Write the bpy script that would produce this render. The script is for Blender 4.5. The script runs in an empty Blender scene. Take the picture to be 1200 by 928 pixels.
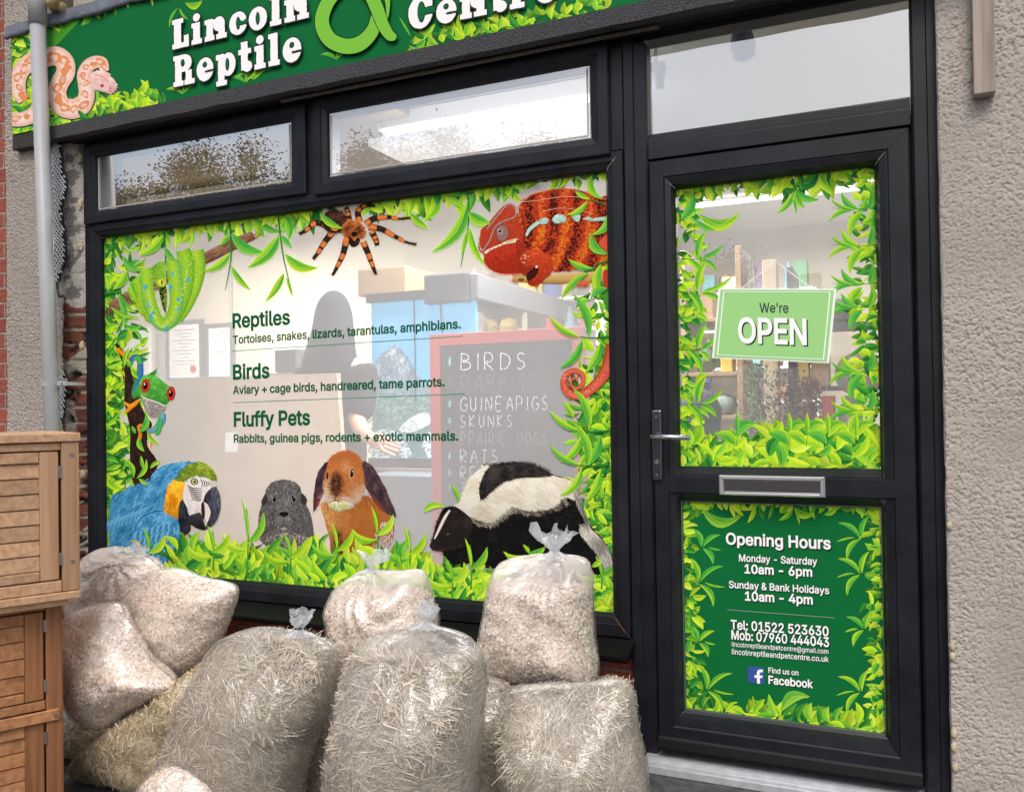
import bpy, bmesh, math, random
import numpy as np
from mathutils import Vector, Matrix, noise
from mathutils.geometry import tessellate_polygon

S = bpy.context.scene
COL = S.collection
rad = math.radians

# ------------------------------------------------------------------ camera
F_PX, CX, CY = 1000.0, 600.0, 464.0
CAM = np.array([0.0, -2.95, 1.40])
_y, _p, _r = rad(-23.95311), rad(0.65231), rad(-0.8877)
FW = np.array([math.sin(_y) * math.cos(_p), math.cos(_y) * math.cos(_p), math.sin(_p)])
_r0 = np.array([math.cos(_y), -math.sin(_y), 0.0])
_u0 = np.cross(_r0, FW)
RT = math.cos(_r) * _r0 + math.sin(_r) * _u0
UP = -math.sin(_r) * _r0 + math.cos(_r) * _u0
cam = bpy.data.objects.new('camera', bpy.data.cameras.new('camera'))
COL.objects.link(cam)
cam.data.sensor_width = 36.0
cam.data.lens = 36.0 * F_PX / 1200.0
cam.data.clip_start = 0.05
cam.data.clip_end = 500
M = Matrix.Identity(4)
for i in range(3):
    M[i][0], M[i][1], M[i][2], M[i][3] = RT[i], UP[i], -FW[i], CAM[i]
cam.matrix_world = M
S.camera = cam

# ------------------------------------------------------------------ sky, sun, exposure
W = bpy.data.worlds.new('World'); S.world = W; W.use_nodes = True
nt = W.node_tree; nt.nodes.clear()
SUN_EL, SUN_ROT = rad(52), rad(163)
sky = nt.nodes.new('ShaderNodeTexSky'); sky.sky_type = 'NISHITA'; sky.sun_disc = False
sky.sun_elevation = SUN_EL; sky.sun_rotation = SUN_ROT
sky.air_density = 1.0; sky.dust_density = 4.0; sky.ozone_density = 1.0
hs = nt.nodes.new('ShaderNodeHueSaturation'); hs.inputs['Saturation'].default_value = 0.72
bgd = nt.nodes.new('ShaderNodeBackground'); bgd.inputs['Strength'].default_value = 0.13
wo = nt.nodes.new('ShaderNodeOutputWorld')
nt.links.new(sky.outputs[0], hs.inputs['Color']); nt.links.new(hs.outputs[0], bgd.inputs['Color'])
nt.links.new(bgd.outputs[0], wo.inputs[0])
sl = bpy.data.lights.new('sun', 'SUN'); sl.energy = 1.1; sl.angle = rad(25); sl.color = (1.0, 0.94, 0.86)
sun = bpy.data.objects.new('sun', sl); COL.objects.link(sun)
sd = Vector((math.sin(SUN_ROT) * math.cos(SUN_EL), math.cos(SUN_ROT) * math.cos(SUN_EL), math.sin(SUN_EL)))
sun.rotation_euler = sd.to_track_quat('Z', 'Y').to_euler(); sun.location = (0, -6, 8)
S.view_settings.view_transform = 'Standard'; S.view_settings.look = 'None'
S.view_settings.gamma = 1; S.view_settings.use_curve_mapping = False
S.view_settings.exposure = 0.35
S.cycles.transparent_max_bounces = 32
S.cycles.max_bounces = 8

# ------------------------------------------------------------------ helpers
def ray(px, py):
    return RT * (px - CX) - UP * (py - CY) + FW * F_PX
def P(px, py, Y=0.0):
    d = ray(px, py); t = (Y - CAM[1]) / d[1]
    return CAM + d * t
def PZ(px, py, z=0.0):
    d = ray(px, py); t = (z - CAM[2]) / d[2]
    return CAM + d * t
def lin(c):
    return tuple(((v / 255.0) / 12.92 if v / 255.0 <= 0.04045 else ((v / 255.0 + 0.055) / 1.055) ** 2.4) for v in c)
def mixc(a, b, t):
    return tuple(a[i] * (1 - t) + b[i] * t for i in range(3))

def wloc(o):
    v = Vector((0, 0, 0))
    while o is not None:
        v += o.location; o = o.parent
    return v

def mesh_obj(name, verts, faces, mat, parent=None, smooth=False, cols=None, loc=None):
    me = bpy.data.meshes.new(name)
    v = np.asarray(verts, dtype=float).reshape(-1, 3)
    off = np.array(wloc(parent)) if parent is not None else np.zeros(3)
    if parent is None:
        off = np.array(loc) if loc is not None else np.array([(v[:, 0].min() + v[:, 0].max()) / 2, (v[:, 1].min() + v[:, 1].max()) / 2, v[:, 2].min()])
    me.from_pydata((v - off).tolist(), [], [list(f) for f in faces])
    if cols is not None:
        at = me.color_attributes.new('Col', 'FLOAT_COLOR', 'POINT')
        c = np.ones((len(v), 4), dtype=np.float32); c[:, :3] = np.asarray(cols)
        at.data.foreach_set('color', c.ravel())
    if smooth:
        me.polygons.foreach_set('use_smooth', [True] * len(me.polygons))
    me.update()
    if mat is not None: me.materials.append(mat)
    o = bpy.data.objects.new(name, me); COL.objects.link(o)
    if parent is not None: o.parent = parent
    else: o.location = off.tolist()
    return o

def tag(o, label=None, cat=None, group=None, kind=None):
    if label: o['label'] = label
    if cat: o['category'] = cat
    if group: o['group'] = group
    if kind: o['kind'] = kind
    return o
def thing(name, label, cat, loc, group=None):
    o = bpy.data.objects.new(name, None); COL.objects.link(o); o.location = tuple(float(v) for v in loc)
    o.empty_display_size = 0.1
    return tag(o, label, cat, group)

class MB:
    """collects shapes into one mesh"""
    def __init__(s): s.v = []; s.f = []; s.c = []
    def add(s, v, f, c=None):
        n = len(s.v); s.v += [tuple(map(float, p)) for p in v]; s.f += [[i + n for i in q] for q in f]
        if c is not None:
            s.c += ([c] * len(v) if not isinstance(c[0], (tuple, list)) else list(c))
    def box(s, x0, x1, y0, y1, z0, z1, bev=0.0, mat4=None, c=None):
        b = bev
        if b <= 0:
            v = [(x, y, z) for x in (x0, x1) for y in (y0, y1) for z in (z0, z1)]
            f = [(0, 1, 3, 2), (4, 6, 7, 5), (0, 4, 5, 1), (2, 3, 7, 6), (0, 2, 6, 4), (1, 5, 7, 3)]
        else:
            bm = bmesh.new(); bmesh.ops.create_cube(bm, size=1)
            for q in bm.verts:
                q.co = Vector(((x0 + x1) / 2 + q.co.x * (x1 - x0), (y0 + y1) / 2 + q.co.y * (y1 - y0), (z0 + z1) / 2 + q.co.z * (z1 - z0)))
            bmesh.ops.bevel(bm, geom=bm.edges[:], offset=b, segments=2, affect='EDGES', profile=0.5)
            bm.verts.index_update()
            v = [q.co.to_tuple() for q in bm.verts]; f = [[q.index for q in fa.verts] for fa in bm.faces]; bm.free()
        if mat4 is not None: v = [(mat4 @ Vector(p)).to_tuple() for p in v]
        s.add(v, f, c); return s
    def tube(s, pts, r, n=12, caps=True, c=None):
        pts = [Vector(p) for p in pts]; rs = r if isinstance(r, (list, tuple)) else [r] * len(pts)
        v = []; f = []
        ref = None
        for i, p in enumerate(pts):
            t = (pts[min(i + 1, len(pts) - 1)] - pts[max(i - 1, 0)]).normalized()
            if ref is None: ref = t.orthogonal().normalized()
            a = (ref - t * ref.dot(t)).normalized(); b = t.cross(a); ref = a
            for k in range(n):
                an = 2 * math.pi * k / n
                v.append((p + (a * math.cos(an) + b * math.sin(an)) * rs[i]).to_tuple())
        for i in range(len(pts) - 1):
            for k in range(n):
                f.append((i * n + k, i * n + (k + 1) % n, (i + 1) * n + (k + 1) % n, (i + 1) * n + k))
        if caps: f.append(list(range(n))[::-1]); f.append([(len(pts) - 1) * n + k for k in range(n)])
        s.add(v, f, c); return s
    def prism(s, poly, y0, y1, c=None):
        """poly: (x,z) outline extruded between y0 and y1"""
        n = len(poly); v = [(p[0], y0, p[1]) for p in poly] + [(p[0], y1, p[1]) for p in poly]
        tri = tessellate_polygon([[Vector((p[0], p[1], 0)) for p in poly]])
        f = [tuple(t) for t in tri] + [tuple(i + n for i in t[::-1]) for t in tri]
        f += [(i, (i + 1) % n, n + (i + 1) % n, n + i) for i in range(n)]
        s.add(v, f, c); return s
    def build(s, name, mat, parent=None, smooth=False, loc=None):
        return mesh_obj(name, s.v, s.f, mat, parent, smooth, s.c if s.c else None, loc)

# ------------------------------------------------------------------ materials
MATS = {}
def mat(name, color=(200, 200, 200), rough=0.6, metal=0.0, spec=0.5, noise_amt=0.0, noise_scale=20.0, bump=0.0, bump_scale=60.0,
        color2=None, emit=0.0, attr=False, stretch=None, coat=0.0, bump_dist=0.01, detail=6.0):
    if name in MATS: return MATS[name]
    m = bpy.data.materials.new(name); m.use_nodes = True; t = m.node_tree; N = t.nodes; L = t.links
    b = N['Principled BSDF']
    b.inputs['Roughness'].default_value = rough; b.inputs['Metallic'].default_value = metal
    b.inputs['Specular IOR Level'].default_value = spec; b.inputs['Coat Weight'].default_value = coat
    c1 = (*lin(color), 1)
    tc = N.new('ShaderNodeTexCoord'); mp = N.new('ShaderNodeMapping'); L.new(tc.outputs['Object'], mp.inputs[0])
    if stretch: mp.inputs['Scale'].default_value = stretch
    if attr:
        a = N.new('ShaderNodeAttribute'); a.attribute_name = 'Col'
        src = a.outputs['Color']
    else:
        src = None
    if noise_amt > 0:
        nz = N.new('ShaderNodeTexNoise'); nz.inputs['Scale'].default_value = noise_scale; nz.inputs['Detail'].default_value = detail
        nz.inputs['Roughness'].default_value = 0.65
        L.new(mp.outputs[0], nz.inputs[0])
        cr = N.new('ShaderNodeMapRange'); cr.inputs[1].default_value = 0.35; cr.inputs[2].default_value = 0.65
        L.new(nz.outputs[0], cr.inputs[0])
        mx = N.new('ShaderNodeMix'); mx.data_type = 'RGBA'
        L.new(cr.outputs[0], mx.inputs[0])
        c2 = (*lin(color2), 1) if color2 else (*[v * (1 - noise_amt) for v in c1[:3]], 1)
        if src is None:
            mx.inputs[6].default_value = c1; mx.inputs[7].default_value = c2
        else:
            L.new(src, mx.inputs[6])
            ml = N.new('ShaderNodeMix'); ml.data_type = 'RGBA'; ml.blend_type = 'MULTIPLY'; ml.inputs[0].default_value = 1
            L.new(src, ml.inputs[6]); k = 1 - noise_amt; ml.inputs[7].default_value = (k, k, k, 1)
            L.new(ml.outputs[2], mx.inputs[7])
        L.new(mx.outputs[2], b.inputs['Base Color'])
    elif src is not None: L.new(src, b.inputs['Base Color'])
    else: b.inputs['Base Color'].default_value = c1
    if emit > 0:
        b.inputs['Emission Color'].default_value = c1; b.inputs['Emission Strength'].default_value = emit
    if bump > 0:
        n2 = N.new('ShaderNodeTexNoise'); n2.inputs['Scale'].default_value = bump_scale; n2.inputs['Detail'].default_value = 5
        L.new(mp.outputs[0], n2.inputs[0])
        bp = N.new('ShaderNodeBump'); bp.inputs['Strength'].default_value = bump; bp.inputs['Distance'].default_value = bump_dist
        L.new(n2.outputs[0], bp.inputs['Height']); L.new(bp.outputs[0], b.inputs['Normal'])
    MATS[name] = m
    return m

def glass_mat(name, tint=(1, 1, 1), film=0.0, gloss=0.05, fres=0.9, haze_col=(238, 239, 240), streak=0.0):  # film mixes in white for the haze of sky reflections
    m = bpy.data.materials.new(name); m.use_nodes = True; t = m.node_tree; N = t.nodes; L = t.links; N.clear()
    out = N.new('ShaderNodeOutputMaterial')
    tr = N.new('ShaderNodeBsdfTransparent'); tr.inputs[0].default_value = (*tint, 1)
    gl = N.new('ShaderNodeBsdfGlossy'); gl.inputs['Roughness'].default_value = 0.0; gl.inputs[0].default_value = (1, 1, 1, 1)
    lw = N.new('ShaderNodeFresnel'); lw.inputs[0].default_value = 1.5
    ma = N.new('ShaderNodeMath'); ma.operation = 'MULTIPLY_ADD'; ma.inputs[1].default_value = fres; ma.inputs[2].default_value = gloss; ma.use_clamp = True
    L.new(lw.outputs[0], ma.inputs[0])
    last = tr
    if film > 0:
        df = N.new('ShaderNodeBsdfDiffuse'); df.inputs[0].default_value = (*lin(haze_col), 1)
        m1 = N.new('ShaderNodeMixShader'); m1.inputs[0].default_value = film
        if streak > 0:
            tc = N.new('ShaderNodeTexCoord'); nz = N.new('ShaderNodeTexNoise'); nz.inputs['Scale'].default_value = 2.2; nz.inputs['Detail'].default_value = 4
            L.new(tc.outputs['Object'], nz.inputs[0])
            mr = N.new('ShaderNodeMapRange'); mr.inputs[1].default_value = 0.3; mr.inputs[2].default_value = 0.7
            mr.inputs[3].default_value = film - streak; mr.inputs[4].default_value = film + streak
            L.new(nz.outputs[0], mr.inputs[0]); L.new(mr.outputs[0], m1.inputs[0])
        L.new(tr.outputs[0], m1.inputs[1]); L.new(df.outputs[0], m1.inputs[2]); last = m1
    m2 = N.new('ShaderNodeMixShader'); L.new(ma.outputs[0], m2.inputs[0]); L.new(last.outputs[0], m2.inputs[1]); L.new(gl.outputs[0], m2.inputs[2])
    L.new(m2.outputs[0], out.inputs[0])
    MATS[name] = m
    return m

def film_mat(name, base=0.10, edge=0.55, rough=0.17, col=(235, 232, 230), gather=0.0):
    """thin clear polythene"""
    m = bpy.data.materials.new(name); m.use_nodes = True; t = m.node_tree; N = t.nodes; L = t.links; N.clear()
    out = N.new('ShaderNodeOutputMaterial')
    tc = N.new('ShaderNodeTexCoord')
    nz = N.new('ShaderNodeTexNoise'); nz.inputs['Scale'].default_value = 17; nz.inputs['Detail'].default_value = 6; nz.inputs['Distortion'].default_value = 2.6
    L.new(tc.outputs['Object'], nz.inputs[0])
    mpw = N.new('ShaderNodeMapping'); mpw.inputs['Scale'].default_value = (9, 9, 52); mpw.inputs['Rotation'].default_value = (0, .35, 0); L.new(tc.outputs['Object'], mpw.inputs[0])
    nw = N.new('ShaderNodeTexNoise'); nw.inputs['Scale'].default_value = 1.0; nw.inputs['Detail'].default_value = 4; nw.inputs['Distortion'].default_value = 1.2; L.new(mpw.outputs[0], nw.inputs[0])
    hm = N.new('ShaderNodeMath'); hm.operation = 'MULTIPLY_ADD'; hm.inputs[1].default_value = 0.55; L.new(nw.outputs[0], hm.inputs[0]); L.new(nz.outputs[0], hm.inputs[2])
    bp = N.new('ShaderNodeBump'); bp.inputs['Strength'].default_value = 0.60; bp.inputs['Distance'].default_value = 0.010
    L.new(hm.outputs[0], bp.inputs['Height'])
    lw = N.new('ShaderNodeLayerWeight'); lw.inputs[0].default_value = 0.5; L.new(bp.outputs[0], lw.inputs['Normal'])
    pw = N.new('ShaderNodeMath'); pw.operation = 'POWER'; pw.inputs[1].default_value = 5.0; L.new(lw.outputs['Facing'], pw.inputs[0])
    ma = N.new('ShaderNodeMath'); ma.operation = 'MULTIPLY_ADD'; ma.inputs[1].default_value = edge; ma.inputs[2].default_value = base; ma.use_clamp = True
    ga = N.new('ShaderNodeAttribute'); ga.attribute_name = 'Col'
    gm = N.new('ShaderNodeMath'); gm.operation = 'MULTIPLY_ADD'; gm.inputs[1].default_value = gather; gm.inputs[2].default_value = base
    L.new(ga.outputs['Fac'], gm.inputs[0]); L.new(gm.outputs[0], ma.inputs[2])
    L.new(pw.outputs[0], ma.inputs[0])
    tr = N.new('ShaderNodeBsdfTransparent')
    df = N.new('ShaderNodeBsdfDiffuse'); df.inputs[0].default_value = (*lin(col), 1); L.new(bp.outputs[0], df.inputs['Normal'])
    ts = N.new('ShaderNodeBsdfTranslucent'); ts.inputs[0].default_value = (*lin(col), 1)
    md = N.new('ShaderNodeMixShader'); md.inputs[0].default_value = 0.35; L.new(df.outputs[0], md.inputs[1]); L.new(ts.outputs[0], md.inputs[2])
    m1 = N.new('ShaderNodeMixShader'); L.new(ma.outputs[0], m1.inputs[0]); L.new(tr.outputs[0], m1.inputs[1]); L.new(md.outputs[0], m1.inputs[2])
    gl = N.new('ShaderNodeBsdfGlossy'); gl.inputs['Roughness'].default_value = rough; L.new(bp.outputs[0], gl.inputs['Normal'])
    fr = N.new('ShaderNodeMath'); fr.operation = 'POWER'; fr.inputs[1].default_value = 4.0; L.new(lw.outputs['Facing'], fr.inputs[0])
    m2 = N.new('ShaderNodeMixShader'); fm = N.new('ShaderNodeMath'); fm.operation = 'MULTIPLY_ADD'; fm.inputs[1].default_value = 0.30; fm.inputs[2].default_value = 0.13; L.new(fr.outputs[0], fm.inputs[0]); L.new(fm.outputs[0], m2.inputs[0]); L.new(m1.outputs[0], m2.inputs[1]); L.new(gl.outputs[0], m2.inputs[2])
    L.new(m2.outputs[0], out.inputs[0])
    MATS[name] = m
    return m

def brick_mat(name, c1, c2, mortar, bw=0.225, bh=0.075, off=(0, 0, 0)):
    m = bpy.data.materials.new(name); m.use_nodes = True; t = m.node_tree; N = t.nodes; L = t.links
    b = N['Principled BSDF']; b.inputs['Roughness'].default_value = 0.85
    tc = N.new('ShaderNodeTexCoord'); mp = N.new('ShaderNodeMapping'); mp.inputs['Rotation'].default_value = (rad(-90), 0, 0)
    L.new(tc.outputs['Object'], mp.inputs[0])
    br = N.new('ShaderNodeTexBrick'); br.inputs['Scale'].default_value = 1; br.inputs['Brick Width'].default_value = bw; br.inputs['Row Height'].default_value = bh
    br.inputs['Mortar Size'].default_value = 0.006; br.inputs['Mortar Smooth'].default_value = 0.4; br.inputs['Bias'].default_value = -0.1
    br.inputs['Color1'].default_value = (*lin(c1), 1); br.inputs['Color2'].default_value = (*lin(c2), 1); br.inputs['Mortar'].default_value = (*lin(mortar), 1)
    L.new(mp.outputs[0], br.inputs[0])
    nz = N.new('ShaderNodeTexNoise'); nz.inputs['Scale'].default_value = 45; nz.inputs['Detail'].default_value = 6; L.new(tc.outputs['Object'], nz.inputs[0])
    mx = N.new('ShaderNodeMix'); mx.data_type = 'RGBA'; mx.blend_type = 'OVERLAY'; mx.inputs[0].default_value = 0.55
    L.new(br.outputs['Color'], mx.inputs[6]); L.new(nz.outputs[0], mx.inputs[7]); L.new(mx.outputs[2], b.inputs['Base Color'])
    ma = N.new('ShaderNodeMath'); ma.operation = 'MULTIPLY_ADD'; ma.inputs[1].default_value = -1.0; L.new(br.outputs['Fac'], ma.inputs[0]); L.new(nz.outputs[0], ma.inputs[2])
    bp = N.new('ShaderNodeBump'); bp.inputs['Distance'].default_value = 0.008; bp.inputs['Strength'].default_value = 0.8
    L.new(ma.outputs[0], bp.inputs['Height']); L.new(bp.outputs[0], b.inputs['Normal'])
    MATS[name] = m
    return m

def wood_mat(name, light, dark, axis=0, scale=1.0):
    m = bpy.data.materials.new(name); m.use_nodes = True; t = m.node_tree; N = t.nodes; L = t.links
    b = N['Principled BSDF']; b.inputs['Roughness'].default_value = 0.6
    tc = N.new('ShaderNodeTexCoord'); mp = N.new('ShaderNodeMapping')
    sc = [34, 34, 34]; sc[axis] = 1.3
    mp.inputs['Scale'].default_value = [v * scale for v in sc]
    at = N.new('ShaderNodeAttribute'); at.attribute_name = 'Col'
    vm = N.new('ShaderNodeVectorMath'); vm.operation = 'MULTIPLY_ADD'; vm.inputs[1].default_value = (7, 7, 7)
    L.new(at.outputs['Color'], vm.inputs[0]); L.new(tc.outputs['Object'], vm.inputs[2]); L.new(vm.outputs[0], mp.inputs[0])
    nz = N.new('ShaderNodeTexNoise'); nz.inputs['Scale'].default_value = 1.6; nz.inputs['Detail'].default_value = 8; nz.inputs['Distortion'].default_value = 0.35
    L.new(mp.outputs[0], nz.inputs[0])
    cr = N.new('ShaderNodeValToRGB'); cr.color_ramp.elements[0].position = 0.3; cr.color_ramp.elements[1].position = 0.62
    cr.color_ramp.elements[0].color = (*lin(dark), 1); cr.color_ramp.elements[1].color = (*lin(light), 1)
    L.new(nz.outputs[0], cr.inputs[0])
    vo = N.new('ShaderNodeTexNoise'); vo.inputs['Scale'].default_value = 2.1; vo.inputs['Detail'].default_value = 2
    mp2 = N.new('ShaderNodeMapping'); s2 = [3.4, 3.4, 3.4]; s2[axis] = 1.2; mp2.inputs['Scale'].default_value = s2
    L.new(vm.outputs[0], mp2.inputs[0]); L.new(mp2.outputs[0], vo.inputs[0])
    kr = N.new('ShaderNodeMapRange'); kr.inputs[1].default_value = 0.66; kr.inputs[2].default_value = 0.74
    L.new(vo.outputs[0], kr.inputs[0])
    mx = N.new('ShaderNodeMix'); mx.data_type = 'RGBA'; mx.inputs[7].default_value = (*[v * 0.45 for v in lin(dark)], 1)
    mu = N.new('ShaderNodeMath'); mu.operation = 'MULTIPLY'; mu.inputs[1].default_value = 0.7; L.new(kr.outputs[0], mu.inputs[0])
    L.new(mu.outputs[0], mx.inputs[0]); L.new(cr.outputs[0], mx.inputs[6])
    # board to board tone
    ml = N.new('ShaderNodeMix'); ml.data_type = 'RGBA'; ml.blend_type = 'MULTIPLY'; ml.inputs[0].default_value = 1
    mr = N.new('ShaderNodeMapRange'); mr.inputs[3].default_value = 0.78; mr.inputs[4].default_value = 1.12; L.new(at.outputs['Fac'], mr.inputs[0])
    L.new(mx.outputs[2], ml.inputs[6]); L.new(mr.outputs[0], ml.inputs[7]); L.new(ml.outputs[2], b.inputs['Base Color'])
    bp = N.new('ShaderNodeBump'); bp.inputs['Distance'].default_value = 0.002; bp.inputs['Strength'].default_value = 0.5
    L.new(nz.outputs[0], bp.inputs['Height']); L.new(bp.outputs[0], b.inputs['Normal'])
    MATS[name] = m
    return m

UPVC = mat('anthracite_upvc', (17, 19, 26), 0.42, spec=0.34, noise_amt=0.25, noise_scale=7, color2=(32, 34, 41), detail=10.0, bump=0.12, bump_scale=220, stretch=None, bump_dist=0.004)
UPVCB = mat('black_upvc', (13, 14, 17), 0.5, spec=0.22, noise_amt=0.25, noise_scale=4, bump=0.1, bump_scale=220, bump_dist=0.004)
LIGHT_STOP = mat('light_stop_black', (10, 10, 11), 0.5)
PRINT = mat('printed_vinyl', attr=True, rough=0.5, spec=0.10)
SIGN_GREEN = mat('green_sign_vinyl', (16, 108, 56), 0.45, spec=0.08)
WHITE = mat('white_vinyl', (252, 252, 252), 0.5, spec=0.1)
DARKGREEN = mat('dark_green_vinyl', (6, 92, 56), 0.5, spec=0.08)
SHADOW = mat('black_vinyl', (14, 40, 26), 0.5, spec=0.2)
CHROME = mat('brushed_chrome', (200, 200, 205), 0.18, metal=1.0, bump=0.05, bump_scale=90)
ALU = mat('aluminium', (206, 209, 215), 0.4, metal=0.35, noise_amt=0.2, noise_scale=30)
STEEL = mat('screw_steel', (190, 190, 192), 0.3, metal=1.0)
PLAIN = mat('plain_goods', attr=True, rough=0.6, noise_amt=0.15, noise_scale=14)
GLASS_MAIN = glass_mat('painted_haze_window_glass', film=0.47, gloss=0.03, fres=0.7, streak=0.03)  # washed-out look of reflected sky mixed into the pane as white
GLASS_DOOR = glass_mat('door_glass', film=0.22, gloss=0.10, fres=1.0, streak=0.08)  # soft white reflections painted in as an uneven veil
GLASS_TOP = glass_mat('transom_glass', tint=(.62, .70, .77), film=0.02, gloss=0.33, fres=1.0)
GLASS_LEFT = glass_mat('left_transom_glass', film=0.03, gloss=0.58, fres=1.0)
GLASS_LIT = glass_mat('painted_haze_transom_glass', film=0.34, gloss=0.36, fres=0.9)  # white mixed in for the bright glow over this pane

# ------------------------------------------------------------------ printing: flat pictures made of coloured faces
def inpoly(x, y, poly):
    c = False; j = len(poly) - 1
    for i in range(len(poly)):
        xi, yi = poly[i]; xj, yj = poly[j]
        if (yi > y) != (yj > y) and x < (xj - xi) * (y - yi) / (yj - yi) + xi: c = not c
        j = i
    return c
def smooth_closed(pts, n=6):
    out = []; m = len(pts)
    for i in range(m):
        p0, p1, p2, p3 = (np.array(pts[(i + k) % m], float) for k in (-1, 0, 1, 2))
        for k in range(n):
            t = k / n
            out.append(tuple(0.5 * ((2 * p1) + (-p0 + p2) * t + (2 * p0 - 5 * p1 + 4 * p2 - p3) * t * t + (-p0 + 3 * p1 - 3 * p2 + p3) * t ** 3)))
    return out
def smooth_open(pts, n=6):
    out = []; m = len(pts)
    for i in range(m - 1):
        p0 = np.array(pts[max(i - 1, 0)], float); p1 = np.array(pts[i], float); p2 = np.array(pts[i + 1], float); p3 = np.array(pts[min(i + 2, m - 1)], float)
        for k in range(n):
            t = k / n
            out.append(tuple(0.5 * ((2 * p1) + (-p0 + p2) * t + (2 * p0 - 5 * p1 + 4 * p2 - p3) * t * t + (-p0 + 3 * p1 - 3 * p2 + p3) * t ** 3)))
    out.append(tuple(np.array(pts[-1], float)))
    return out

class Print:
    def __init__(s, Y, ox=0, oy=0, sc=1.0, clip=None, seed=1, eps=4e-7):
        s.Y = Y; s.k = 0; s.v = []; s.f = []; s.c = []; s.o = (ox, oy, sc); s.clip = clip; s.r = random.Random(seed); s.eps = eps
    def zoom(s, ox, oy, sc): s.o = (ox, oy, sc); return s
    def _put(s, pts, cols, faces, step=0.0):
        s.k += 1; n = len(s.v); y = s.Y - s.k * s.eps
        ox, oy, sc = s.o
        for vi, (p, c) in enumerate(zip(pts, cols)):
            w = P(ox + p[0] / sc, oy + p[1] / sc, s.Y)
            if s.clip:
                w[0] = min(max(w[0], s.clip[0]), s.clip[1]); w[2] = min(max(w[2], s.clip[2]), s.clip[3])
            s.v.append((w[0], y - (vi // 5) * step, w[2])); s.c.append(lin(c))
        s.f += [[i + n for i in f] for f in faces]
        if step: s.k += int(len(pts) / 5 * step / s.eps) + 1
    def poly(s, pts, col, smooth=4):
        if smooth: pts = smooth_closed(pts, smooth)
        tri = tessellate_polygon([[Vector((p[0], p[1], 0)) for p in pts]])
        cols = [col(p) if callable(col) else col for p in pts]
        s._put(pts, cols, [tuple(t) for t in tri])
    def ell(s, cx, cy, rx, ry, col, rot=0, n=20):
        ca, sa = math.cos(rot), math.sin(rot)
        s.poly([(cx + rx * math.cos(a) * ca - ry * math.sin(a) * sa, cy + rx * math.cos(a) * sa + ry * math.sin(a) * ca) for a in [2 * math.pi * i / n for i in range(n)]], col, 0)
    def ribbon(s, pts, w, col, edge=None, edge2=None, sub=6, step=6e-7):
        """a band along pts; w number or list; col centre colour (or function of t), edge colours left and right"""
        m0 = len(pts); q = smooth_open(pts, sub); m = len(q)
        V = []; C = []; Fc = []
        for i, p in enumerate(q):
            t = i / (m - 1)
            ww = np.interp(t * (m0 - 1), range(len(w)), w) if isinstance(w, (list, tuple)) else w
            a = np.array(q[max(i - 1, 0)]); b = np.array(q[min(i + 1, m - 1)]); d = b - a; d = d / (np.linalg.norm(d) + 1e-9)
            nn = np.array([-d[1], d[0]]) * ww / 2
            cc = col(t) if callable(col) else col
            e1 = edge if edge is not None else cc; e2 = edge2 if edge2 is not None else e1
            p = np.array(p)
            for kk, cl in ((1, e1), (0.55, mixc(cc, e1, 0.35)), (0, cc), (-0.55, mixc(cc, e2, 0.35)), (-1, e2)):
                V.append(tuple(p + nn * kk)); C.append(cl)
            if i:
                o = (i - 1) * 5
                for z in range(4): Fc.append((o + z, o + z + 1, o + z + 6, o + z + 5))
        s._put(V, C, Fc, step)
    def stroke(s, x, y, ang, L, w, c0, c1, curve=0.0):
        dx, dy = math.cos(ang), math.sin(ang); nx, ny = -dy, dx
        mx, my = x + dx * L * 0.5 + nx * curve * L, y + dy * L * 0.5 + ny * curve * L
        s._put([(x - nx * w * .35, y - ny * w * .35), (x + nx * w * .35, y + ny * w * .35), (mx + nx * w * .5, my + ny * w * .5), (mx - nx * w * .5, my - ny * w * .5), (x + dx * L, y + dy * L)],
               [c0, c0, mixc(c0, c1, .5), mixc(c0, c1, .5), c1], [(0, 1, 2, 3), (3, 2, 4)])
    def fur(s, poly, n, ang, L, w, pal, jit=0.35, vary=18, curve=0.1, smooth=4):
        if smooth: poly = smooth_closed(poly, smooth)
        xs = [p[0] for p in poly]; ys = [p[1] for p in poly]; r = s.r; k = 0; tries = 0
        n = int(n * 1.9); w = w * .68; vary = vary * .55; sd = r.uniform(0, 90); y0, y1 = min(ys), max(ys)
        av = None if callable(pal) else tuple(sum(c[i] for c in pal) / len(pal) for i in range(3))
        while k < n and tries < n * 12:
            tries += 1
            x, y = r.uniform(min(xs), max(xs)), r.uniform(min(ys), max(ys))
            if not inpoly(x, y, poly): continue
            k += 1
            a = (ang(x, y) if callable(ang) else ang) + r.gauss(0, jit)
            if callable(pal): c = pal(x, y)
            else:
                nv = noise.noise(Vector((x / (L * 1.8), y / (L * 1.8), sd))) * .9 + r.gauss(.5, .30)
                c = mixc(av, sorted(pal, key=sum)[min(len(pal) - 1, max(0, int(nv * len(pal))))], .75)
            kk = 1.10 - .24 * (y - y0) / (y1 - y0 + 1e-6); c = tuple(min(255, v * kk) for v in c)
            d = r.uniform(-vary, vary); c = tuple(min(255, max(0, v + d)) for v in c)
            l = L * r.uniform(.6, 1.3)
            s.stroke(x - math.cos(a) * l * .4, y - math.sin(a) * l * .4, a, l, w * r.uniform(.7, 1.3), c, tuple(min(255, max(0, v + r.uniform(-vary, vary))) for v in c), r.uniform(-curve, curve))
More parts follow.
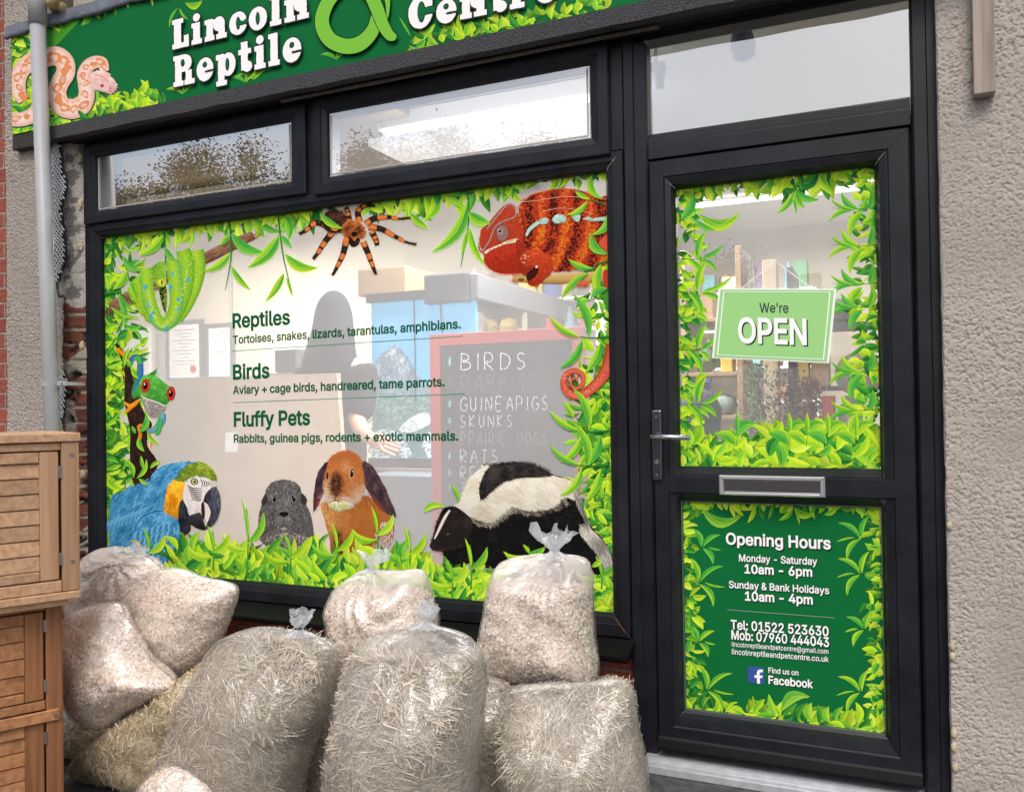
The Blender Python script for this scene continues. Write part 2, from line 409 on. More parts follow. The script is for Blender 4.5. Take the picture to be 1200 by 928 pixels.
    def spots(s, poly, n, r0, r1, pal, smooth=4):
        if smooth: poly = smooth_closed(poly, smooth)
        xs = [p[0] for p in poly]; ys = [p[1] for p in poly]; r = s.r; k = 0; tr = 0
        while k < n and tr < n * 12:
            tr += 1
            x, y = r.uniform(min(xs), max(xs)), r.uniform(min(ys), max(ys))
            if not inpoly(x, y, poly): continue
            k += 1
            s.ell(x, y, r.uniform(r0, r1), r.uniform(r0, r1), pal(x, y) if callable(pal) else r.choice(pal), r.uniform(0, 3), 7)
    def leaf(s, x0, y0, x1, y1, w, bend=0.0, ca=(60, 150, 50), cb=(175, 220, 40), vein=True):
        d = np.array([x1 - x0, y1 - y0]); L = np.linalg.norm(d); d = d / (L + 1e-9); n = np.array([-d[1], d[0]])
        K = 7; V = []; C = []; Fc = []
        cc = mixc(ca, cb, .35); hi = tuple(min(240, v * 1.10 + 12) for v in cb)
        for i in range(K + 1):
            t = i / K
            c = np.array([x0, y0]) + d * L * t + n * bend * L * 4 * t * (1 - t) * .5
            ww = w * (math.sin(math.pi * min(1, t ** 0.85)) ** 0.8 if 0 < t < 1 else 0.04) * .5
            tip = t * t
            V += [tuple(c + n * ww), tuple(c), tuple(c), tuple(c - n * ww)]
            C += [mixc(cb, hi, .15 + tip * .5), mixc(cc, cb, t * .7), mixc(ca, cb, t * .35), mixc(mixc(ca, cb, .35), cb, .1 + tip * .6)]
            if i:
                o = (i - 1) * 4
                Fc += [(o, o + 1, o + 5, o + 4), (o + 2, o + 3, o + 7, o + 6)]
        s._put(V, C, Fc)
        if vein and L > 16:
            s.ribbon([(x0, y0), tuple(np.array([x0, y0]) + d * L * .5 + n * bend * L * .5), (x0 + d[0] * L * .92, y0 + d[1] * L * .92)], max(.5, w * .05), mixc(cb, (225, 240, 110), .22), sub=3, step=0.0)
    PAL = [((76, 168, 45), (184, 228, 40)), ((118, 194, 40), (204, 236, 44)), ((40, 138, 56), (128, 200, 54)), ((150, 210, 36), (218, 242, 62)), ((16, 98, 50), (70, 164, 50)), ((96, 182, 54), (176, 222, 60)), ((166, 216, 44), (226, 244, 84))]
    def sprig(s, pts, n, L, w, pal=None, spread=0.9, both=True, stemw=1.4, sizes=None):
        q = smooth_open(pts, 8); r = s.r
        s.ribbon(pts, [stemw * 1.3, stemw * .6], (40, 130, 60))
        m = len(q)
        for i in range(n):
            t = 0.18 + 0.82 * (i + .3) / n
            j = min(m - 2, int(t * (m - 1))); p = q[j]; d = np.array(q[j + 1]) - np.array(q[j]); a = math.atan2(d[1], d[0])
            sg = 1 if (i % 2) else -1
            for g in ((sg,) if not both else (1, -1)):
                if both and r.random() < .18: continue
                an = a + g * spread * r.uniform(.7, 1.25); l = L * r.uniform(.7, 1.2) * (1 - .35 * t)
                ca, cb = r.choice(pal or s.PAL[:4] + s.PAL[5:6])
                s.leaf(p[0], p[1], p[0] + math.cos(an) * l, p[1] + math.sin(an) * l, w * r.uniform(.8, 1.2) * (1 - .3 * t), -g * r.uniform(.1, .4), ca, cb)
        ca, cb = r.choice(pal or s.PAL[:4]); p = q[-1]; d = np.array(q[-1]) - np.array(q[-3]); a = math.atan2(d[1], d[0])
        s.leaf(p[0], p[1], p[0] + math.cos(a) * L * .6, p[1] + math.sin(a) * L * .6, w * .6, .1, ca, cb)
    def foliage(s, sampler, n, L, w, ang, jit=.7, pal=None, dark=0.3):
        r = s.r; L *= .86; w *= .80
        for i in range(n):
            f = i / n
            x, y = sampler(r)
            a = (ang(x, y) if callable(ang) else ang) + r.gauss(0, jit); l = L * r.uniform(.6, 1.35)
            if f < dark: ca, cb = r.choice([s.PAL[4], s.PAL[2], s.PAL[4]])
            else: ca, cb = r.choice(pal or s.PAL)
            k = .72 + .34 * f ** .8
            ca = tuple(v * k for v in ca); cb = tuple(min(255, v * k) for v in cb)
            s.leaf(x, y, x + math.cos(a) * l, y + math.sin(a) * l, w * r.uniform(.6, 1.3), r.uniform(-.45, .45), ca, cb)
    def build(s, name, parent, mat_=None):
        return mesh_obj(name, s.v, s.f, mat_ or PRINT, parent, False, s.c)

# ------------------------------------------------------------------ lettering
FONT = None
try:      # the grotesque that ships with Blender; its built-in letters otherwise
    import os
    FONT = bpy.data.fonts.load(os.path.join(bpy.utils.system_resource('DATAFILES'), 'fonts', 'Inter.woff2'))
except Exception:
    FONT = None
_tc = {}
def fill_outline(me, bold=0.0):
    """triangles of closed outlines that may overlap (non-zero winding)"""
    V2 = [Vector((q.co.x, q.co.y)) for q in me.vertices]; nb = {}
    for e in me.edges:
        a, b = e.vertices; nb.setdefault(a, []).append(b); nb.setdefault(b, []).append(a)
    seen = set(); loops = []
    for s0 in sorted(nb):
        if s0 in seen: continue
        lp = [s0]; seen.add(s0); prev, cur = None, s0
        while True:
            nx_ = [q for q in nb[cur] if q != prev and q not in seen]
            if prev is None: nx_ = [q for q in nb[cur] if q == cur + 1] or nx_
            if not nx_: break
            prev, cur = cur, nx_[0]; lp.append(cur); seen.add(cur)
        if len(lp) > 2: loops.append([V2[i] for i in lp])
    from mathutils.geometry import delaunay_2d_cdt
    if bold and loops:
        sa = lambda l: sum(l[i].x * l[(i + 1) % len(l)].y - l[(i + 1) % len(l)].x * l[i].y for i in range(len(l)))
        sg = 1 if max((sa(l) for l in loops), key=abs) > 0 else -1
        grown = []
        for l in loops:
            o = []
            for i, p in enumerate(l):
                d1 = (p - l[i - 1]); d2 = (l[(i + 1) % len(l)] - p)
                d1 = d1.normalized() if d1.length > 1e-7 else d2.normalized(); d2 = d2.normalized() if d2.length > 1e-7 else d1
                n1 = Vector((d1.y, -d1.x)); n2 = Vector((d2.y, -d2.x)); n = n1 + n2; n = n / max(.6, n.length_squared / 2) if n.length > 1e-4 else n1
                o.append(p + n * bold * sg)
            grown.append(o)
        loops = grown
    outv, outf = [], []
    # work glyph by glyph: group the loops whose x ranges overlap
    ext = sorted([(min(p.x for p in l), max(p.x for p in l), k) for k, l in enumerate(loops)]); groups = []
    for a, b, k in ext:
        if groups and a < groups[-1][1] + 1e-4: groups[-1][1] = max(groups[-1][1], b); groups[-1][2].append(k)
        else: groups.append([a, b, [k]])
    for _, _, ks in groups:
        vs, es = [], []
        for k in ks:
            n0 = len(vs); vs += loops[k]; m_ = len(loops[k]); es += [(n0 + i, n0 + (i + 1) % m_) for i in range(m_)]
        ov, oe, of, *_r_ = delaunay_2d_cdt(vs, es, [], 0, 1e-6)
        base = len(outv); outv += [(p.x, p.y, 0) for p in ov]
        for t in of:
            c = (ov[t[0]] + ov[t[1]] + ov[t[2]]) / 3; wn = 0
            for k in ks:
                l = loops[k]
                for i in range(len(l)):
                    p, q = l[i], l[(i + 1) % len(l)]
                    if (p.y <= c.y) != (q.y <= c.y):
                        x_ = p.x + (c.y - p.y) / (q.y - p.y) * (q.x - p.x)
                        if x_ > c.x: wn += 1 if q.y > p.y else -1
            if wn: outf.append([i + base for i in t])
    return np.array(outv), outf
def text_mesh(txt, bold):
    key = (txt, bold)
    if key in _tc: return _tc[key]
    cu = bpy.data.curves.new('t', 'FONT'); cu.body = txt; cu.size = 1.0; cu.resolution_u = 3; cu.fill_mode = 'NONE'
    if FONT: cu.font = FONT
    o = bpy.data.objects.new('t', cu); COL.objects.link(o)
    dg = bpy.context.evaluated_depsgraph_get(); me = bpy.data.meshes.new_from_object(o.evaluated_get(dg))
    v, f = fill_outline(me, bold)
    bpy.data.objects.remove(o); bpy.data.curves.remove(cu); bpy.data.meshes.remove(me)
    _tc[key] = (v, f); return v, f
def caph_of():
    return text_mesh('H', 0.0)[0][:, 1].max()
def text(txt, a, b, cap, Y, m, parent, bold=0.0, name='lettering', shadow=None, dz=0.0):
    """a,b photo pixels of the baseline's ends, cap = capital height in pixels"""
    v, f = text_mesh(txt, bold)
    wa, wb = P(a[0], a[1], Y), P(b[0], b[1], Y)
    mid = ((a[0] + b[0]) / 2, (a[1] + b[1]) / 2)
    caph = P(mid[0], mid[1] - cap, Y)[2] - P(mid[0], mid[1], Y)[2]
    x0, x1 = v[:, 0].min(), v[:, 0].max()
    u = (v[:, 0] - x0) / (x1 - x0); h = v[:, 1] / caph_of()
    out = np.stack([wa[0] + (wb[0] - wa[0]) * u, np.full(len(u), Y), wa[2] + (wb[2] - wa[2]) * u + h * caph], 1)
    if shadow:
        sv = out.copy(); sv[:, 0] += caph * shadow; sv[:, 2] -= caph * shadow; sv[:, 1] += 0.0006
        n = len(out)
        o = mesh_obj(name, np.concatenate([out, sv]), list(f) + [[i + n for i in q] for q in f], m, parent)
        o.data.materials.append(SHADOW)
        for k, pl in enumerate(o.data.polygons): pl.material_index = 0 if k < len(f) else 1
        return o
    return mesh_obj(name, out, f, m, parent)

# ------------------------------------------------------------------ setting: ground, walls
def vnoise(nx, nz, cell, seed):
    r = np.random.RandomState(seed); gx, gz = int(nx / cell) + 4, int(nz / cell) + 4
    g = r.rand(gx, gz); x = np.arange(nx) / cell; z = np.arange(nz) / cell
    i = x.astype(int); j = z.astype(int); fx = x - i; fz = z - j
    fx = fx * fx * (3 - 2 * fx); fz = fz * fz * (3 - 2 * fz)
    a = g[np.ix_(i, j)]; b = g[np.ix_(i + 1, j)]; c = g[np.ix_(i, j + 1)]; d = g[np.ix_(i + 1, j + 1)]
    return (a * (1 - fx)[:, None] + b * fx[:, None]) * (1 - fz)[None] + (c * (1 - fx)[:, None] + d * fx[:, None]) * fz[None]
def grid_faces(nx, nz):
    i, j = np.meshgrid(np.arange(nx - 1), np.arange(nz - 1), indexing='ij')
    a = (i * nz + j).ravel()
    return np.stack([a, a + nz, a + nz + 1, a + 1], 1).tolist()

def roughcast(name, x0, x1, z0, z1, Y, col, parent, seed, step=0.0030, amp=0.0044, edge=None):
    nx, nz = int((x1 - x0) / step) + 1, int((z1 - z0) / step) + 1
    n1 = vnoise(nx, nz, 1.1, seed); n2 = vnoise(nx, nz, 1.8, seed + 1); n3 = vnoise(nx, nz, 60, seed + 2); n4 = vnoise(nx, nz, 1.0, seed + 3)
    h = np.clip((0.55 * n1 + 0.45 * n2 - 0.20) * 2.8, 0, 1); h = h * h * (3 - 2 * h)
    h = h * amp * (.6 + .7 * n3) + (n3 - .5) * 0.004 + (n4 - .5) * 0.0012
    X, Z = np.meshgrid(np.linspace(x0, x1, nx), np.linspace(z0, z1, nz), indexing='ij')
    if edge is not None: X = edge(X, Z)
    v = np.stack([X, Y - h, Z], -1).reshape(-1, 3)
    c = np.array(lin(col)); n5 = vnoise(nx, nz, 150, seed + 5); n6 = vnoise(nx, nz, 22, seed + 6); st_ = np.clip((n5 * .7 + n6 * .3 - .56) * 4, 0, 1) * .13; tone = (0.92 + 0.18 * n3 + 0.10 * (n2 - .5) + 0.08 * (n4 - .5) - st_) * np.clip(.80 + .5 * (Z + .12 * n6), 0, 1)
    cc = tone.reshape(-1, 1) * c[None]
    return mesh_obj(name, v, grid_faces(nx, nz), mat('roughcast_render', attr=True, rough=0.9, noise_amt=0.14, noise_scale=160, bump=0.5, bump_scale=260, bump_dist=0.003), parent, True, cc)

# pavement, kerb, road
g = MB(); g.box(-40, 40, -3.9, 0.02, -0.3, 0.0)
tag(g.build('pavement', mat('pavement_concrete', (104, 102, 100), 0.9, noise_amt=0.35, noise_scale=9, bump=0.4, bump_scale=120)), kind='structure')
g = MB(); g.box(-40, 40, -4.05, -3.904, -0.3, -0.004, bev=0.012)
tag(g.build('kerb', mat('kerb_stone', (125, 122, 118), 0.9, noise_amt=0.3, noise_scale=12)), kind='structure')
g = MB(); g.add([(-90, -90, -0.13), (90, -90, -0.13), (90, -4.0, -0.13), (-90, -4.0, -0.13)], [(0, 1, 2, 3)])
tag(g.build('road', mat('asphalt', (62, 62, 64), 0.9, noise_amt=0.4, noise_scale=30, bump=0.4, bump_scale=200)), kind='structure')

# right wall with roughcast render
rw = thing('rendered_wall', 'pinkish grey roughcast wall to the right of the shop door', 'wall', (1.0, 0.1, 0))
def edge_r(X, Z):
    w = np.exp(-((X - 0.147) / 0.01) ** 2); jag = np.array([0.004 * noise.noise(Vector((0, 0, z * 22))) + 0.003 * noise.noise(Vector((3, 0, z * 70))) for z in Z[0]])
    return X + w * jag[None]
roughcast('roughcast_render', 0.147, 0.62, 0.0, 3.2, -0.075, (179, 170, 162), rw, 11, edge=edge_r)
b = MB(); b.box(0.150, 0.62, -0.070, 0.30, 0, 3.2); b.build('masonry', mat('grey_mortar', (140, 130, 120), 0.9, noise_amt=.3, noise_scale=30), rw)
b = MB(); b.box(0.62, 4.5, -0.076, 0.30, 0, 3.6); b.build('plain_render', mat('plain_render', (186, 172, 160), 0.9, noise_amt=.2, noise_scale=40, bump=.8, bump_scale=90), rw)
rr = random.Random(5)
for z in (0.36, 0.40, 0.63, 0.66, 1.02, 0.30):
    x = 0.150 + rr.uniform(-.004, .004); b = MB()
    bm = bmesh.new(); bmesh.ops.create_icosphere(bm, subdivisions=2, radius=1)
    for q in bm.verts: q.co = Vector((x + q.co.x * .008, -0.082 + q.co.y * .008, z + q.co.z * .016)) + Vector((0, 0, 0.006)) * noise.noise(q.co * 2)
    bm.verts.index_update(); b.add([q.co.to_tuple() for q in bm.verts], [[q.index for q in f.verts] for f in bm.faces]); bm.free()
    b.build('expanding_foam', mat('dried_foam', (206, 190, 158), 0.9, noise_amt=.3, noise_scale=80), rw, True)

b = MB(); b.tube([(0.1475 + .0022 * noise.noise(Vector((0, 1, z * 9))), -.062 - .010 * (1 + .5 * noise.noise(Vector((0, 7, z * 5)))), z) for z in np.linspace(.2, 2.9, 120)], [.0052 * (1 + .55 * noise.noise(Vector((4, 1, z * 14)))) for z in np.linspace(.2, 2.9, 120)], n=7)
b.build('sealant_bead', mat('grey_sealant', (150, 146, 140), .7, noise_amt=.3, noise_scale=60), rw, True)
# left pier with roughcast render, broken jamb and metal lath
lw = thing('rendered_pier', 'grey roughcast pier with a broken jamb behind the drainpipe', 'wall', (-3.8, 0.1, 0))
def edge_l(X, Z):
    w = np.clip((X + 3.72) / 0.12, 0, 1) ** 2
    jag = np.array([0.030 * noise.noise(Vector((0, 5, z * 4))) + 0.02 * noise.noise(Vector((3, 2, z * 14))) + 0.008 * noise.noise(Vector((3, 2, z * 50))) - (0.045 if z > 1.95 else 0) for z in Z[0]])
    return X + w * jag[None]
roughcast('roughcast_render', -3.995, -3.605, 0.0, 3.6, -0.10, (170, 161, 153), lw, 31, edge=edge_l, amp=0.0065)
b = MB(); b.box(-3.995, -3.66, -0.092, 0.30, 0, 3.6); b.build('masonry', mat('grey_mortar'), lw)
# broken jamb: a rough strip running back to the window frame
def jamb():
    nz, nx = 520, 26; V = np.zeros((nx, nz, 3)); C = np.zeros((nx, nz, 3))
    for j in range(nz):
        z = 2.70 * j / (nz - 1)
        for i in range(nx):
            t = i / (nx - 1); x = -3.70 + 0.185 * t; y = -0.090 + 0.062 * t ** 1.5
            n1 = noise.fractal(Vector((x * 16, 0, z * 16)), 1.0, 2.0, 5); n2 = noise.noise(Vector((x * 9 + 7, 4, z * 7)))
            row = z / 0.075; mort = abs((row % 1) - .5) > .40
            if z > 1.93 + 0.1 * n2:
                c = (188, 184, 178) if n1 > -.15 else (126, 122, 118); y += -0.006 * n1
            else:
                k = noise.noise(Vector((int(row) * 3.1, 2, 5)))
                if mort: c = (170, 160, 146); y += .008
                else: c = mixc((146, 84, 66), (112, 66, 56), .5 + k)
                if n2 > .22: c = (176, 166, 152); y -= .006
                if n1 < -.35: c = (66, 54, 50); y += .010
                y += -0.010 * n1
            V[i, j] = (x, y, z); C[i, j] = lin(c)
    return mesh_obj('broken_jamb', V.reshape(-1, 3), grid_faces(nx, nz), mat('rough_masonry', attr=True, rough=0.95, noise_amt=.3, noise_scale=60, bump=.6, bump_scale=180), lw, True, C.reshape(-1, 3))
jamb()
# exposed expanded metal lath: little diamond strands over dark strips standing in for shade
rr = random.Random(3)
for zone, w in (((2.69, 2.03), 0.070), ((1.60, 1.38), 0.034)):
    b = MB(); bk_ = MB(); z1, z0 = zone; zc = z1; k = 0; s_ = 0.0105; st = 0.0125
    while zc > z0:
        f = (z1 - zc) / (z1 - z0); tp = min(1, f * 6 + .35) * min(1, (1 - f) * 5 + .3)
        xm = -3.622 + 0.010 * math.sin(zc * 21) + (0.015 if z0 < 1.7 else 0); ww = w * tp * (.75 + .5 * noise.noise(Vector((0, 0, zc * 9))))
        x = xm - ww * .5; o = s_ if k % 2 else 0
        while x < xm + ww * .5:
            for sx in (1, -1):
                b.tube([(x + o, -0.1085 + rr.uniform(-.002, .002), zc), (x + o + sx * s_, -0.110, zc - st)], 0.0026, n=4, caps=False)
            x += 2 * s_
        bk_.box(xm - ww * .62, xm + ww * .66, -.1035 - .0001 * (k % 2), -.096, zc - st * 1.05, zc + st * .05); zc -= st; k += 1
    b.build('metal_lath', mat('galvanised_lath', (226, 228, 230), 0.5, metal=0.2), lw)
    bk_.build('lath_dark_backing', mat('dark_backing', (40, 38, 38), 0.9, noise_amt=.5, noise_scale=50), lw)
for z, x in ((2.62, -3.545), (2.40, -3.545), (1.10, -3.55), (1.72, -3.545), (2.2, -3.545)):
    b = MB(); bm = bmesh.new(); bmesh.ops.create_icosphere(bm, subdivisions=3, radius=1)
    for q in bm.verts:
        d = 1 + .55 * noise.noise(q.co * 1.7 + Vector((z * 9, 0, 0)))
        q.co = Vector((x + q.co.x * .012 * d, -0.045 + q.co.y * .012 * d, z + q.co.z * .024 * d))
    bm.verts.index_update(); b.add([q.co.to_tuple() for q in bm.verts], [[q.index for q in f.verts] for f in bm.faces]); bm.free()
    b.build('expanding_foam', mat('dried_foam'), lw, True)

# neighbour's brick wall, far left
b = MB(); b.box(-9, -4.0, -0.095, 0.3, 0, 3.6)
tag(b.build('brick_wall', brick_mat('red_brick', (150, 78, 62), (128, 66, 56), (150, 138, 126))), 'red brick wall of the neighbouring building at the far left', 'wall')
# upper wall above the sign
b = MB(); b.box(-4.0, 4.5, -0.06, 0.3, 3.62, 6.2); b.box(-9, -4.003, -0.06, 0.3, 3.62, 6.2)
tag(b.build('upper_wall', mat('plain_render')), 'rendered upper storey wall above the shop sign', 'wall')
b = MB(); b.box(-3.60, 0.149, -0.03, 0.3, 2.79, 3.618)
tag(b.build('lintel_wall', mat('plain_render')), 'rendered lintel wall directly behind the green shop sign', 'wall')

# brick stall riser under the window
b = MB(); b.box(-3.53, -0.852, 0.0, 0.22, 0.0, 0.568)
tag(b.build('brick_stall_riser', brick_mat('riser_brick', (176, 88, 66), (150, 72, 58), (140, 128, 118))), 'low red brick wall under the shop window behind the sacks', 'wall')

# ------------------------------------------------------------------ shop window
def ring(outer, inner, prof, mb, gap=0.0006, sides='LRTB'):
    """mitred frame: outer/inner = (x0,x1,z0,z1); prof = [(t, y)...] from the outer to the inner edge"""
    ox0, ox1, oz0, oz1 = outer; ix0, ix1, iz0, iz1 = inner
    cor = {'L': ((ox0, oz0, ix0, iz0), (ox0, oz1, ix0, iz1)), 'R': ((ox1, oz1, ix1, iz1), (ox1, oz0, ix1, iz0)),
           'T': ((ox0, oz1, ix0, iz1), (ox1, oz1, ix1, iz1)), 'B': ((ox1, oz0, ix1, iz0), (ox0, oz0, ix0, iz0))}
    for s_ in sides:
        a, b_ = cor[s_]; n = len(prof); v = []
        dx, dz = b_[0] - a[0], b_[1] - a[1]; l = math.hypot(dx, dz); dx, dz = dx / l * gap, dz / l * gap
        for q, sg in ((a, 1), (b_, -1)):
            for t, y in prof:
                v.append((q[0] + (q[2] - q[0]) * t + dx * sg, y, q[1] + (q[3] - q[1]) * t + dz * sg))
        mb.add(v, [(i, i + 1, n + i + 1, n + i) for i in range(n - 1)])
FIXED = [(0, .03), (0, -.034), (.05, -.040), (.56, -.040), (.60, -.035), (.62, -.035), (.86, -.031), (.93, -.020), (.985, -.019), (1, -.014), (1, .012)]
SASH = [(0, -.036), (0, -.052), (.06, -.058), (.50, -.058), (.55, -.052), (.58, -.052), (.86, -.047), (.93, -.036), (.98, -.035), (1, -.028), (1, .012)]

win = thing('shop_window', 'wide black framed shop window covered in animal and leaf pictures', 'window', (-2.19, 0.05, 0.57))
fr = MB()
MAINR = (-3.442, -0.920, 0.655, 2.235)
ring((-3.528, -0.850, 0.575, 2.298), MAINR, FIXED, fr)
for bx in ((-3.528, -3.452, 2.302, 2.74), (-2.285, -2.112, 2.302, 2.74), (-0.960, -0.850, 2.302, 2.74), (-3.451, -2.286, 2.302, 2.352), (-2.111, -0.961, 2.302, 2.352), (-3.451, -2.286, 2.622, 2.74), (-2.111, -0.961, 2.622, 2.74)):
    fr.box(bx[0], bx[1], -0.034, 0.05, bx[2], bx[3])
fr.build('frame', UPVC, win)
def pane(name, R, Y, m, parent, th=0.006):
    b = MB(); x0, x1, z0, z1 = R; b.add([(x0 - .01, Y, z0 - .01), (x1 + .01, Y, z0 - .01), (x1 + .01, Y, z1 + .01), (x0 - .01, Y, z1 + .01)], [(0, 1, 2, 3)])
    return b.build(name, m, parent)
main_glass = pane('glass_pane', MAINR, 0.0003, GLASS_MAIN, win)
TLR = (-3.433, -2.301, 2.362, 2.606); TMR = (-2.096, -0.975, 2.362, 2.612)
for R, O, gm, nm in ((TLR, (-3.514, -2.213, 2.296, 2.672), GLASS_LEFT, 'transom_sash'), (TMR, (-2.171, -0.893, 2.283, 2.684), GLASS_LIT, 'transom_sash')):
    b = MB(); ring(O, R, SASH, b); sh = b.build(nm, UPVC, win)
    pane('glass_pane', R, -0.036, gm, sh)
    b = MB(); x0, x1, z0, z1 = R
    ring((x0 + .0005, x1 - .0005, z0 + .0005, z1 - .0005), (x0 + .006, x1 - .006, z0 + .006, z1 - .006), [(0, -.037), (0, -.040), (1, -.040), (1, -.037)], b, sides='LRB')
    b.build('spacer_bar', mat('spacer_bar', (168, 166, 160), .5), sh)
s_ = MB(); pts = [(-0.145, 0.520), (-0.150, 0.528), (-0.150, 0.540), (-0.04, 0.572), (0.02, 0.572), (0.02, 0.545), (-0.130, 0.522)]
V = [(-3.52, y, z) for y, z in pts] + [(-0.835, y, z) for y, z in pts]; n = len(pts)
s_.add(V, [(i, (i + 1) % n, n + (i + 1) % n, n + i) for i in range(n)] + [list(range(n))[::-1], [n + i for i in range(n)]])
s_.build('sill', UPVCB, win)

# ------------------------------------------------------------------ shop door
door = thing('shop_door', 'black glazed shop door with a green opening hours panel', 'door', (-0.345, 0.05, 0.19))
DGR = (-0.671, -0.035, 1.183, 2.143); DPR = (-0.671, -0.033, 0.343, 1.064); TDR = (-0.754, 0.064, 2.345, 2.663)
fr = MB()
# outer frame: two jambs, rail above the leaf, head
JP = [(0, .04), (0, -.036), (.04, -.042), (.42, -.042), (.46, -.036), (.50, -.036), (.9, -.036), (1, -.030), (1, .02)]
ring((-0.846, 0.153, 0.185, 2.74), (-0.761, 0.073, 0.185, 2.66), JP, fr, sides='LR')
fr.build('frame', UPVC, door)
fr = MB(); ring((-0.758, 0.070, 2.668, 2.74), (-0.758, 0.070, 2.663, 2.74), [(0, -.03), (1, -.03)], fr, sides='T')
fr.box(-0.846, 0.153, -0.036, 0.04, 2.668, 2.74)
fr.box(-0.759, 0.071, -0.0405, 0.03, 2.249, 2.302, bev=0.003)
rp = [(-.0365, 2.303), (-.0365, 2.312), (-.020, 2.338), (-.012, 2.345), (.02, 2.345), (.02, 2.303)]
n = len(rp); fr.add([(-0.759, y, z) for y, z in rp] + [(0.071, y, z) for y, z in rp], [(i, (i + 1) % n, n + (i + 1) % n, n + i) for i in range(n)])
fr.build('transom_rail', UPVC, door)
for bx in ((-0.850, -0.745, .19, 2.30), (0.058, 0.160, .19, 2.30)):  # dark strips added behind the gaps to stop light leaking through
    b = MB(); b.box(bx[0], bx[1], .021, .06, bx[2], bx[3]); b.build('gap_light_stop', LIGHT_STOP, door)
b = MB(); b.box(-0.7445, 0.0575, .031, .06, 2.2, 2.302); b.build('gap_light_stop', LIGHT_STOP, door)
b = MB(); b.box(-0.7445, 0.0575, .021, .06, .19, .30); b.build('gap_light_stop', LIGHT_STOP, door)
tp = pane('glass_pane', TDR, 0.004, GLASS_TOP, door)
LEAF = (-0.755, 0.067, 0.215, 2.240)
lf = MB()
LP = [(0, .02), (0, -.046), (.05, -.052), (.60, -.052), (.64, -.046), (.67, -.046), (.88, -.041), (.95, -.022), (1, -.016), (1, .012)]
ring(LEAF, (-0.671, -0.034, 0.343, 2.143), LP, lf)
# mid rail with mitred ends
mr_ = [(-.016, 1.064), (-.022, 1.070), (-.046, 1.088), (-.046, 1.092), (-.053, 1.096), (-.053, 1.150), (-.046, 1.154), (-.046, 1.158), (-.022, 1.178), (-.016, 1.183)]
n = len(mr_); v = []
for y, z in mr_: v.append((-0.671 - (0.045 if y < -.05 else 0.0), y, z))
for y, z in mr_: v.append((-0.034 + (0.045 if y < -.05 else 0.0), y, z))
lf.add(v, [(i, i + 1, n + i + 1, n + i) for i in range(n - 1)] + [(4, 5, 7, 2), (n + 4, n + 5, n + 7, n + 2)])
leaf_o = lf.build('door_leaf', UPVC, door)
door_glass = pane('glass_pane', DGR, 0.0003, GLASS_DOOR, door)
b = MB(); b.box(DPR[0] - .01, DPR[1] + .01, 0.0, 0.02, DPR[2] - .01, DPR[3] + .01)
panel = b.build('lower_panel', SIGN_GREEN, door)
b = MB(); x0, x1, z0, z1 = DPR
ring((x0, x1, z0, z1), (x0 + .004, x1 - .004, z0 + .004, z1 - .004), [(0, -.0145), (1, -.0145), (1, -.002)], b)
b.build('gasket', mat('grey_gasket', (86, 88, 92), .5), door)
# letterbox
lb = MB(); lx0, lx1, lz0, lz1 = -0.531, -0.197, 1.092, 1.158
ring((lx0, lx1, lz0, lz1), (lx0 + .016, lx1 - .016, lz0 + .010, lz1 - .014), [(0, -.053), (0, -.066), (.3, -.072), (.8, -.072), (1, -.066), (1, -.054)], lb)
lbo = lb.build('letterbox', mat('letterbox_chrome', (222, 222, 226), .2, metal=.65), door)
b = MB(); b.box(lx0 + .017, lx1 - .017, -.063, -.054, lz0 + .011, lz1 - .015, bev=.002)
b.build('flap', mat('dark_chrome', (190, 186, 188), .10, metal=1.0), lbo)
# handle
h = MB(); h.box(-0.757, -0.722, -.066, -.052, 1.135, 1.378, bev=.006)
ho = h.build('handle', mat('dull_chrome', (110, 110, 116), .3, metal=1.0), door)
b = MB(); b.tube([(-0.742, -.064, 1.288), (-0.742, -.112, 1.288)], .009); b.tube([(-0.744, -.108, 1.288), (-0.70, -.112, 1.287), (-0.615, -.110, 1.284)], [.010, .0095, .0085], n=14)
b.build('lever', CHROME, ho, True)
b = MB(); b.tube([(-0.740, -.064, 1.20), (-0.740, -.069, 1.20)], .008, n=18); b.tube([(-0.740, -.064, 1.155), (-0.740, -.068, 1.155)], .004); b.tube([(-0.740, -.064, 1.355), (-0.740, -.068, 1.355)], .004)
b.build('lock', STEEL, ho)
# weather bar and threshold
b = MB(); pr = [(-.053, .235), (-.053, .258), (-.058, .250), (-.066, .224), (-.066, .214), (-.053, .214)]
n = len(pr); b.add([(-0.754, y, z) for y, z in pr] + [(0.066, y, z) for y, z in pr], [(i, (i + 1) % n, n + (i + 1) % n, n + i) for i in range(n)] + [list(range(n)), [n + i for i in range(n)][::-1]])
b.build('weather_bar', UPVCB, door)
b = MB(); b.box(-0.80, 0.150, -.105, .03, .168, .186, bev=.003); b.box(-0.80, 0.150, -.120, -.106, .150, .179, bev=.004); b.box(-.80, .150, -.09, -.084, .1865, .196)
b.build('threshold', ALU, door)
b = MB(); b.box(-0.84, 0.146, -.34, -.0, 0.0, .149, bev=.012)
tag(b.build('doorstep', mat('painted_step', (58, 60, 64), .85, noise_amt=.5, noise_scale=26, color2=(92, 93, 96), bump=.6, bump_scale=140)), kind='structure')

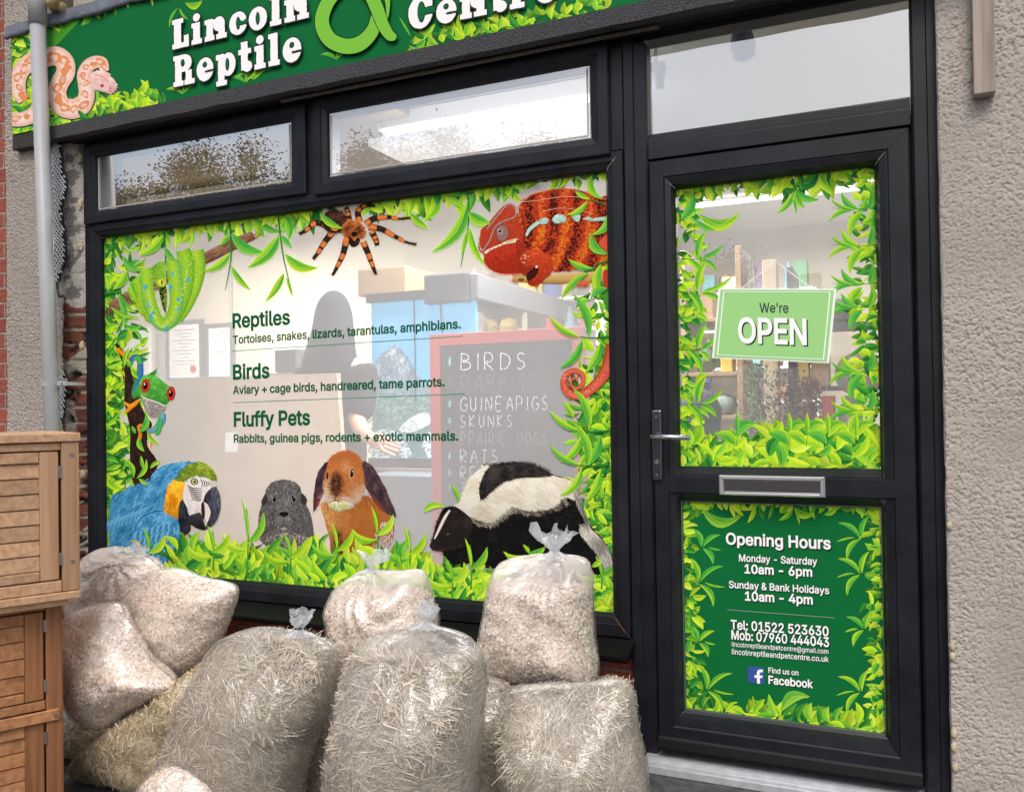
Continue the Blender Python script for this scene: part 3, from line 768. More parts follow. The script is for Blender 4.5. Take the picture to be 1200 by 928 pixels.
# ------------------------------------------------------------------ shop sign
YS = -0.15
sign = thing('shop_sign', 'long green shop sign with white lettering and a printed snake', 'sign', (-1.8, -0.08, 2.675))
b = MB(); b.box(-3.880, 0.30, YS, -0.06, 2.752, 3.235); board = b.build('sign_board', SIGN_GREEN, sign)
b = MB()
ns = 160
for i in range(ns):  # felt covered lip under the board
    x0 = -3.66 + (3.96) * i / ns; x1 = -3.66 + 3.96 * (i + 1) / ns
    a = 2.691 + .004 * noise.noise(Vector((x0 * 6, 0, 0))); a2 = 2.691 + .004 * noise.noise(Vector((x1 * 6, 0, 0)))
    y = YS - .006 - .003 * noise.noise(Vector((x0 * 9, 2, 0))); y2 = YS - .006 - .003 * noise.noise(Vector((x1 * 9, 2, 0)))
    b.add([(x0, y, 2.751), (x1, y2, 2.751), (x1, y2, a2), (x0, y, a), (x0, -.11, a), (x1, -.11, a2)], [(0, 1, 2, 3), (3, 2, 5, 4)])
b.build('felt_lip', mat('roofing_felt', (26, 27, 30), .8, noise_amt=.75, noise_scale=170, color2=(82, 83, 87), bump=.8, bump_scale=170), sign)
b = MB(); b.box(-3.66, 0.30, -.112, -.03, 2.694, 2.75); b.box(-3.66, .3, -.058, -.036, 2.690, 2.6935)
b.build('soffit', mat('soffit_black', (18, 18, 20), .7, noise_amt=.3, noise_scale=15), sign)
b = MB()
for i in range(24):
    x0 = -2.3 + 1.6 * i / 24; z = 2.683 + .002 * noise.noise(Vector((x0 * 5, 1, 1)))
    b.box(x0, x0 + 1.6 / 24 - .0005, -.100, -.086, z - .004 - .002 * abs(noise.noise(Vector((x0 * 15, 1, 1)))), 2.687)
b.build('sealant_bead', mat('old_sealant', (112, 106, 100), .8, noise_amt=.4, noise_scale=60), sign)
b = MB()  # timber end below the board's left end
b.box(-3.885, -3.662, YS + .002, -.065, 2.680, 2.7505, bev=.004)
b.build('timber_end', mat('black_timber', (34, 32, 32), .8, noise_amt=.6, noise_scale=14, color2=(80, 76, 72), bump=.8, bump_scale=50, stretch=(3, 20, 20)), sign)
# lead flashing
nx = 260; V = []; Fc = []
for i in range(nx):
    x = -3.905 + 4.2 * i / (nx - 1); w = .010 * noise.noise(Vector((x * 5, 0, 0))) + .006 * noise.noise(Vector((x * 17, 3, 0)))
    for y, z in ((-.06, 3.315), (-.152, 3.290 + w * .2), (-.160 + w * .2, 3.284 + w * .3), (-.163 + w * .5, 3.240 + w * .6), (-.166 + w * .8, 3.222 + w), (-.153, 3.224 + w)): V.append((x, y, z))
    if i:
        o = (i - 1) * 6; Fc += [(o + k, o + k + 6, o + k + 7, o + k + 1) for k in range(5)]
mesh_obj('lead_flashing', V, Fc, mat('lead_sheet', (116, 122, 134), .55, metal=.3, noise_amt=.35, noise_scale=12, bump=.4, bump_scale=50), sign, True)
b = MB(); b.box(-3.8815, -3.8805, YS - .001, -.06, 2.752, 3.235); b.build('end_cap', mat('sign_edge', (120, 128, 124), .5), sign)

# ------------------------------------------------------------------ drainpipe and batten
YP = -0.215
p0 = P(63.5, 560, YP); p1 = P(41, -60, YP); joint = P(58, 404, YP)
pipe = thing('drainpipe', 'pale grey plastic drainpipe running down the left pier', 'pipe', (p0[0], p0[1], 0))
PG = mat('grey_pipe_plastic', (168, 170, 174), .45, noise_amt=.12, noise_scale=5)
dirp = p1 - p0; foot = p0 - dirp * (p0[2] / dirp[2])
b = MB(); b.tube([foot + np.array((0, 0, .01)), p1], .034, n=24); b.build('pipe', PG, pipe, True)
tt = P(44.5, 22, YP)
b = MB(); b.tube([tt + np.array((-.0012, 0, -.03)), tt + np.array((-.001, 0, .22))], .040, n=24); b.build('socket', PG, pipe, True)
c0 = P(58, 450, YP)
b = MB(); b.tube([c0 + np.array((0, 0, -.012)), c0 + np.array((0, 0, .012))], .038, n=24); b.box(c0[0] + .03, c0[0] + .095, c0[1] + .004, c0[1] + .02, c0[2] - .011, c0[2] + .011, bev=.003)
b.box(c0[0] + .06, c0[0] + .09, c0[1] + .018, -.10, c0[2] - .008, c0[2] + .008)
co = b.build('pipe_clip', PG, pipe)
b = MB(); b.tube([(c0[0] + .08, c0[1] + .005, c0[2]), (c0[0] + .08, c0[1], c0[2])], .005); b.build('screw', STEEL, co)
b = MB(); q = P(60, 3, -.2)
b.tube([(q[0] - .05, -.10, q[2] + .03), (q[0] - .03, -.16, q[2]), (q[0] + .01, -.20, q[2] - .005), (q[0] + .05, -.205, q[2] + .015)], [.022, .026, .026, .020], n=16)
tag(b.build('foam_stub', mat('yellowed_plastic', (190, 172, 120), .6, noise_amt=.35, noise_scale=30), None, True), 'stained yellow foam stub sticking out beside the top of the drainpipe', 'foam stub')
b = MB(); b.box(.238, .294, -.125, -.083, 2.288, 2.80, bev=.003, c=(.5, .5, .5))
tag(b.build('wooden_batten', wood_mat('weathered_wood', (172, 158, 146), (128, 114, 104), axis=2)), 'weathered grey wooden batten fixed upright on the right wall', 'batten')

# ------------------------------------------------------------------ pictures printed on the shop window
pi = math.pi
UPA, DNA = -pi / 2, pi / 2          # photo y runs downwards
def lerp_edge(a, b, j0, j1):
    """random point between two pixel points, pushed by j0..j1 to the normal side"""
    def f(r):
        t = r.random(); x = a[0] + (b[0] - a[0]) * t; y = a[1] + (b[1] - a[1]) * t
        d = np.array([b[0] - a[0], b[1] - a[1]]); d = d / np.linalg.norm(d); n = np.array([-d[1], d[0]])
        k = j0 + (j1 - j0) * r.random() ** 1.6
        return x + n[0] * k, y + n[1] * k
    return f
TLc, TRc, BRc, BLc = (122, 281), (713, 201), (719, 716), (130, 676)

def skin(x, y): pass
# --- leaves behind everything
p = Print(-0.0002, clip=MAINR, seed=4)
# pale green leaf mass along the left edge
p.poly([(122, 300), (130, 300), (136, 340), (132, 390), (142, 430), (140, 500), (148, 560), (140, 640), (128, 660)], (60, 130, 40))
p.foliage(lerp_edge((130, 660), (122, 285), -2, 34), 330, 19, 7.5, lambda x, y: -0.2, 1.0)
p.foliage(lerp_edge((128, 660), (124, 400), -2, 44), 150, 19, 7.5, lambda x, y: -0.4, 1.0)
# top edge, hanging
p.foliage(lerp_edge((380, 246), (122, 281), 14, -4), 150, 24, 9, DNA, .75)
p.foliage(lerp_edge((380, 246), (285, 258), 26, -2), 26, 30, 12, DNA, .5)
p.foliage(lerp_edge((600, 216), (430, 240), 20, -4), 80, 27, 10, DNA, .75)
p.foliage(lerp_edge((600, 216), (470, 234), 16, 0), 40, 34, 13, DNA, .9)
p.foliage(lerp_edge((713, 201), (590, 218), 10, -3), 40, 22, 9, DNA, .8)
# right edge
p.poly([(713, 300), (702, 330), (712, 380), (700, 420), (690, 470), (676, 520), (690, 560), (686, 610), (700, 690), (719, 716)], (70, 150, 45))
p.foliage(lerp_edge((714, 290), (719, 716), -3, 26), 220, 20, 8, lambda x, y: pi + .3, 1.0)
p.foliage(lerp_edge((716, 450), (719, 716), -3, 46), 170, 21, 8.5, lambda x, y: pi + .5, 1.0)
back_leaves = p.build('leaf_border_print', main_glass)

# --- python on the branch
p = Print(-0.0016, clip=MAINR, seed=9).zoom(120, 230, 4.286)
p.ribbon([(40, 560), (200, 470), (340, 395), (520, 310), (660, 240), (760, 195)], [55, 55, 55, 58, 58, 40], (128, 86, 62), (96, 60, 44), (168, 128, 100))
p.fur([(45, 540), (520, 285), (760, 190), (770, 215), (520, 335), (60, 590)], 260, -.5, 40, 4, [(150, 108, 84), (110, 72, 52), (172, 134, 108), (84, 52, 40)], .15)
G1, G2, GD = (150, 200, 48), (196, 222, 60), (70, 140, 30)
p.poly([(150, 430), (190, 400), (230, 470), (250, 580), (240, 640), (200, 600), (150, 530), (133, 470)], (160, 205, 40))
p.fur([(150, 430), (190, 400), (230, 470), (250, 580), (240, 640), (200, 600), (150, 530), (133, 470)], 160, .9, 22, 5, [(176, 216, 50), (140, 190, 40), (120, 180, 40)], .3)
p.ribbon([(470, 272), (482, 350), (470, 440), (430, 540), (380, 620)], [78, 74, 64, 56, 46], (170, 210, 52), (104, 176, 40), (90, 160, 40))
p.ribbon([(405, 270), (420, 340), (418, 440), (395, 530), (350, 620), (300, 662)], [70, 84, 80, 78, 70, 46], (158, 206, 46), (96, 172, 60), (88, 160, 40))
p.ribbon([(215, 360), (222, 440), (240, 540), (272, 620), (310, 645), (350, 610), (372, 530), (368, 430), (350, 320)], [62, 66, 66, 64, 62, 66, 70, 72, 68], (170, 214, 52), (84, 168, 92), (112, 178, 44), sub=10)
p.poly([(285, 455), (318, 450), (324, 520), (318, 585), (304, 560), (290, 505)], (40, 46, 20))
p.poly([(310, 500), (322, 490), (322, 560), (316, 585)], (96, 130, 40))
p.poly([(243, 375), (262, 345), (290, 330), (314, 338), (320, 400), (320, 448), (296, 458), (276, 452), (258, 420)], lambda q: mixc((86, 150, 36), (140, 196, 60), (q[0] - 240) / 80))
p.ell(296, 434, 21, 19, (206, 210, 40)); p.ell(296, 434, 21, 19, (206, 210, 40)); p.ell(297, 434, 14, 13, (236, 228, 60)); p.ell(299, 434, 4, 12, (50, 60, 20)); p.ell(291, 428, 4, 4, (250, 250, 230))
p.fur([(190, 370), (400, 290), (500, 300), (490, 450), (380, 620), (300, 660), (230, 600), (190, 480)], 420, 1.4, 9, 3.5, [(190, 226, 70), (150, 200, 50), (206, 232, 96), (120, 186, 50)], .6, 12)
for q in ((218, 455, 11), (252, 590, 10), (345, 455, 10), (385, 525, 11), (376, 575, 9), (428, 418, 10), (235, 545, 8), (322, 662, 9), (250, 620, 8), (348, 390, 9)):
    for k in range(5): p.ell(q[0] + p.r.uniform(-9, 9), q[1] + p.r.uniform(-12, 12), q[2] * .55, q[2] * .6, (70, 178, 196), p.r.uniform(0, 3), 8)
for k in range(46):
    t = k / 45; x = np.interp(t, [0, .3, .5, .7, 1], [232, 250, 300, 380, 440]); y = np.interp(t, [0, .3, .5, .7, 1], [480, 590, 665, 560, 340])
    p.ell(x + p.r.uniform(-7, 7), y + p.r.uniform(-8, 8), 3, 3, (232, 244, 214), 0, 6)
p.build('python_print', main_glass)

# --- tree frog on a dark trunk
p = Print(-0.0016, clip=MAINR, seed=12).zoom(120, 400, 4.64)
p.poly([(70, 20), (96, 30), (150, 140), (190, 300), (235, 400), (270, 450), (250, 500), (246, 570), (300, 660), (262, 745), (215, 785), (170, 775), (150, 640), (150, 480), (120, 330), (120, 160)], (44, 28, 24))
p.fur([(96, 30), (150, 140), (190, 300), (240, 440), (246, 570), (300, 660), (240, 770), (170, 770), (150, 480), (125, 300)], 170, 1.3, 34, 5, [(70, 44, 34), (26, 18, 16), (92, 58, 42), (50, 32, 26)], .25)
p.ribbon([(80, 40), (130, 90), (150, 130)], [22, 24, 16], (240, 150, 30), (206, 110, 24))
p.ribbon([(150, 120), (165, 92), (192, 90), (206, 120), (202, 190), (184, 260), (172, 300)], [24, 30, 34, 30, 40, 44, 30], (58, 120, 186), (56, 150, 70), (36, 84, 150))
p.ribbon([(172, 98), (196, 92), (208, 124)], [18, 24, 14], (84, 176, 70))
p.ribbon([(130, 385), (150, 360), (176, 340), (196, 320)], [14, 26, 26, 16], (240, 150, 34), (200, 110, 24)); p.ribbon([(118, 330), (148, 350), (176, 338)], [10, 18, 14], (244, 160, 40))
p.ribbon([(200, 540), (206, 500), (196, 460), (236, 462), (252, 486)], [20, 22, 14, 26, 18], (236, 146, 34), (196, 104, 22)); p.ribbon([(256, 500), (266, 540), (262, 580)], [16, 16, 8], (240, 150, 34))
p.poly([(214, 300), (280, 316), (346, 346), (332, 390), (300, 412), (268, 418), (244, 392), (224, 350)], (150, 142, 138))
p.fur([(220, 306), (280, 320), (344, 350), (330, 388), (290, 410), (250, 390)], 150, .9, 12, 4, [(190, 184, 180), (150, 146, 140), (214, 206, 198), (120, 112, 108)], .5)
p.ribbon([(328, 392), (322, 430), (296, 470), (262, 486), (240, 480)], [34, 44, 36, 26, 18], (116, 170, 196), (70, 170, 90), (70, 110, 170)); p.ribbon([(322, 420), (304, 490), (286, 500)], [22, 30, 14], (84, 184, 96), (50, 140, 60))
p.poly([(214, 196), (244, 181), (292, 190), (342, 228), (370, 250), (392, 288), (378, 318), (346, 350), (300, 334), (240, 314), (206, 294), (166, 312), (172, 276), (196, 236)], lambda q: mixc((96, 186, 66), (52, 140, 50), (q[1] - 180) / 150))
p.fur([(220, 200), (290, 196), (360, 250), (376, 316), (340, 338), (240, 306), (200, 270)], 220, .5, 14, 5, [(110, 196, 78), (70, 164, 60), (140, 210, 100), (56, 148, 52)], .4, 8)
p.ribbon([(206, 292), (240, 312), (300, 332), (346, 350), (376, 318)], [4, 7, 7, 6, 4], (216, 226, 206))
for ex, ey, rx, ry, ro in ((235, 242, 20, 35, .15), (374, 284, 20, 36, .1)):
    p.ell(ex, ey, rx + 3, ry + 3, (90, 20, 16), ro); p.ell(ex, ey, rx, ry, (222, 34, 28), ro); p.ell(ex, ey, rx * .78, ry * .74, (240, 70, 40), ro); p.ell(ex - 1, ey, rx * .62, ry * .62, (26, 8, 8), ro); p.ell(ex - 5, ey - 9, 4, 6, (240, 230, 226), ro)
p.build('tree_frog_print', main_glass)

# --- tarantula
p = Print(-0.0016, clip=MAINR, seed=15).zoom(350, 0, 2.9925)
legs = [[(100, 792), (60, 782), (28, 806), (2, 822)], [(118, 815), (92, 848), (70, 884), (50, 910)], [(168, 840), (156, 890), (138, 930), (118, 968)], [(226, 848), (244, 890), (258, 930), (272, 964)],
        [(256, 812), (270, 840), (276, 862)], [(246, 796), (290, 804), (335, 828), (378, 850), (414, 858)], [(236, 788), (262, 768), (310, 762), (356, 768), (392, 764)], [(214, 778), (208, 742), (232, 722), (268, 722)], [(176, 778), (172, 745), (166, 728)]]
for L_ in legs:   # cast shadow is part of the cut-out picture's own soft edge
    pass
for L_ in legs:
    p.ribbon(L_, [24, 20, 15, 8], (58, 36, 28), (20, 12, 10), (28, 16, 12))
    q = smooth_open(L_, 6); m = len(q)
    for t0, t1, w in ((.02, .16, 24), (.34, .46, 21), (.60, .70, 16)):
        seg = [q[int(t0 * (m - 1))], q[int((t0 + t1) / 2 * (m - 1))], q[min(m - 1, int(t1 * (m - 1)) + 1)]]
        p.ribbon(seg, [w * .6, w, w * .6], (232, 134, 62), (170, 80, 30), (190, 96, 40))
    for k in range(40):
        j = p.r.randrange(m - 1); d = np.array(q[j + 1]) - np.array(q[j]); a = math.atan2(d[1], d[0]); sg = p.r.choice((1, -1)); wv = np.interp(j / m, [0, 1], [9, 4])
        p.stroke(q[j][0] - math.sin(a) * wv * sg, q[j][1] + math.cos(a) * wv * sg, a + sg * .6, 8, 1.4, (70, 44, 34), (30, 18, 14))
p.ell(126, 778, 44, 40, (58, 34, 26)); p.fur([(84, 770), (110, 742), (150, 745), (168, 780), (150, 812), (104, 812)], 380, lambda x, y: math.atan2(y - 778, x - 126), 20, 2.6, [(70, 44, 32), (36, 22, 18), (104, 70, 50), (24, 14, 12)], .4)
p.ell(192, 808, 42, 34, (206, 112, 48), .3); p.ell(192, 812, 30, 22, (110, 52, 24), .3); p.fur([(154, 800), (190, 776), (232, 800), (228, 836), (190, 842), (160, 830)], 220, lambda x, y: math.atan2(y - 808, x - 192), 13, 2.4, [(206, 112, 48), (150, 70, 30), (40, 22, 16), (226, 140, 70), (60, 30, 20)], .5)
p.ell(196, 822, 11, 9, (24, 14, 12)); p.poly([(170, 838), (182, 832), (196, 846), (206, 834), (216, 842), (206, 862), (186, 866)], (36, 20, 16)); p.ell(128, 798, 15, 13, (232, 134, 60)); p.ell(166, 842, 11, 10, (226, 126, 54)); p.ell(205, 852, 8, 9, (60, 32, 24))
p.build('tarantula_print', main_glass)

# --- chameleon
p = Print(-0.0016, clip=MAINR, seed=21).zoom(540, 200, 5.8)
p.ribbon([(350, 728), (600, 735), (800, 728), (1010, 722)], [56, 70, 74, 78], (206, 164, 96), (150, 108, 56), (226, 196, 140)); p.ell(410, 742, 22, 12, (120, 84, 46))
body = [(400, 240), (470, 172), (560, 142), (650, 126), (760, 126), (860, 150), (950, 180), (1006, 205), (1006, 600), (930, 650), (830, 668), (700, 682), (620, 682), (600, 600), (540, 560), (440, 560), (396, 480)]
p.poly(body, (196, 66, 28))
def camel(x, y):
    u = x + (y - 400) * .18
    st = math.sin(u / 26.0 + .9 * math.sin(y / 90.0)); sp = noise.noise(Vector((x / 22, y / 22, 3)))
    if y > 330 and st + sp * 1.1 > .45: return (232, 124, 36)
    if y <= 330 and st + sp * .8 > .75: return (230, 112, 44)
    if st + sp * .9 < -.42: return (74, 22, 16) if y > 160 else (110, 44, 30)
    return (196, 60, 30) if sp > -.2 else (170, 44, 26)
p.spots(body, 3200, 4, 7.5, camel)
p.fur(body, 800, 1.5, 12, 4, lambda x, y: camel(x, y), .6, 26)
for k in range(300):
    x = p.r.uniform(430, 1000); y = p.r.uniform(180, 640)
    if inpoly(x, y, body): p.ell(x, y, 2.6, 2.6, mixc(camel(x, y), (255, 170, 90), .5), 0, 6)
# dorsal comb
for k in range(46):
    t = k / 45; x = np.interp(t, [0, .25, .5, .75, 1], [395, 480, 640, 800, 1000]); y = np.interp(t, [0, .25, .5, .75, 1], [240, 166, 126, 132, 204])
    p.stroke(x, y + 6, -pi / 2 - .3, 20, 7, (210, 84, 60), (240, 190, 170))
for q in ([(410, 215), (520, 205), (640, 185), (740, 178), (860, 190)], [(560, 280), (680, 256), (800, 270), (900, 296)]): p.ribbon(q, 4, (236, 170, 140))
for q in ([(448, 440), (470, 400), (530, 366), (500, 384)], [(530, 350), (556, 326), (594, 330), (590, 358), (548, 364)], [(624, 340), (636, 312), (672, 298), (716, 316), (706, 350), (650, 360)], [(752, 310), (782, 292), (812, 304), (808, 338), (784, 346)], [(836, 330), (870, 318), (900, 330), (930, 322), (990, 318), (990, 338), (900, 344)]):
    p.poly(q, (176, 222, 206)); p.spots(q, 50, 3, 5, [(206, 236, 222), (150, 206, 190), (232, 246, 236), (120, 180, 160), (190, 120, 90)]); p.fur(q, 60, 0, 9, 5, [(206, 236, 222), (150, 206, 190), (232, 246, 236), (120, 180, 160)], 1.5, 10)
p.ribbon([(446, 446), (470, 400), (530, 352)], [16, 26, 28], (196, 226, 210), (140, 190, 176))
head = [(132, 450), (140, 404), (180, 366), (232, 306), (290, 244), (332, 226), (372, 242), (388, 290), (404, 370), (432, 410), (420, 490), (396, 560), (408, 630), (424, 690), (332, 708), (262, 698), (192, 664), (160, 622), (156, 572), (128, 548), (120, 500)]
p.poly(head, (194, 50, 24))
p.fur(head, 900, lambda x, y: .3 if y < 560 else .9, 15, 5, lambda x, y: p.r.choice([(206, 60, 28), (170, 38, 18), (222, 82, 40)]) if y > 520 else p.r.choice([(200, 76, 44), (176, 70, 44), (150, 60, 40), (214, 70, 36), (150, 100, 60)]), .5, 14)
for k in range(16): p.ribbon([(180 + k * 15, 600 - k * 3), (200 + k * 14, 660 - k * 1), (240 + k * 12, 694)], 3.5, (130, 26, 12))
for k in range(24): p.stroke(170 + k * 11, 650 + 50 * math.sin(min(1, k / 10) * 1.5), 1.3, 14, 6, (214, 90, 60), (238, 190, 170))
for q, w in (([(148, 548), (196, 480), (232, 392), (282, 350), (358, 322), (380, 288), (362, 242), (320, 232), (268, 290), (180, 398)], 13), ([(132, 440), (128, 500), (146, 552)], 8)):
    p.ribbon(q, w, (176, 150, 138), (120, 84, 70))
    for k in range(40):
        j = smooth_open(q, 8); a = p.r.choice(j); p.ell(a[0] + p.r.uniform(-4, 4), a[1] + p.r.uniform(-4, 4), 3, 3, p.r.choice([(214, 196, 186), (150, 120, 108)]), 0, 6)
p.ell(286, 426, 42, 60, (120, 70, 62), .1); p.ell(286, 426, 38, 55, (150, 112, 108), .1)
for k in range(22):
    a = k / 22 * 2 * pi; p.stroke(274 + 12 * math.cos(a), 414 + 14 * math.sin(a), a, 30, 5, (176, 140, 136), (110, 70, 66))
p.ell(268, 412, 17, 20, (190, 160, 150)); p.ell(267, 411, 12, 13, (18, 10, 10)); p.ell(262, 406, 4, 4, (250, 250, 250))
p.poly([(158, 556), (200, 530), (270, 502), (330, 480), (386, 462), (392, 484), (340, 496), (276, 508), (215, 536), (176, 566)], (236, 210, 190), 3); p.poly([(280, 494), (340, 472), (388, 462), (390, 482), (330, 494)], (230, 222, 170), 3)
for k in range(20): p.ell(165 + k * 10, 556 - k * 4.3, 6, 5, p.r.choice([(245, 230, 220), (214, 150, 130)]), 0, 8)
p.spots([(390, 250), (430, 400), (420, 480), (440, 420), (440, 330)], 40, 3, 5, [(120, 40, 26)])
p.poly([(380, 470), (440, 520), (600, 590), (590, 690), (500, 716), (420, 704), (390, 640)], (150, 42, 22)); p.fur([(384, 480), (440, 530), (600, 600), (590, 680), (500, 706), (420, 694), (394, 640)], 160, 1.0, 14, 5, [(176, 52, 26), (140, 36, 20), (196, 70, 36)], .4)
arm = [(404, 600), (440, 552), (520, 540), (592, 572), (628, 622), (616, 692), (562, 742), (522, 786), (474, 782), (458, 756), (510, 722), (532, 672), (500, 646), (440, 650)]
p.poly(arm, lambda q: mixc((206, 74, 34), (150, 36, 18), (q[1] - 540) / 240)); p.fur(arm, 320, .9, 15, 5, [(206, 66, 30), (222, 96, 50), (176, 44, 22)], .5, 14)
p.spots([(410, 590), (440, 556), (500, 560), (480, 610), (430, 630)], 24, 3, 5, [(110, 60, 34), (236, 190, 170)])
p.poly([(452, 700), (510, 655), (520, 640), (530, 668), (512, 716), (460, 752)], (60, 16, 10)); p.ell(518, 655, 8, 10, (230, 224, 214), .6)
p.poly([(760, 752), (800, 740), (872, 760), (862, 786), (802, 790)], (206, 96, 60)); p.fur([(760, 752), (800, 740), (872, 760), (862, 786), (802, 790)], 50, 0, 16, 5, [(224, 120, 80), (180, 70, 40)], .4)
p.poly([(970, 690), (1004, 680), (1004, 790), (980, 790)], (190, 60, 36)); p.poly([(940, 490), (1004, 440), (1004, 540), (980, 540)], (226, 84, 60))
# the coiled tail
p.zoom(350, 300, 2.9)
p.ribbon([(1070, 300), (1058, 360), (1030, 415), (990, 455), (950, 474), (915, 462), (902, 430), (914, 400), (942, 390), (966, 406), (966, 434), (946, 450), (928, 440), (928, 422), (942, 416), (950, 426)], [50, 44, 38, 34, 30, 28, 24, 20, 18, 16, 14, 12, 10, 9, 8, 6], (224, 112, 84), (170, 52, 32), (190, 70, 46), sub=8)
for k in range(60):
    q = smooth_open([(1058, 360), (1030, 415), (990, 455), (950, 474), (915, 462), (902, 430), (914, 400)], 10); a = p.r.choice(q)
    p.ell(a[0] + p.r.uniform(-9, 9), a[1] + p.r.uniform(-9, 9), 2.4, 2.4, p.r.choice([(240, 150, 120), (176, 56, 36)]), 0, 6)
p.build('chameleon_print', main_glass)

# --- macaw
p = Print(-0.0016, clip=MAINR, seed=25).zoom(120, 530, 3.333)
bl = [(96, 168, 212), (66, 146, 194), (50, 124, 174), (82, 160, 206), (118, 186, 222), (38, 98, 146)]
body = [(30, 375), (34, 182), (60, 165), (100, 140), (150, 120), (192, 90), (215, 65), (262, 45), (330, 38), (384, 42), (330, 80), (320, 120), (300, 200), (310, 260), (300, 300), (330, 320), (316, 362), (262, 442), (200, 470), (60, 450)]
p.poly(body, (60, 140, 186)); p.fur(body, 900, lambda x, y: 2.5 if y < 150 else 2.15, 22, 7, bl, .25, 14)
p.poly([(300, 268), (330, 316), (318, 362), (280, 420), (254, 446), (276, 380), (296, 330)], (222, 150, 40)); p.fur([(300, 268), (330, 316), (318, 362), (280, 420), (254, 446), (276, 380)], 120, 1.9, 22, 6, [(236, 170, 40), (206, 120, 30), (250, 200, 80)], .3)
for x0, y0, a, n in ((40, 230, 2.6, 9), (90, 210, 2.4, 8)):
    for k in range(n): p.leaf(x0 + k * 16, y0 - k * 6 + 40, x0 + k * 16 - 46, y0 - k * 6 + 92, 20, .2, (40, 104, 156), (108, 180, 220), False)
wing = [(130, 262), (170, 238), (230, 228), (282, 246), (302, 292), (296, 352), (262, 420), (222, 452), (150, 450), (120, 380)]
p.poly(wing, (72, 152, 198)); p.fur(wing, 500, 2.0, 20, 8, bl, .3, 12)
for row in range(5):
    for k in range(7): 
        x = 275 - k * 22 - row * 6; y = 270 + row * 34 + k * 6
        p.leaf(x, y, x - 14, y + 40, 22, .1, (36, 100, 152), (122, 194, 232), False)
p.ribbon([(128, 300), (150, 258), (190, 236), (235, 228), (284, 246), (304, 294), (298, 350)], [3, 6, 6, 5, 6, 6, 3], (30, 82, 128), (64, 146, 190))
p.ribbon([(110, 345), (140, 352), (165, 396)], [4, 8, 5], (230, 180, 50))
for k in range(7): p.leaf(170 + k * 14, 400 + k * 2, 160 + k * 14, 470, 15, .05, (24, 74, 122), (100, 176, 218), False)
yel = [(262, 124), (300, 110), (324, 126), (320, 182), (306, 206), (300, 252), (270, 244), (244, 226), (246, 182)]
p.poly(yel, (242, 174, 26)); p.fur(yel, 260, 1.8, 22, 5, [(252, 190, 36), (236, 150, 20), (255, 212, 70), (214, 120, 14)], .35, 10)
p.poly([(302, 206), (320, 184), (336, 236), (346, 296), (330, 318), (308, 312), (298, 256)], (26, 26, 30)); p.fur([(302, 206), (320, 184), (336, 236), (346, 296), (330, 318), (308, 312)], 90, 1.5, 18, 4, [(40, 42, 50), (14, 14, 16), (70, 74, 84)], .3)
face = [(318, 150), (330, 106), (362, 92), (402, 96), (444, 114), (428, 140), (404, 164), (390, 200), (392, 246), (346, 248), (332, 216), (316, 182)]
p.poly(face, (234, 228, 226)); p.fur(face, 130, 1.2, 16, 4, [(246, 242, 240), (220, 208, 208), (236, 226, 220)], .6, 8)
for k in range(7): p.ribbon([(332 + k * 3, 128 + k * 9), (356 + k * 4, 140 + k * 8), (392 - k, 140 + k * 7)], [3, 4.5, 2], (46, 46, 52))
for k in range(4): p.ribbon([(384 + k * 10, 104 + k * 3), (392 + k * 9, 120), (386 + k * 8, 134)], [2, 4, 2], (52, 52, 58))
p.ell(360, 114, 15, 14, (60, 60, 62)); p.ell(360, 114, 11, 11, (196, 190, 120)); p.ell(361, 114, 5.5, 5.5, (10, 10, 10)); p.ell(359, 111, 2, 2, (255, 255, 255))
grn = [(288, 106), (318, 66), (352, 44), (392, 40), (424, 58), (440, 84), (446, 112), (404, 96), (362, 92), (320, 110)]
p.poly(grn, (128, 156, 40)); p.fur(grn, 330, .9, 17, 4.5, [(150, 176, 50), (106, 134, 34), (176, 196, 74), (84, 112, 30)], .4, 12)
p.poly([(402, 168), (416, 148), (440, 134), (458, 158), (463, 208), (452, 258), (428, 288), (404, 298), (414, 268), (424, 236), (414, 206), (398, 194)], lambda q: mixc((96, 98, 116), (30, 30, 40), abs(q[0] - 448) / 40))
p.fur([(408, 168), (440, 140), (456, 165), (460, 208), (446, 258), (424, 284), (426, 230)], 80, 1.6, 24, 4, [(70, 72, 88), (46, 46, 58), (110, 112, 130)], .25, 10)
p.poly([(398, 196), (414, 206), (424, 236), (412, 270), (404, 262), (396, 230)], (228, 220, 214), 3); p.poly([(388, 200), (398, 196), (402, 240), (396, 262), (388, 236)], (60, 26, 30), 3)
p.poly([(334, 252), (360, 240), (384, 236), (396, 268), (404, 302), (370, 296), (342, 276)], lambda q: mixc((66, 64, 74), (22, 22, 28), (q[1] - 236) / 66)); p.poly([(420, 118), (444, 112), (446, 130), (424, 136)], (210, 200, 200), 3)
p.build('macaw_print', main_glass)

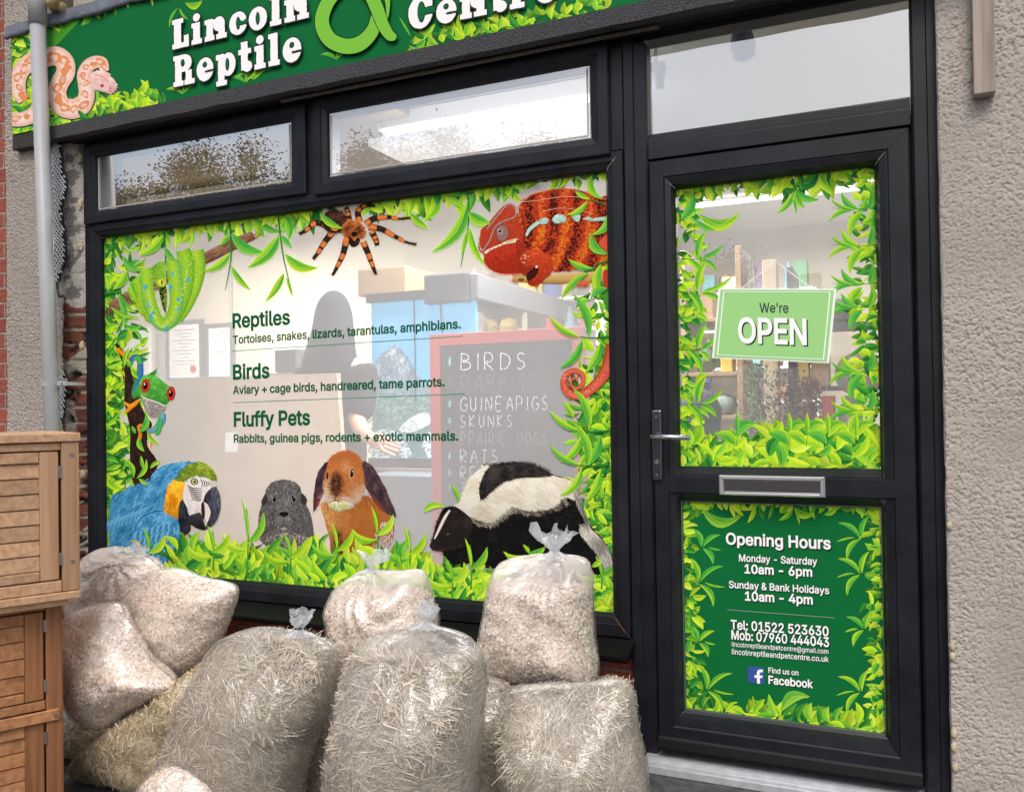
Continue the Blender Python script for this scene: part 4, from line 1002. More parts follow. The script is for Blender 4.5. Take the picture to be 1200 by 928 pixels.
# --- guinea pig
gp = [(644, 140), (666, 116), (702, 107), (742, 112), (768, 130), (780, 162), (798, 182), (796, 204), (812, 240), (823, 290), (822, 352), (770, 376), (680, 378), (624, 352), (611, 300), (611, 250), (624, 200), (634, 165)]
p = Print(-0.0016, clip=MAINR, seed=31).zoom(120, 530, 3.333)
p.poly(gp, (98, 98, 100))
def gpig(x, y):
    v = 106 + 50 * noise.noise(Vector((x / 5.5, y / 5.5, 1))) + 22 * noise.noise(Vector((x / 26, y / 26, 4))) + p.r.gauss(0, 24) - 16 * abs(x - 712) / 100 * (1 if y > 150 else 2)
    if 180 < y < 300 and abs(x - 710) < 26: v += 14
    return (v, v * .985, v * .98)
p.fur(gp, 1700, lambda x, y: math.atan2(y - 190, (x - 710) * .9) if y > 200 else math.atan2(y - 240, x - 710), 10, 3, gpig, .35, 14)
p.fur([(636, 334), (690, 316), (740, 316), (806, 330), (815, 352), (760, 374), (660, 374)], 110, 1.6, 12, 4, [(168, 152, 148), (136, 128, 126), (186, 170, 164)], .4)
for q in ([(780, 160), (800, 184), (792, 204), (776, 190)], [(640, 160), (622, 190), (628, 208), (646, 190)]): p.poly(q, (58, 50, 52))
for ex, ro in ((674, .25), (748, -.25)):
    p.ell(ex, 180, 10, 16, (150, 148, 148), ro); p.ell(ex, 180, 7.5, 14.5, (52, 50, 52), ro); p.ell(ex, 181, 5.5, 12.5, (10, 10, 11), ro); p.ell(ex + 1.5, 175, 1.5, 2.4, (200, 200, 205))
p.poly([(692, 236), (710, 232), (728, 236), (722, 248), (710, 252), (698, 248)], (22, 18, 20)); p.ribbon([(710, 250), (710, 280)], 3, (54, 50, 52)); p.ribbon([(696, 292), (710, 286), (724, 292)], [3, 6, 3], (36, 30, 32)); p.ell(710, 298, 12, 5, (176, 156, 152))
p.fur([(680, 255), (740, 255), (735, 285), (685, 285)], 70, 1.5, 12, 3, [(140, 138, 138), (110, 108, 108)], .5)
p.build('guinea_pig_print', main_glass)

# --- lop eared rabbit
p = Print(-0.0018, clip=MAINR, seed=33).zoom(120, 530, 3.333)
rb = [(862, 190), (868, 262), (888, 340), (900, 402), (1000, 420), (1100, 392), (1138, 312), (1122, 250), (1052, 182), (1010, 170)]
p.poly(rb, (176, 110, 52))
def rbody(x, y):
    nz = noise.noise(Vector((x / 22, y / 22, 6))); t = max(0, min(1, (x - 870) / 240))
    c = mixc((216, 164, 104), (176, 104, 44), min(1, t * 2.2 + .3 * nz)); c = mixc(c, (110, 60, 28), min(1, .8 * max(0, min(1, 1.2 - math.hypot((x - 930) / 60, (y - 380) / 70))) + .25 * max(0, nz))); return mixc(c, (104, 54, 24), .55 * max(0, min(1, (235 - y) / 50)) * (1 if x > 890 else 0))
p.fur(rb, 1100, lambda x, y: 1.5 + (x - 990) / 260, 16, 3.6, rbody, .3, 12)
p.fur([(1070, 310), (1110, 270), (1138, 320), (1100, 390), (1060, 380)], 120, 1.6, 18, 4, [(206, 190, 180), (170, 150, 140), (226, 212, 206)], .3)
p.fur([(900, 330), (930, 310), (945, 390), (920, 400)], 60, 1.6, 16, 4, [(110, 60, 26), (90, 46, 20)], .3)
le = [(882, 38), (852, 64), (832, 120), (824, 226), (842, 208), (866, 152), (878, 100)]
p.poly(le, (48, 34, 42)); p.fur(le, 160, 1.7, 20, 3.5, [(70, 52, 60), (36, 26, 34), (92, 70, 76)], .25); p.poly([(826, 224), (840, 180), (854, 150), (858, 170), (844, 206)], (120, 40, 36)); 
re_ = [(1010, 42), (1050, 50), (1090, 110), (1122, 180), (1146, 246), (1102, 232), (1050, 172), (1020, 110)]
p.poly(re_, (60, 46, 52)); p.fur(re_, 240, 1.0, 22, 3.5, [(84, 64, 68), (46, 34, 42), (110, 84, 84)], .22); p.poly([(1040, 150), (1070, 180), (1110, 232), (1090, 224), (1054, 180)], (120, 60, 56))
hd = [(878, 64), (890, 22), (930, -2), (972, -4), (1006, 20), (1016, 60), (1022, 120), (1012, 178), (972, 214), (922, 226), (886, 206), (868, 168), (866, 120)]
p.poly(hd, (190, 116, 62))
def rabbit(x, y):
    sm = lambda a, b, v: max(0.0, min(1.0, (v - a) / (b - a)))
    nz = noise.noise(Vector((x / 14, y / 14, 2)))
    c = mixc((186, 104, 48), (214, 140, 84), .5 + .8 * nz)
    c = mixc(c, (150, 78, 36), .7 * sm(70, 20, y) * (.6 + .6 * nz)); c = mixc(c, (226, 190, 150), .8 * sm(.30, 0, math.hypot((x - 886) / 90, (y - 120) / 160)))
    d = math.hypot((x - 952) / 26, (y - 54) / 30); c = mixc(c, (232, 176, 126), .55 * sm(1.2, .2, d))
    ch = max(sm(150, 196, y + 14 * nz), sm(105, 165, y) * sm(948, 1000, x), sm(100, 150, y) * sm(902, 880, x)); c = mixc(c, (234, 210, 184), .85 * ch)
    d = math.hypot((x - 914 - 10 * nz) / 32, (y - 124) / 58); c = mixc(c, (48, 26, 20), .92 * sm(1.05, .45, d))
    return c
p.fur(hd, 1500, lambda x, y: math.atan2(y - 140, x - 918), 14, 3.2, rabbit, .3, 14)
p.ell(975, 81, 10, 23, (214, 160, 112), .1); p.ell(976, 81, 6.5, 18, (20, 12, 10), .1); p.ell(978, 74, 1.6, 4, (225, 222, 220)); p.ell(880, 92, 4, 15, (40, 24, 18), .1)
p.poly([(902, 152), (916, 146), (928, 154), (922, 166), (914, 172), (906, 166)], (96, 56, 50)); p.ribbon([(914, 170), (912, 184)], 2.5, (110, 70, 60)); p.ribbon([(898, 192), (912, 186), (930, 192)], [2, 3.5, 2], (120, 84, 74))
p.fur([(900, 196), (960, 196), (975, 214), (920, 228), (890, 212)], 90, 1.2, 12, 4, [(206, 222, 150), (222, 226, 190), (190, 206, 130)], .5)
for k in range(10): p.stroke(905 - k % 5 * 3, 172 + k * 2, pi + .2 - k * .05, 60, 1, (235, 230, 226), (235, 230, 226), .06); p.stroke(930 + k % 5 * 3, 174 + k * 2, .1 + k * .05, 66, 1, (235, 230, 226), (235, 230, 226), -.06)
p.build('rabbit_print', main_glass)

# --- skunk
p = Print(-0.0018, clip=MAINR, seed=37).zoom(480, 520, 4.615)
bk = [(112, 548), (126, 510), (150, 420), (172, 370), (192, 346), (244, 336), (284, 300), (304, 240), (334, 180), (404, 126), (480, 110), (560, 102), (642, 106), (712, 130), (772, 166), (850, 186), (902, 216), (920, 270), (932, 340), (962, 420), (1022, 490), (1082, 570), (1100, 640), (1102, 772), (1040, 742), (984, 722), (980, 860), (480, 860), (478, 690), (420, 672), (332, 640), (262, 682), (182, 692), (182, 592), (132, 572)]
p.poly(bk, (16, 15, 17)); p.fur(bk, 1500, lambda x, y: .15 + (y - 300) / 600, 34, 4, [(20, 19, 21), (10, 10, 11), (34, 32, 33), (46, 42, 42)], .25, 6)
wh = [(262, 322), (286, 290), (302, 232), (332, 178), (402, 124), (436, 122), (398, 178), (380, 250), (390, 300), (432, 268), (502, 208), (602, 182), (702, 178), (792, 178), (882, 204), (918, 252), (908, 304), (842, 290), (782, 346), (662, 366), (562, 346), (502, 392), (432, 428), (332, 396), (262, 362), (236, 342)]
p.poly(wh, (240, 232, 212)); p.fur(wh, 1300, lambda x, y: .5 if x > 400 else -.9 + (y - 120) / 260, 40, 4.5, [(250, 246, 232), (240, 232, 212), (255, 253, 246), (222, 210, 182), (234, 224, 200)], .28, 10)
dk = [(398, 178), (436, 124), (482, 108), (562, 102), (642, 106), (712, 130), (768, 166), (702, 180), (602, 184), (502, 210), (432, 270), (390, 302), (378, 252)]
p.poly(dk, (40, 37, 36)); p.fur(dk, 700, lambda x, y: .35 if x > 440 else 1.2, 30, 4, [(52, 48, 46), (26, 24, 24), (78, 72, 68), (36, 34, 33)], .3, 8)
p.fur([(400, 110), (640, 96), (780, 160), (640, 112), (480, 116)], 90, -.3, 24, 3, [(60, 56, 54), (34, 32, 32)], .4)
tl_ = [(918, 470), (944, 444), (968, 452), (1014, 492), (1072, 560), (1096, 640), (1094, 724), (1062, 682), (1004, 582), (944, 510)]
p.poly(tl_, (172, 166, 154)); p.fur(tl_, 420, 1.05, 46, 4, [(206, 200, 190), (150, 144, 134), (226, 222, 212), (110, 106, 100)], .2, 10)
p.fur([(880, 210), (920, 260), (940, 350), (980, 440), (960, 450), (920, 360), (900, 300)], 120, 1.2, 40, 3.5, [(160, 152, 142), (206, 198, 182), (96, 90, 86)], .2)
p.fur([(260, 360), (330, 396), (430, 430), (500, 392), (560, 346), (660, 366), (780, 348), (840, 292), (850, 330), (760, 372), (640, 390), (560, 372), (500, 420), (420, 452), (320, 420)], 190, .7, 30, 4, [(206, 196, 170), (60, 56, 52), (120, 112, 100)], .3)
hdk = [(112, 550), (126, 508), (150, 420), (172, 370), (192, 346), (244, 338), (300, 372), (342, 420), (330, 500), (300, 552), (200, 580), (132, 572)]
p.poly(hdk, (30, 26, 26)); p.fur(hdk, 420, lambda x, y: .6, 20, 3.5, [(38, 33, 32), (22, 19, 19), (58, 48, 44), (46, 40, 38)], .4, 6)
p.poly([(186, 350), (210, 344), (226, 356), (200, 376), (176, 384)], (14, 12, 13)); p.poly([(300, 400), (336, 410), (338, 450), (312, 470), (296, 440)], (44, 36, 34)); p.fur([(300, 404), (334, 412), (334, 450), (312, 466)], 50, 1.2, 18, 3, [(60, 50, 46), (36, 30, 30)], .3)
p.ribbon([(220, 358), (196, 392), (172, 440), (148, 490), (136, 514)], [10, 17, 16, 12, 5], (232, 226, 214), (196, 186, 170))
p.ell(213, 490, 15, 9, (60, 50, 46), -.2); p.ell(213, 490, 9, 6.5, (6, 6, 7)); p.ell(210, 487, 2.4, 2, (220, 220, 225)); p.ell(123, 549, 13, 11, (50, 40, 40)); p.ell(119, 552, 4, 3, (8, 8, 8)); p.ribbon([(130, 570), (170, 574), (205, 566)], 3, (66, 54, 50))
p.build('skunk_print', main_glass)

# --- leaves in front
p = Print(-0.0046, clip=MAINR, seed=40)
bot = lerp_edge((126, 676), (719, 716), 4, -46)
p.poly([(196, 700), (215, 672), (260, 660), (300, 655), (330, 658), (370, 652), (420, 660), (470, 662), (500, 676), (520, 690), (540, 672), (580, 682), (590, 730), (200, 730)], (58, 128, 34))
p.foliage(lerp_edge((196, 684), (500, 702), 2, -34), 420, 25, 9, UPA, .8, dark=.3)
p.foliage(lerp_edge((205, 672), (500, 690), 0, -30), 170, 30, 12, UPA, .75, dark=0.05)
p.foliage(lerp_edge((500, 700), (600, 708), 4, -36), 170, 24, 9, UPA, .9, dark=.3)
p.foliage(lerp_edge((690, 706), (719, 712), 4, -26), 60, 22, 9, UPA, .9)
p.foliage(lerp_edge((270, 690), (500, 704), 6, -6), 120, 22, 7, UPA, .5, dark=.6)
LP_ = [((90, 170, 40), (190, 225, 40)), ((120, 195, 40), (206, 236, 60)), ((60, 150, 50), (150, 210, 50))]
def blades(x, y, L_, k=3, sc=1.0):
    """a shoot with two or three leaves at its top, as in the photograph"""
    p.ribbon([(x, y), (x + 1, y - L_ * .6), (x - 1, y - L_)], [2.2, 1.6, 1], (70, 150, 40))
    ca, cb = p.r.choice(LP_); p.leaf(x, y - L_ * .35, x - 30 * sc, y - L_ * .62, 9 * sc, -.45, ca, cb)
    ca, cb = p.r.choice(LP_); p.leaf(x, y - L_ * .45, x + 19 * sc, y - L_ * .95, 9 * sc, .3, ca, cb)
    if k > 2: ca, cb = p.r.choice(LP_); p.leaf(x, y - L_ * .5, x - 7 * sc, y - L_ * 1.15, 4 * sc, .1, ca, cb)
for q in ((175, 668, 44), (290, 670, 74), (442, 650, 50), (250, 668, 46), (340, 672, 42), (395, 668, 50), (480, 672, 50), (552, 690, 52), (530, 700, 40), (470, 690, 38), (705, 690, 34), (620, 656, 16)): blades(*q)
p.leaf(496, 600, 522, 594, 8, -.4, (110, 180, 40), (190, 230, 70)); p.leaf(538, 588, 528, 568, 5, .2, (70, 150, 40), (150, 210, 60)); p.leaf(694, 664, 706, 656, 6, 0, (110, 180, 40), (190, 230, 70))
# hanging sprigs along the top
def hang(pts, L_, w, lv):
    p.ribbon(pts, [2.2, 1.5, .8] if len(pts) == 3 else 1.6, (30, 120, 50))
    for (x0, y0, x1, y1, ww, b) in lv:
        ca, cb = p.r.choice([((40, 150, 60), (170, 220, 50)), ((60, 165, 50), (190, 228, 50)), ((40, 150, 70), (120, 200, 60))]); p.leaf(x0, y0, x1, y1, ww, b, ca, cb)
hang([(269, 262), (271, 300), (264, 340)], 0, 0, [(271, 274, 311, 296, 12, .3), (270, 296, 238, 318, 9, -.25), (271, 312, 294, 340, 7, .15), (269, 276, 258, 288, 7, 0)])
hang([(326, 254), (332, 300), (343, 346)], 0, 0, [(327, 276, 290, 314, 13, -.2), (334, 298, 373, 314, 12, .35), (333, 320, 311, 354, 8, -.1), (329, 276, 342, 290, 6, 0), (336, 325, 343, 348, 4, 0)])
hang([(192, 272), (194, 300), (193, 310)], 0, 0, [(192, 276, 164, 299, 10, -.2), (193, 290, 206, 305, 7, .2)])
hang([(131, 282), (146, 308), (156, 346)], 0, 0, [(144, 300, 165, 318, 8, .3), (150, 316, 132, 340, 9, -.2), (152, 330, 160, 352, 6, 0)])
hang([(121, 345), (140, 344), (160, 356)], 0, 0, [(140, 344, 160, 366, 7, .3), (138, 346, 146, 384, 7, -.2), (130, 360, 164, 372, 5, .2)])
hang([(374, 246), (375, 258), (374, 262)], 0, 0, [(375, 250, 402, 268, 8, .2)])
hang([(548, 224), (549, 262), (540, 312)], 0, 0, [(548, 236, 506, 296, 13, -.28), (549, 250, 575, 262, 13, .2), (550, 266, 569, 311, 8, .2), (548, 270, 541, 300, 5, 0)])
p.leaf(480, 250, 502, 268, 8, .1)
# sprigs over the chameleon and down the right edge
hang([(674, 224), (692, 234), (712, 241)], 0, 0, [(688, 236, 664, 252, 7, -.3), (674, 224, 692, 234, 6, .1)])
p.leaf(694, 204, 706, 234, 9, .5, (60, 160, 50), (170, 220, 50)); p.leaf(714, 246, 693, 276, 10, -.45, (60, 160, 50), (150, 210, 60)); p.leaf(692, 274, 714, 298, 11, .45, (50, 150, 56), (140, 205, 60))
hang([(712, 306), (696, 312), (680, 326)], 0, 0, [(694, 315, 666, 304, 8, -.2), (690, 320, 658, 351, 8, .2), (704, 310, 702, 350, 10, .2), (712, 338, 692, 350, 9, .3)])
for (yy, sc) in ((395, 1.0), (505, 1), (545, 1)):
    hang([(714, yy), (690, yy + 1), (664 - 8 * sc + 8, yy - 3)], 0, 0, [(690, yy, 672, yy - 50 * sc, 10, .25), (680, yy, 644, yy - 24 * sc, 7, -.2), (682, yy + 3, 656, yy + 36 * sc, 9, -.3), (704, yy + 6, 686, yy + 42 * sc, 10, -.2)])
# sprigs over the frog
p.zoom(120, 400, 4.64)
hang([(80, 150), (150, 140), (205, 120)], 0, 0, [(150, 140, 120, 95, 26, .2), (120, 140, 150, 30, 24, -.2), (160, 145, 200, 205, 22, .2)])
hang([(90, 520), (200, 495), (270, 480)], 0, 0, [(200, 495, 236, 390, 36, .4), (246, 490, 312, 560, 24, .3), (200, 520, 230, 600, 30, .3), (180, 500, 160, 460, 20, 0)])
hang([(80, 750), (180, 742), (290, 770)], 0, 0, [(170, 740, 120, 640, 30, .3), (190, 742, 240, 640, 26, .3), (200, 745, 250, 780, 20, .1), (220, 690, 210, 620, 20, 0), (260, 690, 322, 650, 22, -.2)])
p.build('leaf_print', main_glass)

# --- lettering on the window
YL = -0.0006
for t, a, b_, c, bo in (('Reptiles', (272.5, 384.2), (340, 379.8), 16.3, .027), ('Tortoises, snakes, lizards, tarantulas, amphibians.', (273, 403), (540, 384.6), 9.8, .024),
                        ('Birds', (273, 444.5), (316, 442.3), 16.6, .027), ('Aviary + cage birds, handreared, tame parrots.', (273, 461.8), (521, 452.4), 9.8, .024),
                        ('Fluffy Pets', (274, 499.6), (363.5, 497.4), 16.4, .027), ('Rabbits, guinea pigs, rodents + exotic mammals.', (274, 518.5), (537, 515.8), 9.8, .024)):
    text(t, a, b_, c, YL, DARKGREEN, main_glass, bo)
p = Print(YL)
p.ribbon([(272.5, 411.5), (542.5, 394)], .9, (90, 150, 120)); p.ribbon([(273, 471.8), (544, 461.5)], .9, (90, 150, 120)); p.build('ruled_line', main_glass)

# ------------------------------------------------------------------ leaves printed on the door glass and the panel
p = Print(-0.0002, clip=(DGR[0] - .004, DGR[1] + .004, DGR[2] - .004, DGR[3] + .004), seed=50)
p.foliage(lerp_edge((1030, 195), (795, 223), 24, -3), 260, 25, 10, DNA, .8, dark=.28)
p.foliage(lerp_edge((1030, 195), (900, 212), 16, 0), 60, 34, 14, DNA, .8, dark=.1)
p.foliage(lerp_edge((796, 546), (795, 225), -2, 20), 190, 18, 8, 0.2, .9, dark=.25)
p.foliage(lerp_edge((1030, 196), (1032, 547), -2, 26), 230, 20, 9, pi, .9, dark=.28)
p.poly([(796, 548), (796, 520), (830, 516), (870, 520), (900, 500), (950, 505), (1000, 498), (1032, 500), (1032, 548)], (70, 140, 30))
p.foliage(lerp_edge((796, 547), (1032, 548), 2, -30), 300, 24, 10, UPA, .9, dark=.35)
p.foliage(lerp_edge((900, 546), (1032, 548), 0, -36), 110, 34, 15, UPA, .9, dark=.1)
p.zoom(740, 180, 2.441)
hang([(180, 100), (182, 190), (178, 250)], 0, 0, [(190, 175, 312, 170, 34, .55), (182, 190, 240, 220, 16, .2), (180, 120, 140, 190, 26, -.2)])
hang([(466, 70), (464, 110), (470, 172)], 0, 0, [(464, 110, 415, 172, 18, -.2), (466, 104, 538, 132, 22, .3), (468, 110, 496, 156, 24, .3), (464, 130, 472, 172, 8, 0)])
for (yy, sc) in ((160, 1), (265, 1.0), (375, .9), (440, .8), (625, 1.0), (735, .9)):
    hang([(712, yy - 6), (640, yy), (570 + 30 * (1 - sc), yy - 4)], 0, 0, [(650, yy, 600, yy - 50 * sc, 20, -.3), (640, yy, 564, yy + 36 * sc, 16, .3), (632, yy, 570, yy - 30 * sc, 12, -.2), (660, yy + 6, 625, yy + 80 * sc, 24, .3), (680, yy, 690, yy - 60, 24, .2)])
for (yy, sc) in ((300, 1), (395, 1.1), (560, .9), (715, 1.0)):
    hang([(130, yy), (190, yy + 2), (240 * sc, yy - 8)], 0, 0, [(190, yy, 215, yy - 80 * sc, 20, -.2), (200, yy, 262 * sc, yy - 40 * sc, 14, .2), (196, yy + 6, 244 * sc, yy + 40 * sc, 16, -.3), (160, yy, 200, yy + 70, 20, -.3)])
for x in (300, 450, 500, 560, 640): hang([(x, 836), (x + 2, 820), (x + 4, 806)], 0, 0, [(x, 830, x - 60, 800, 30, .3), (x + 2, 810, x + 56, 772, 34, -.5), (x + 4, 800, x + 2, 740, 14, 0)])
p.build('leaf_print', door_glass)

p = Print(-0.0006, clip=(DPR[0] + .004, DPR[1] - .004, DPR[2] + .004, DPR[3] - .004), seed=57)
p.foliage(lerp_edge((1033, 594), (799, 588), 14, -2), 130, 20, 9, DNA, 1.0, dark=.15)
p.foliage(lerp_edge((804, 832), (798, 588), -2, 12), 120, 17, 8, .1, .9, dark=.15)
p.foliage(lerp_edge((1033, 594), (1035, 857), -2, 12), 130, 17, 8, pi, .9, dark=.15)
p.foliage(lerp_edge((804, 831), (1035, 857), 2, -6), 120, 20, 9, UPA, 1.1, dark=.2)
p.foliage(lerp_edge((900, 842), (1035, 857), 2, -6), 40, 24, 11, UPA, 1.1, dark=.05)
p.zoom(740, 540, 2.391)
p.leaf(196, 132, 312, 150, 30, .55, (60, 150, 50), (150, 205, 60)); p.leaf(452, 135, 414, 166, 14, -.2); p.leaf(456, 130, 512, 150, 22, .4); p.leaf(540, 150, 578, 130, 14, .2); p.leaf(462, 140, 472, 178, 6, 0)
for (x, yy, m, sc) in ((640, 215, -1, 1), (640, 315, -1, 1.0), (650, 470, -1, .8), (640, 645, -1, 1.0), (200, 240, 1, .8), (190, 340, 1, 1.1), (190, 505, 1, .7), (215, 640, 1, 1.1)):
    hang([(x - m * 50, yy - 4), (x, yy), (x + m * 55 * sc, yy - 5)], 0, 0, [(x - m * 5, yy, x - m * 26, yy - 62 * sc, 16, .3 * m), (x, yy, x + m * 62 * sc, yy - 42 * sc, 14, -.3 * m), (x, yy + 4, x + m * 36 * sc, yy + 62 * sc, 16, -.35 * m), (x + m * 15, yy, x + m * 66 * sc, yy + 12 * sc, 6, .1)])
p.leaf(420, 700, 500, 660, 34, -.5, (80, 165, 60), (150, 205, 70))
p.build('leaf_print', panel)
YL = -0.0145
def ptext(t, x0, y0, x1, y1, c, bo, sh=.09): text(t, (820 + x0 / 4.034, 600 + y0 / 4.027), (820 + x1 / 4.034, 600 + y1 / 4.027), c, -0.003, WHITE, panel, bo, shadow=sh)
ptext('Opening Hours', 124, 150, 620, 174, 13.2, .022); ptext('Monday - Saturday', 186, 231, 556, 249, 8.2, .016); ptext('10am - 6pm', 212, 287, 532, 303, 10.2, .024)
ptext('Sunday & Bank Holidays', 138, 356, 612, 386, 8.2, .016); ptext('10am - 4pm', 214, 415, 535, 434, 10.2, .024)
ptext('Tel: 01522 523630', 147, 550, 610, 584, 10.6, .020); ptext('Mob: 07960 444043', 150, 598, 612, 635, 10.6, .020)
ptext('lincolnreptileandpetcentre@gmail.com', 152, 633, 608, 668, 5.6, .006, .06); ptext('lincolnreptileandpetcentre.co.uk', 152, 669, 610, 706, 6.2, .010, .06)
ptext('Find us on', 325, 757, 467, 770, 6.2, .014); ptext('Facebook', 325, 808, 536, 829, 9.2, .024)
p = Print(-0.002, 820, 600, 4.027)
p.poly([(226, 727), (304, 733), (305, 809), (226, 804)], (58, 88, 158), 0); p.ribbon([(130, 460), (635, 498)], 3.2, (140, 160, 150))
p.ribbon([(278, 808), (276, 766), (280, 750), (298, 748)], [14, 14, 14, 13], (250, 250, 252)); p.ribbon([(258, 774), (296, 776)], 12, (250, 250, 252))
p.build('social_media_mark', panel)

# ------------------------------------------------------------------ the sign's picture and letters
SG = (-3.879, 0.295, 2.754, 3.233)
p = Print(YS - .001, clip=SG, seed=61)
p.poly([(12, 38), (60, 22), (100, 14), (70, 50), (60, 60), (52, 110), (60, 140), (90, 128), (110, 140), (13, 165)], (70, 150, 44))
p.foliage(lerp_edge((130, 3), (13, 40), 26, -2), 150, 20, 9, DNA, .8, dark=.15)
p.foliage(lerp_edge((13, 160), (13, 42), -2, 24), 120, 18, 8, 0, .8, dark=.3)
p.foliage(lerp_edge((13, 160), (190, 122), 2, -18), 170, 19, 8, UPA, .8, dark=.15)
p.foliage(lerp_edge((220, -22), (100, 8), 14, 0), 60, 20, 9, DNA, .8, dark=.1)
p.foliage(lerp_edge((700, -10), (590, 20), 8, -4), 0, 18, 8, UPA, .8)
for k in range(9): p.foliage(lerp_edge((480 + k * 26, 58 - k * 5.6), (506 + k * 26, 52 - k * 5.6), 4, -10), 12, 20, 9, UPA, .9, dark=.1)
p.zoom(0, 0, 2.9925)
for (x, y) in ((640, 330), (890, 280), (1180, 210), (860, 290)): hang([(x, y + 20), (x, y), (x + 4, y - 34)], 0, 0, [(x, y, x - 56, y - 16, 15, .35), (x, y, x + 46, y - 36, 14, -.25), (x, y - 6, x + 6, y - 40, 6, 0)])
hang([(628, 0), (622, 60), (590, 100)], 0, 0, [(624, 30, 594, 100, 10, .2), (630, 30, 660, 70, 8, .2)]); p.leaf(650, 12, 710, 4, 26, .5)
hang([(1450, 150), (1420, 80), (1395, 50)], 0, 0, [(1440, 130, 1400, 60, 8, 0)])
# albino python
p.zoom(0, 0, 5)
SB = (248, 226, 218)
def snake(pts, w):
    p.ribbon([(x + 4, y + 6) for x, y in pts], [v + 4 for v in w], (14, 74, 40), sub=8)
    p.ribbon(pts, w, SB, (222, 172, 154), (232, 186, 168), sub=8)
def blotch(pts, w, n, off=0.0, seed=0):
    q = smooth_open(pts, 14); m = len(q); r = random.Random(seed)
    for k in range(n):
        t = (k + .5) / n; j = int(t * (m - 1)); ww = np.interp(t * (len(pts) - 1), range(len(w)), w); d = np.array(q[min(j + 1, m - 1)]) - np.array(q[max(j - 1, 0)]); a = math.atan2(d[1], d[0]); nn = (-math.sin(a), math.cos(a))
        for o, sz in ((off + r.uniform(-.12, .12), r.uniform(.30, .44)), (off + r.uniform(.30, .38), .12), (off - r.uniform(.30, .38), .13)):
            x, y = q[j][0] + nn[0] * ww * o, q[j][1] + nn[1] * ww * o; L_ = ww * sz * r.uniform(.8, 1.2)
            rx, ry = L_ * .9, L_ * .62
            m_ = 11; ph = a + r.uniform(-.6, .6)
            def blob(f, c_):
                p.poly([(x + rx * f * (1 + .38 * r.uniform(-1, 1)) * math.cos(2 * pi * i_ / m_) * math.cos(ph) - ry * f * (1 + .38 * r.uniform(-1, 1)) * math.sin(2 * pi * i_ / m_) * math.sin(ph), y + rx * f * math.cos(2 * pi * i_ / m_) * math.sin(ph) + ry * f * (1 + .3 * r.uniform(-1, 1)) * math.sin(2 * pi * i_ / m_) * math.cos(ph)) for i_ in range(m_)], c_, 3)
            blob(1.0, (230, 146, 92) if sz > .2 else (238, 184, 150))
            if sz > .2 and r.random() < .75: blob(.55, (244, 208, 190))
A = [(60, 702), (130, 700), (190, 676), (225, 630)]; snake(A, [80, 84, 86, 80]); blotch(A, [80, 84, 86, 80], 3, seed=1)
B = [(140, 590), (112, 540), (108, 470), (130, 410), (180, 366), (250, 346), (330, 330), (380, 370), (384, 430), (350, 490), (336, 550), (360, 620), (420, 640), (480, 620), (508, 560), (500, 490), (492, 440), (516, 390), (560, 366), (600, 372), (612, 420)]
Wd = [70, 84, 92, 100, 104, 110, 112, 112, 110, 108, 106, 112, 118, 110, 96, 86, 80, 76, 74, 68, 54]
snake(B, Wd); blotch(B, Wd, 22, seed=2)
hdp = [(534, 440), (556, 422), (594, 416), (630, 428), (656, 458), (680, 486), (684, 514), (670, 540), (640, 550), (600, 538), (566, 530), (542, 500)]
p.poly([(x + 6, y + 8) for x, y in hdp], (12, 66, 36)); p.poly(hdp, (240, 202, 194)); p.fur(hdp, 160, .6, 26, 8, [(246, 214, 206), (232, 176, 168), (250, 226, 220)], .4, 8)
p.ell(599, 505, 10, 10, (206, 60, 60)); p.ell(599, 505, 5, 5, (150, 20, 30)); p.ribbon([(566, 524), (610, 536), (650, 546)], 3, (206, 140, 130)); p.spots([(640, 510), (676, 500), (672, 538), (646, 542)], 16, 2, 4, [(226, 120, 80), (206, 90, 70)])
p.ribbon([(560, 440), (600, 450), (640, 480)], [6, 10, 6], (226, 160, 150))
p.zoom(0, 0, 2.9925)
p.foliage(lerp_edge((300, 425), (520, 375), 0, -20), 26, 50, 22, UPA, .9, dark=.05)
p.build('leaf_and_snake_print', board)

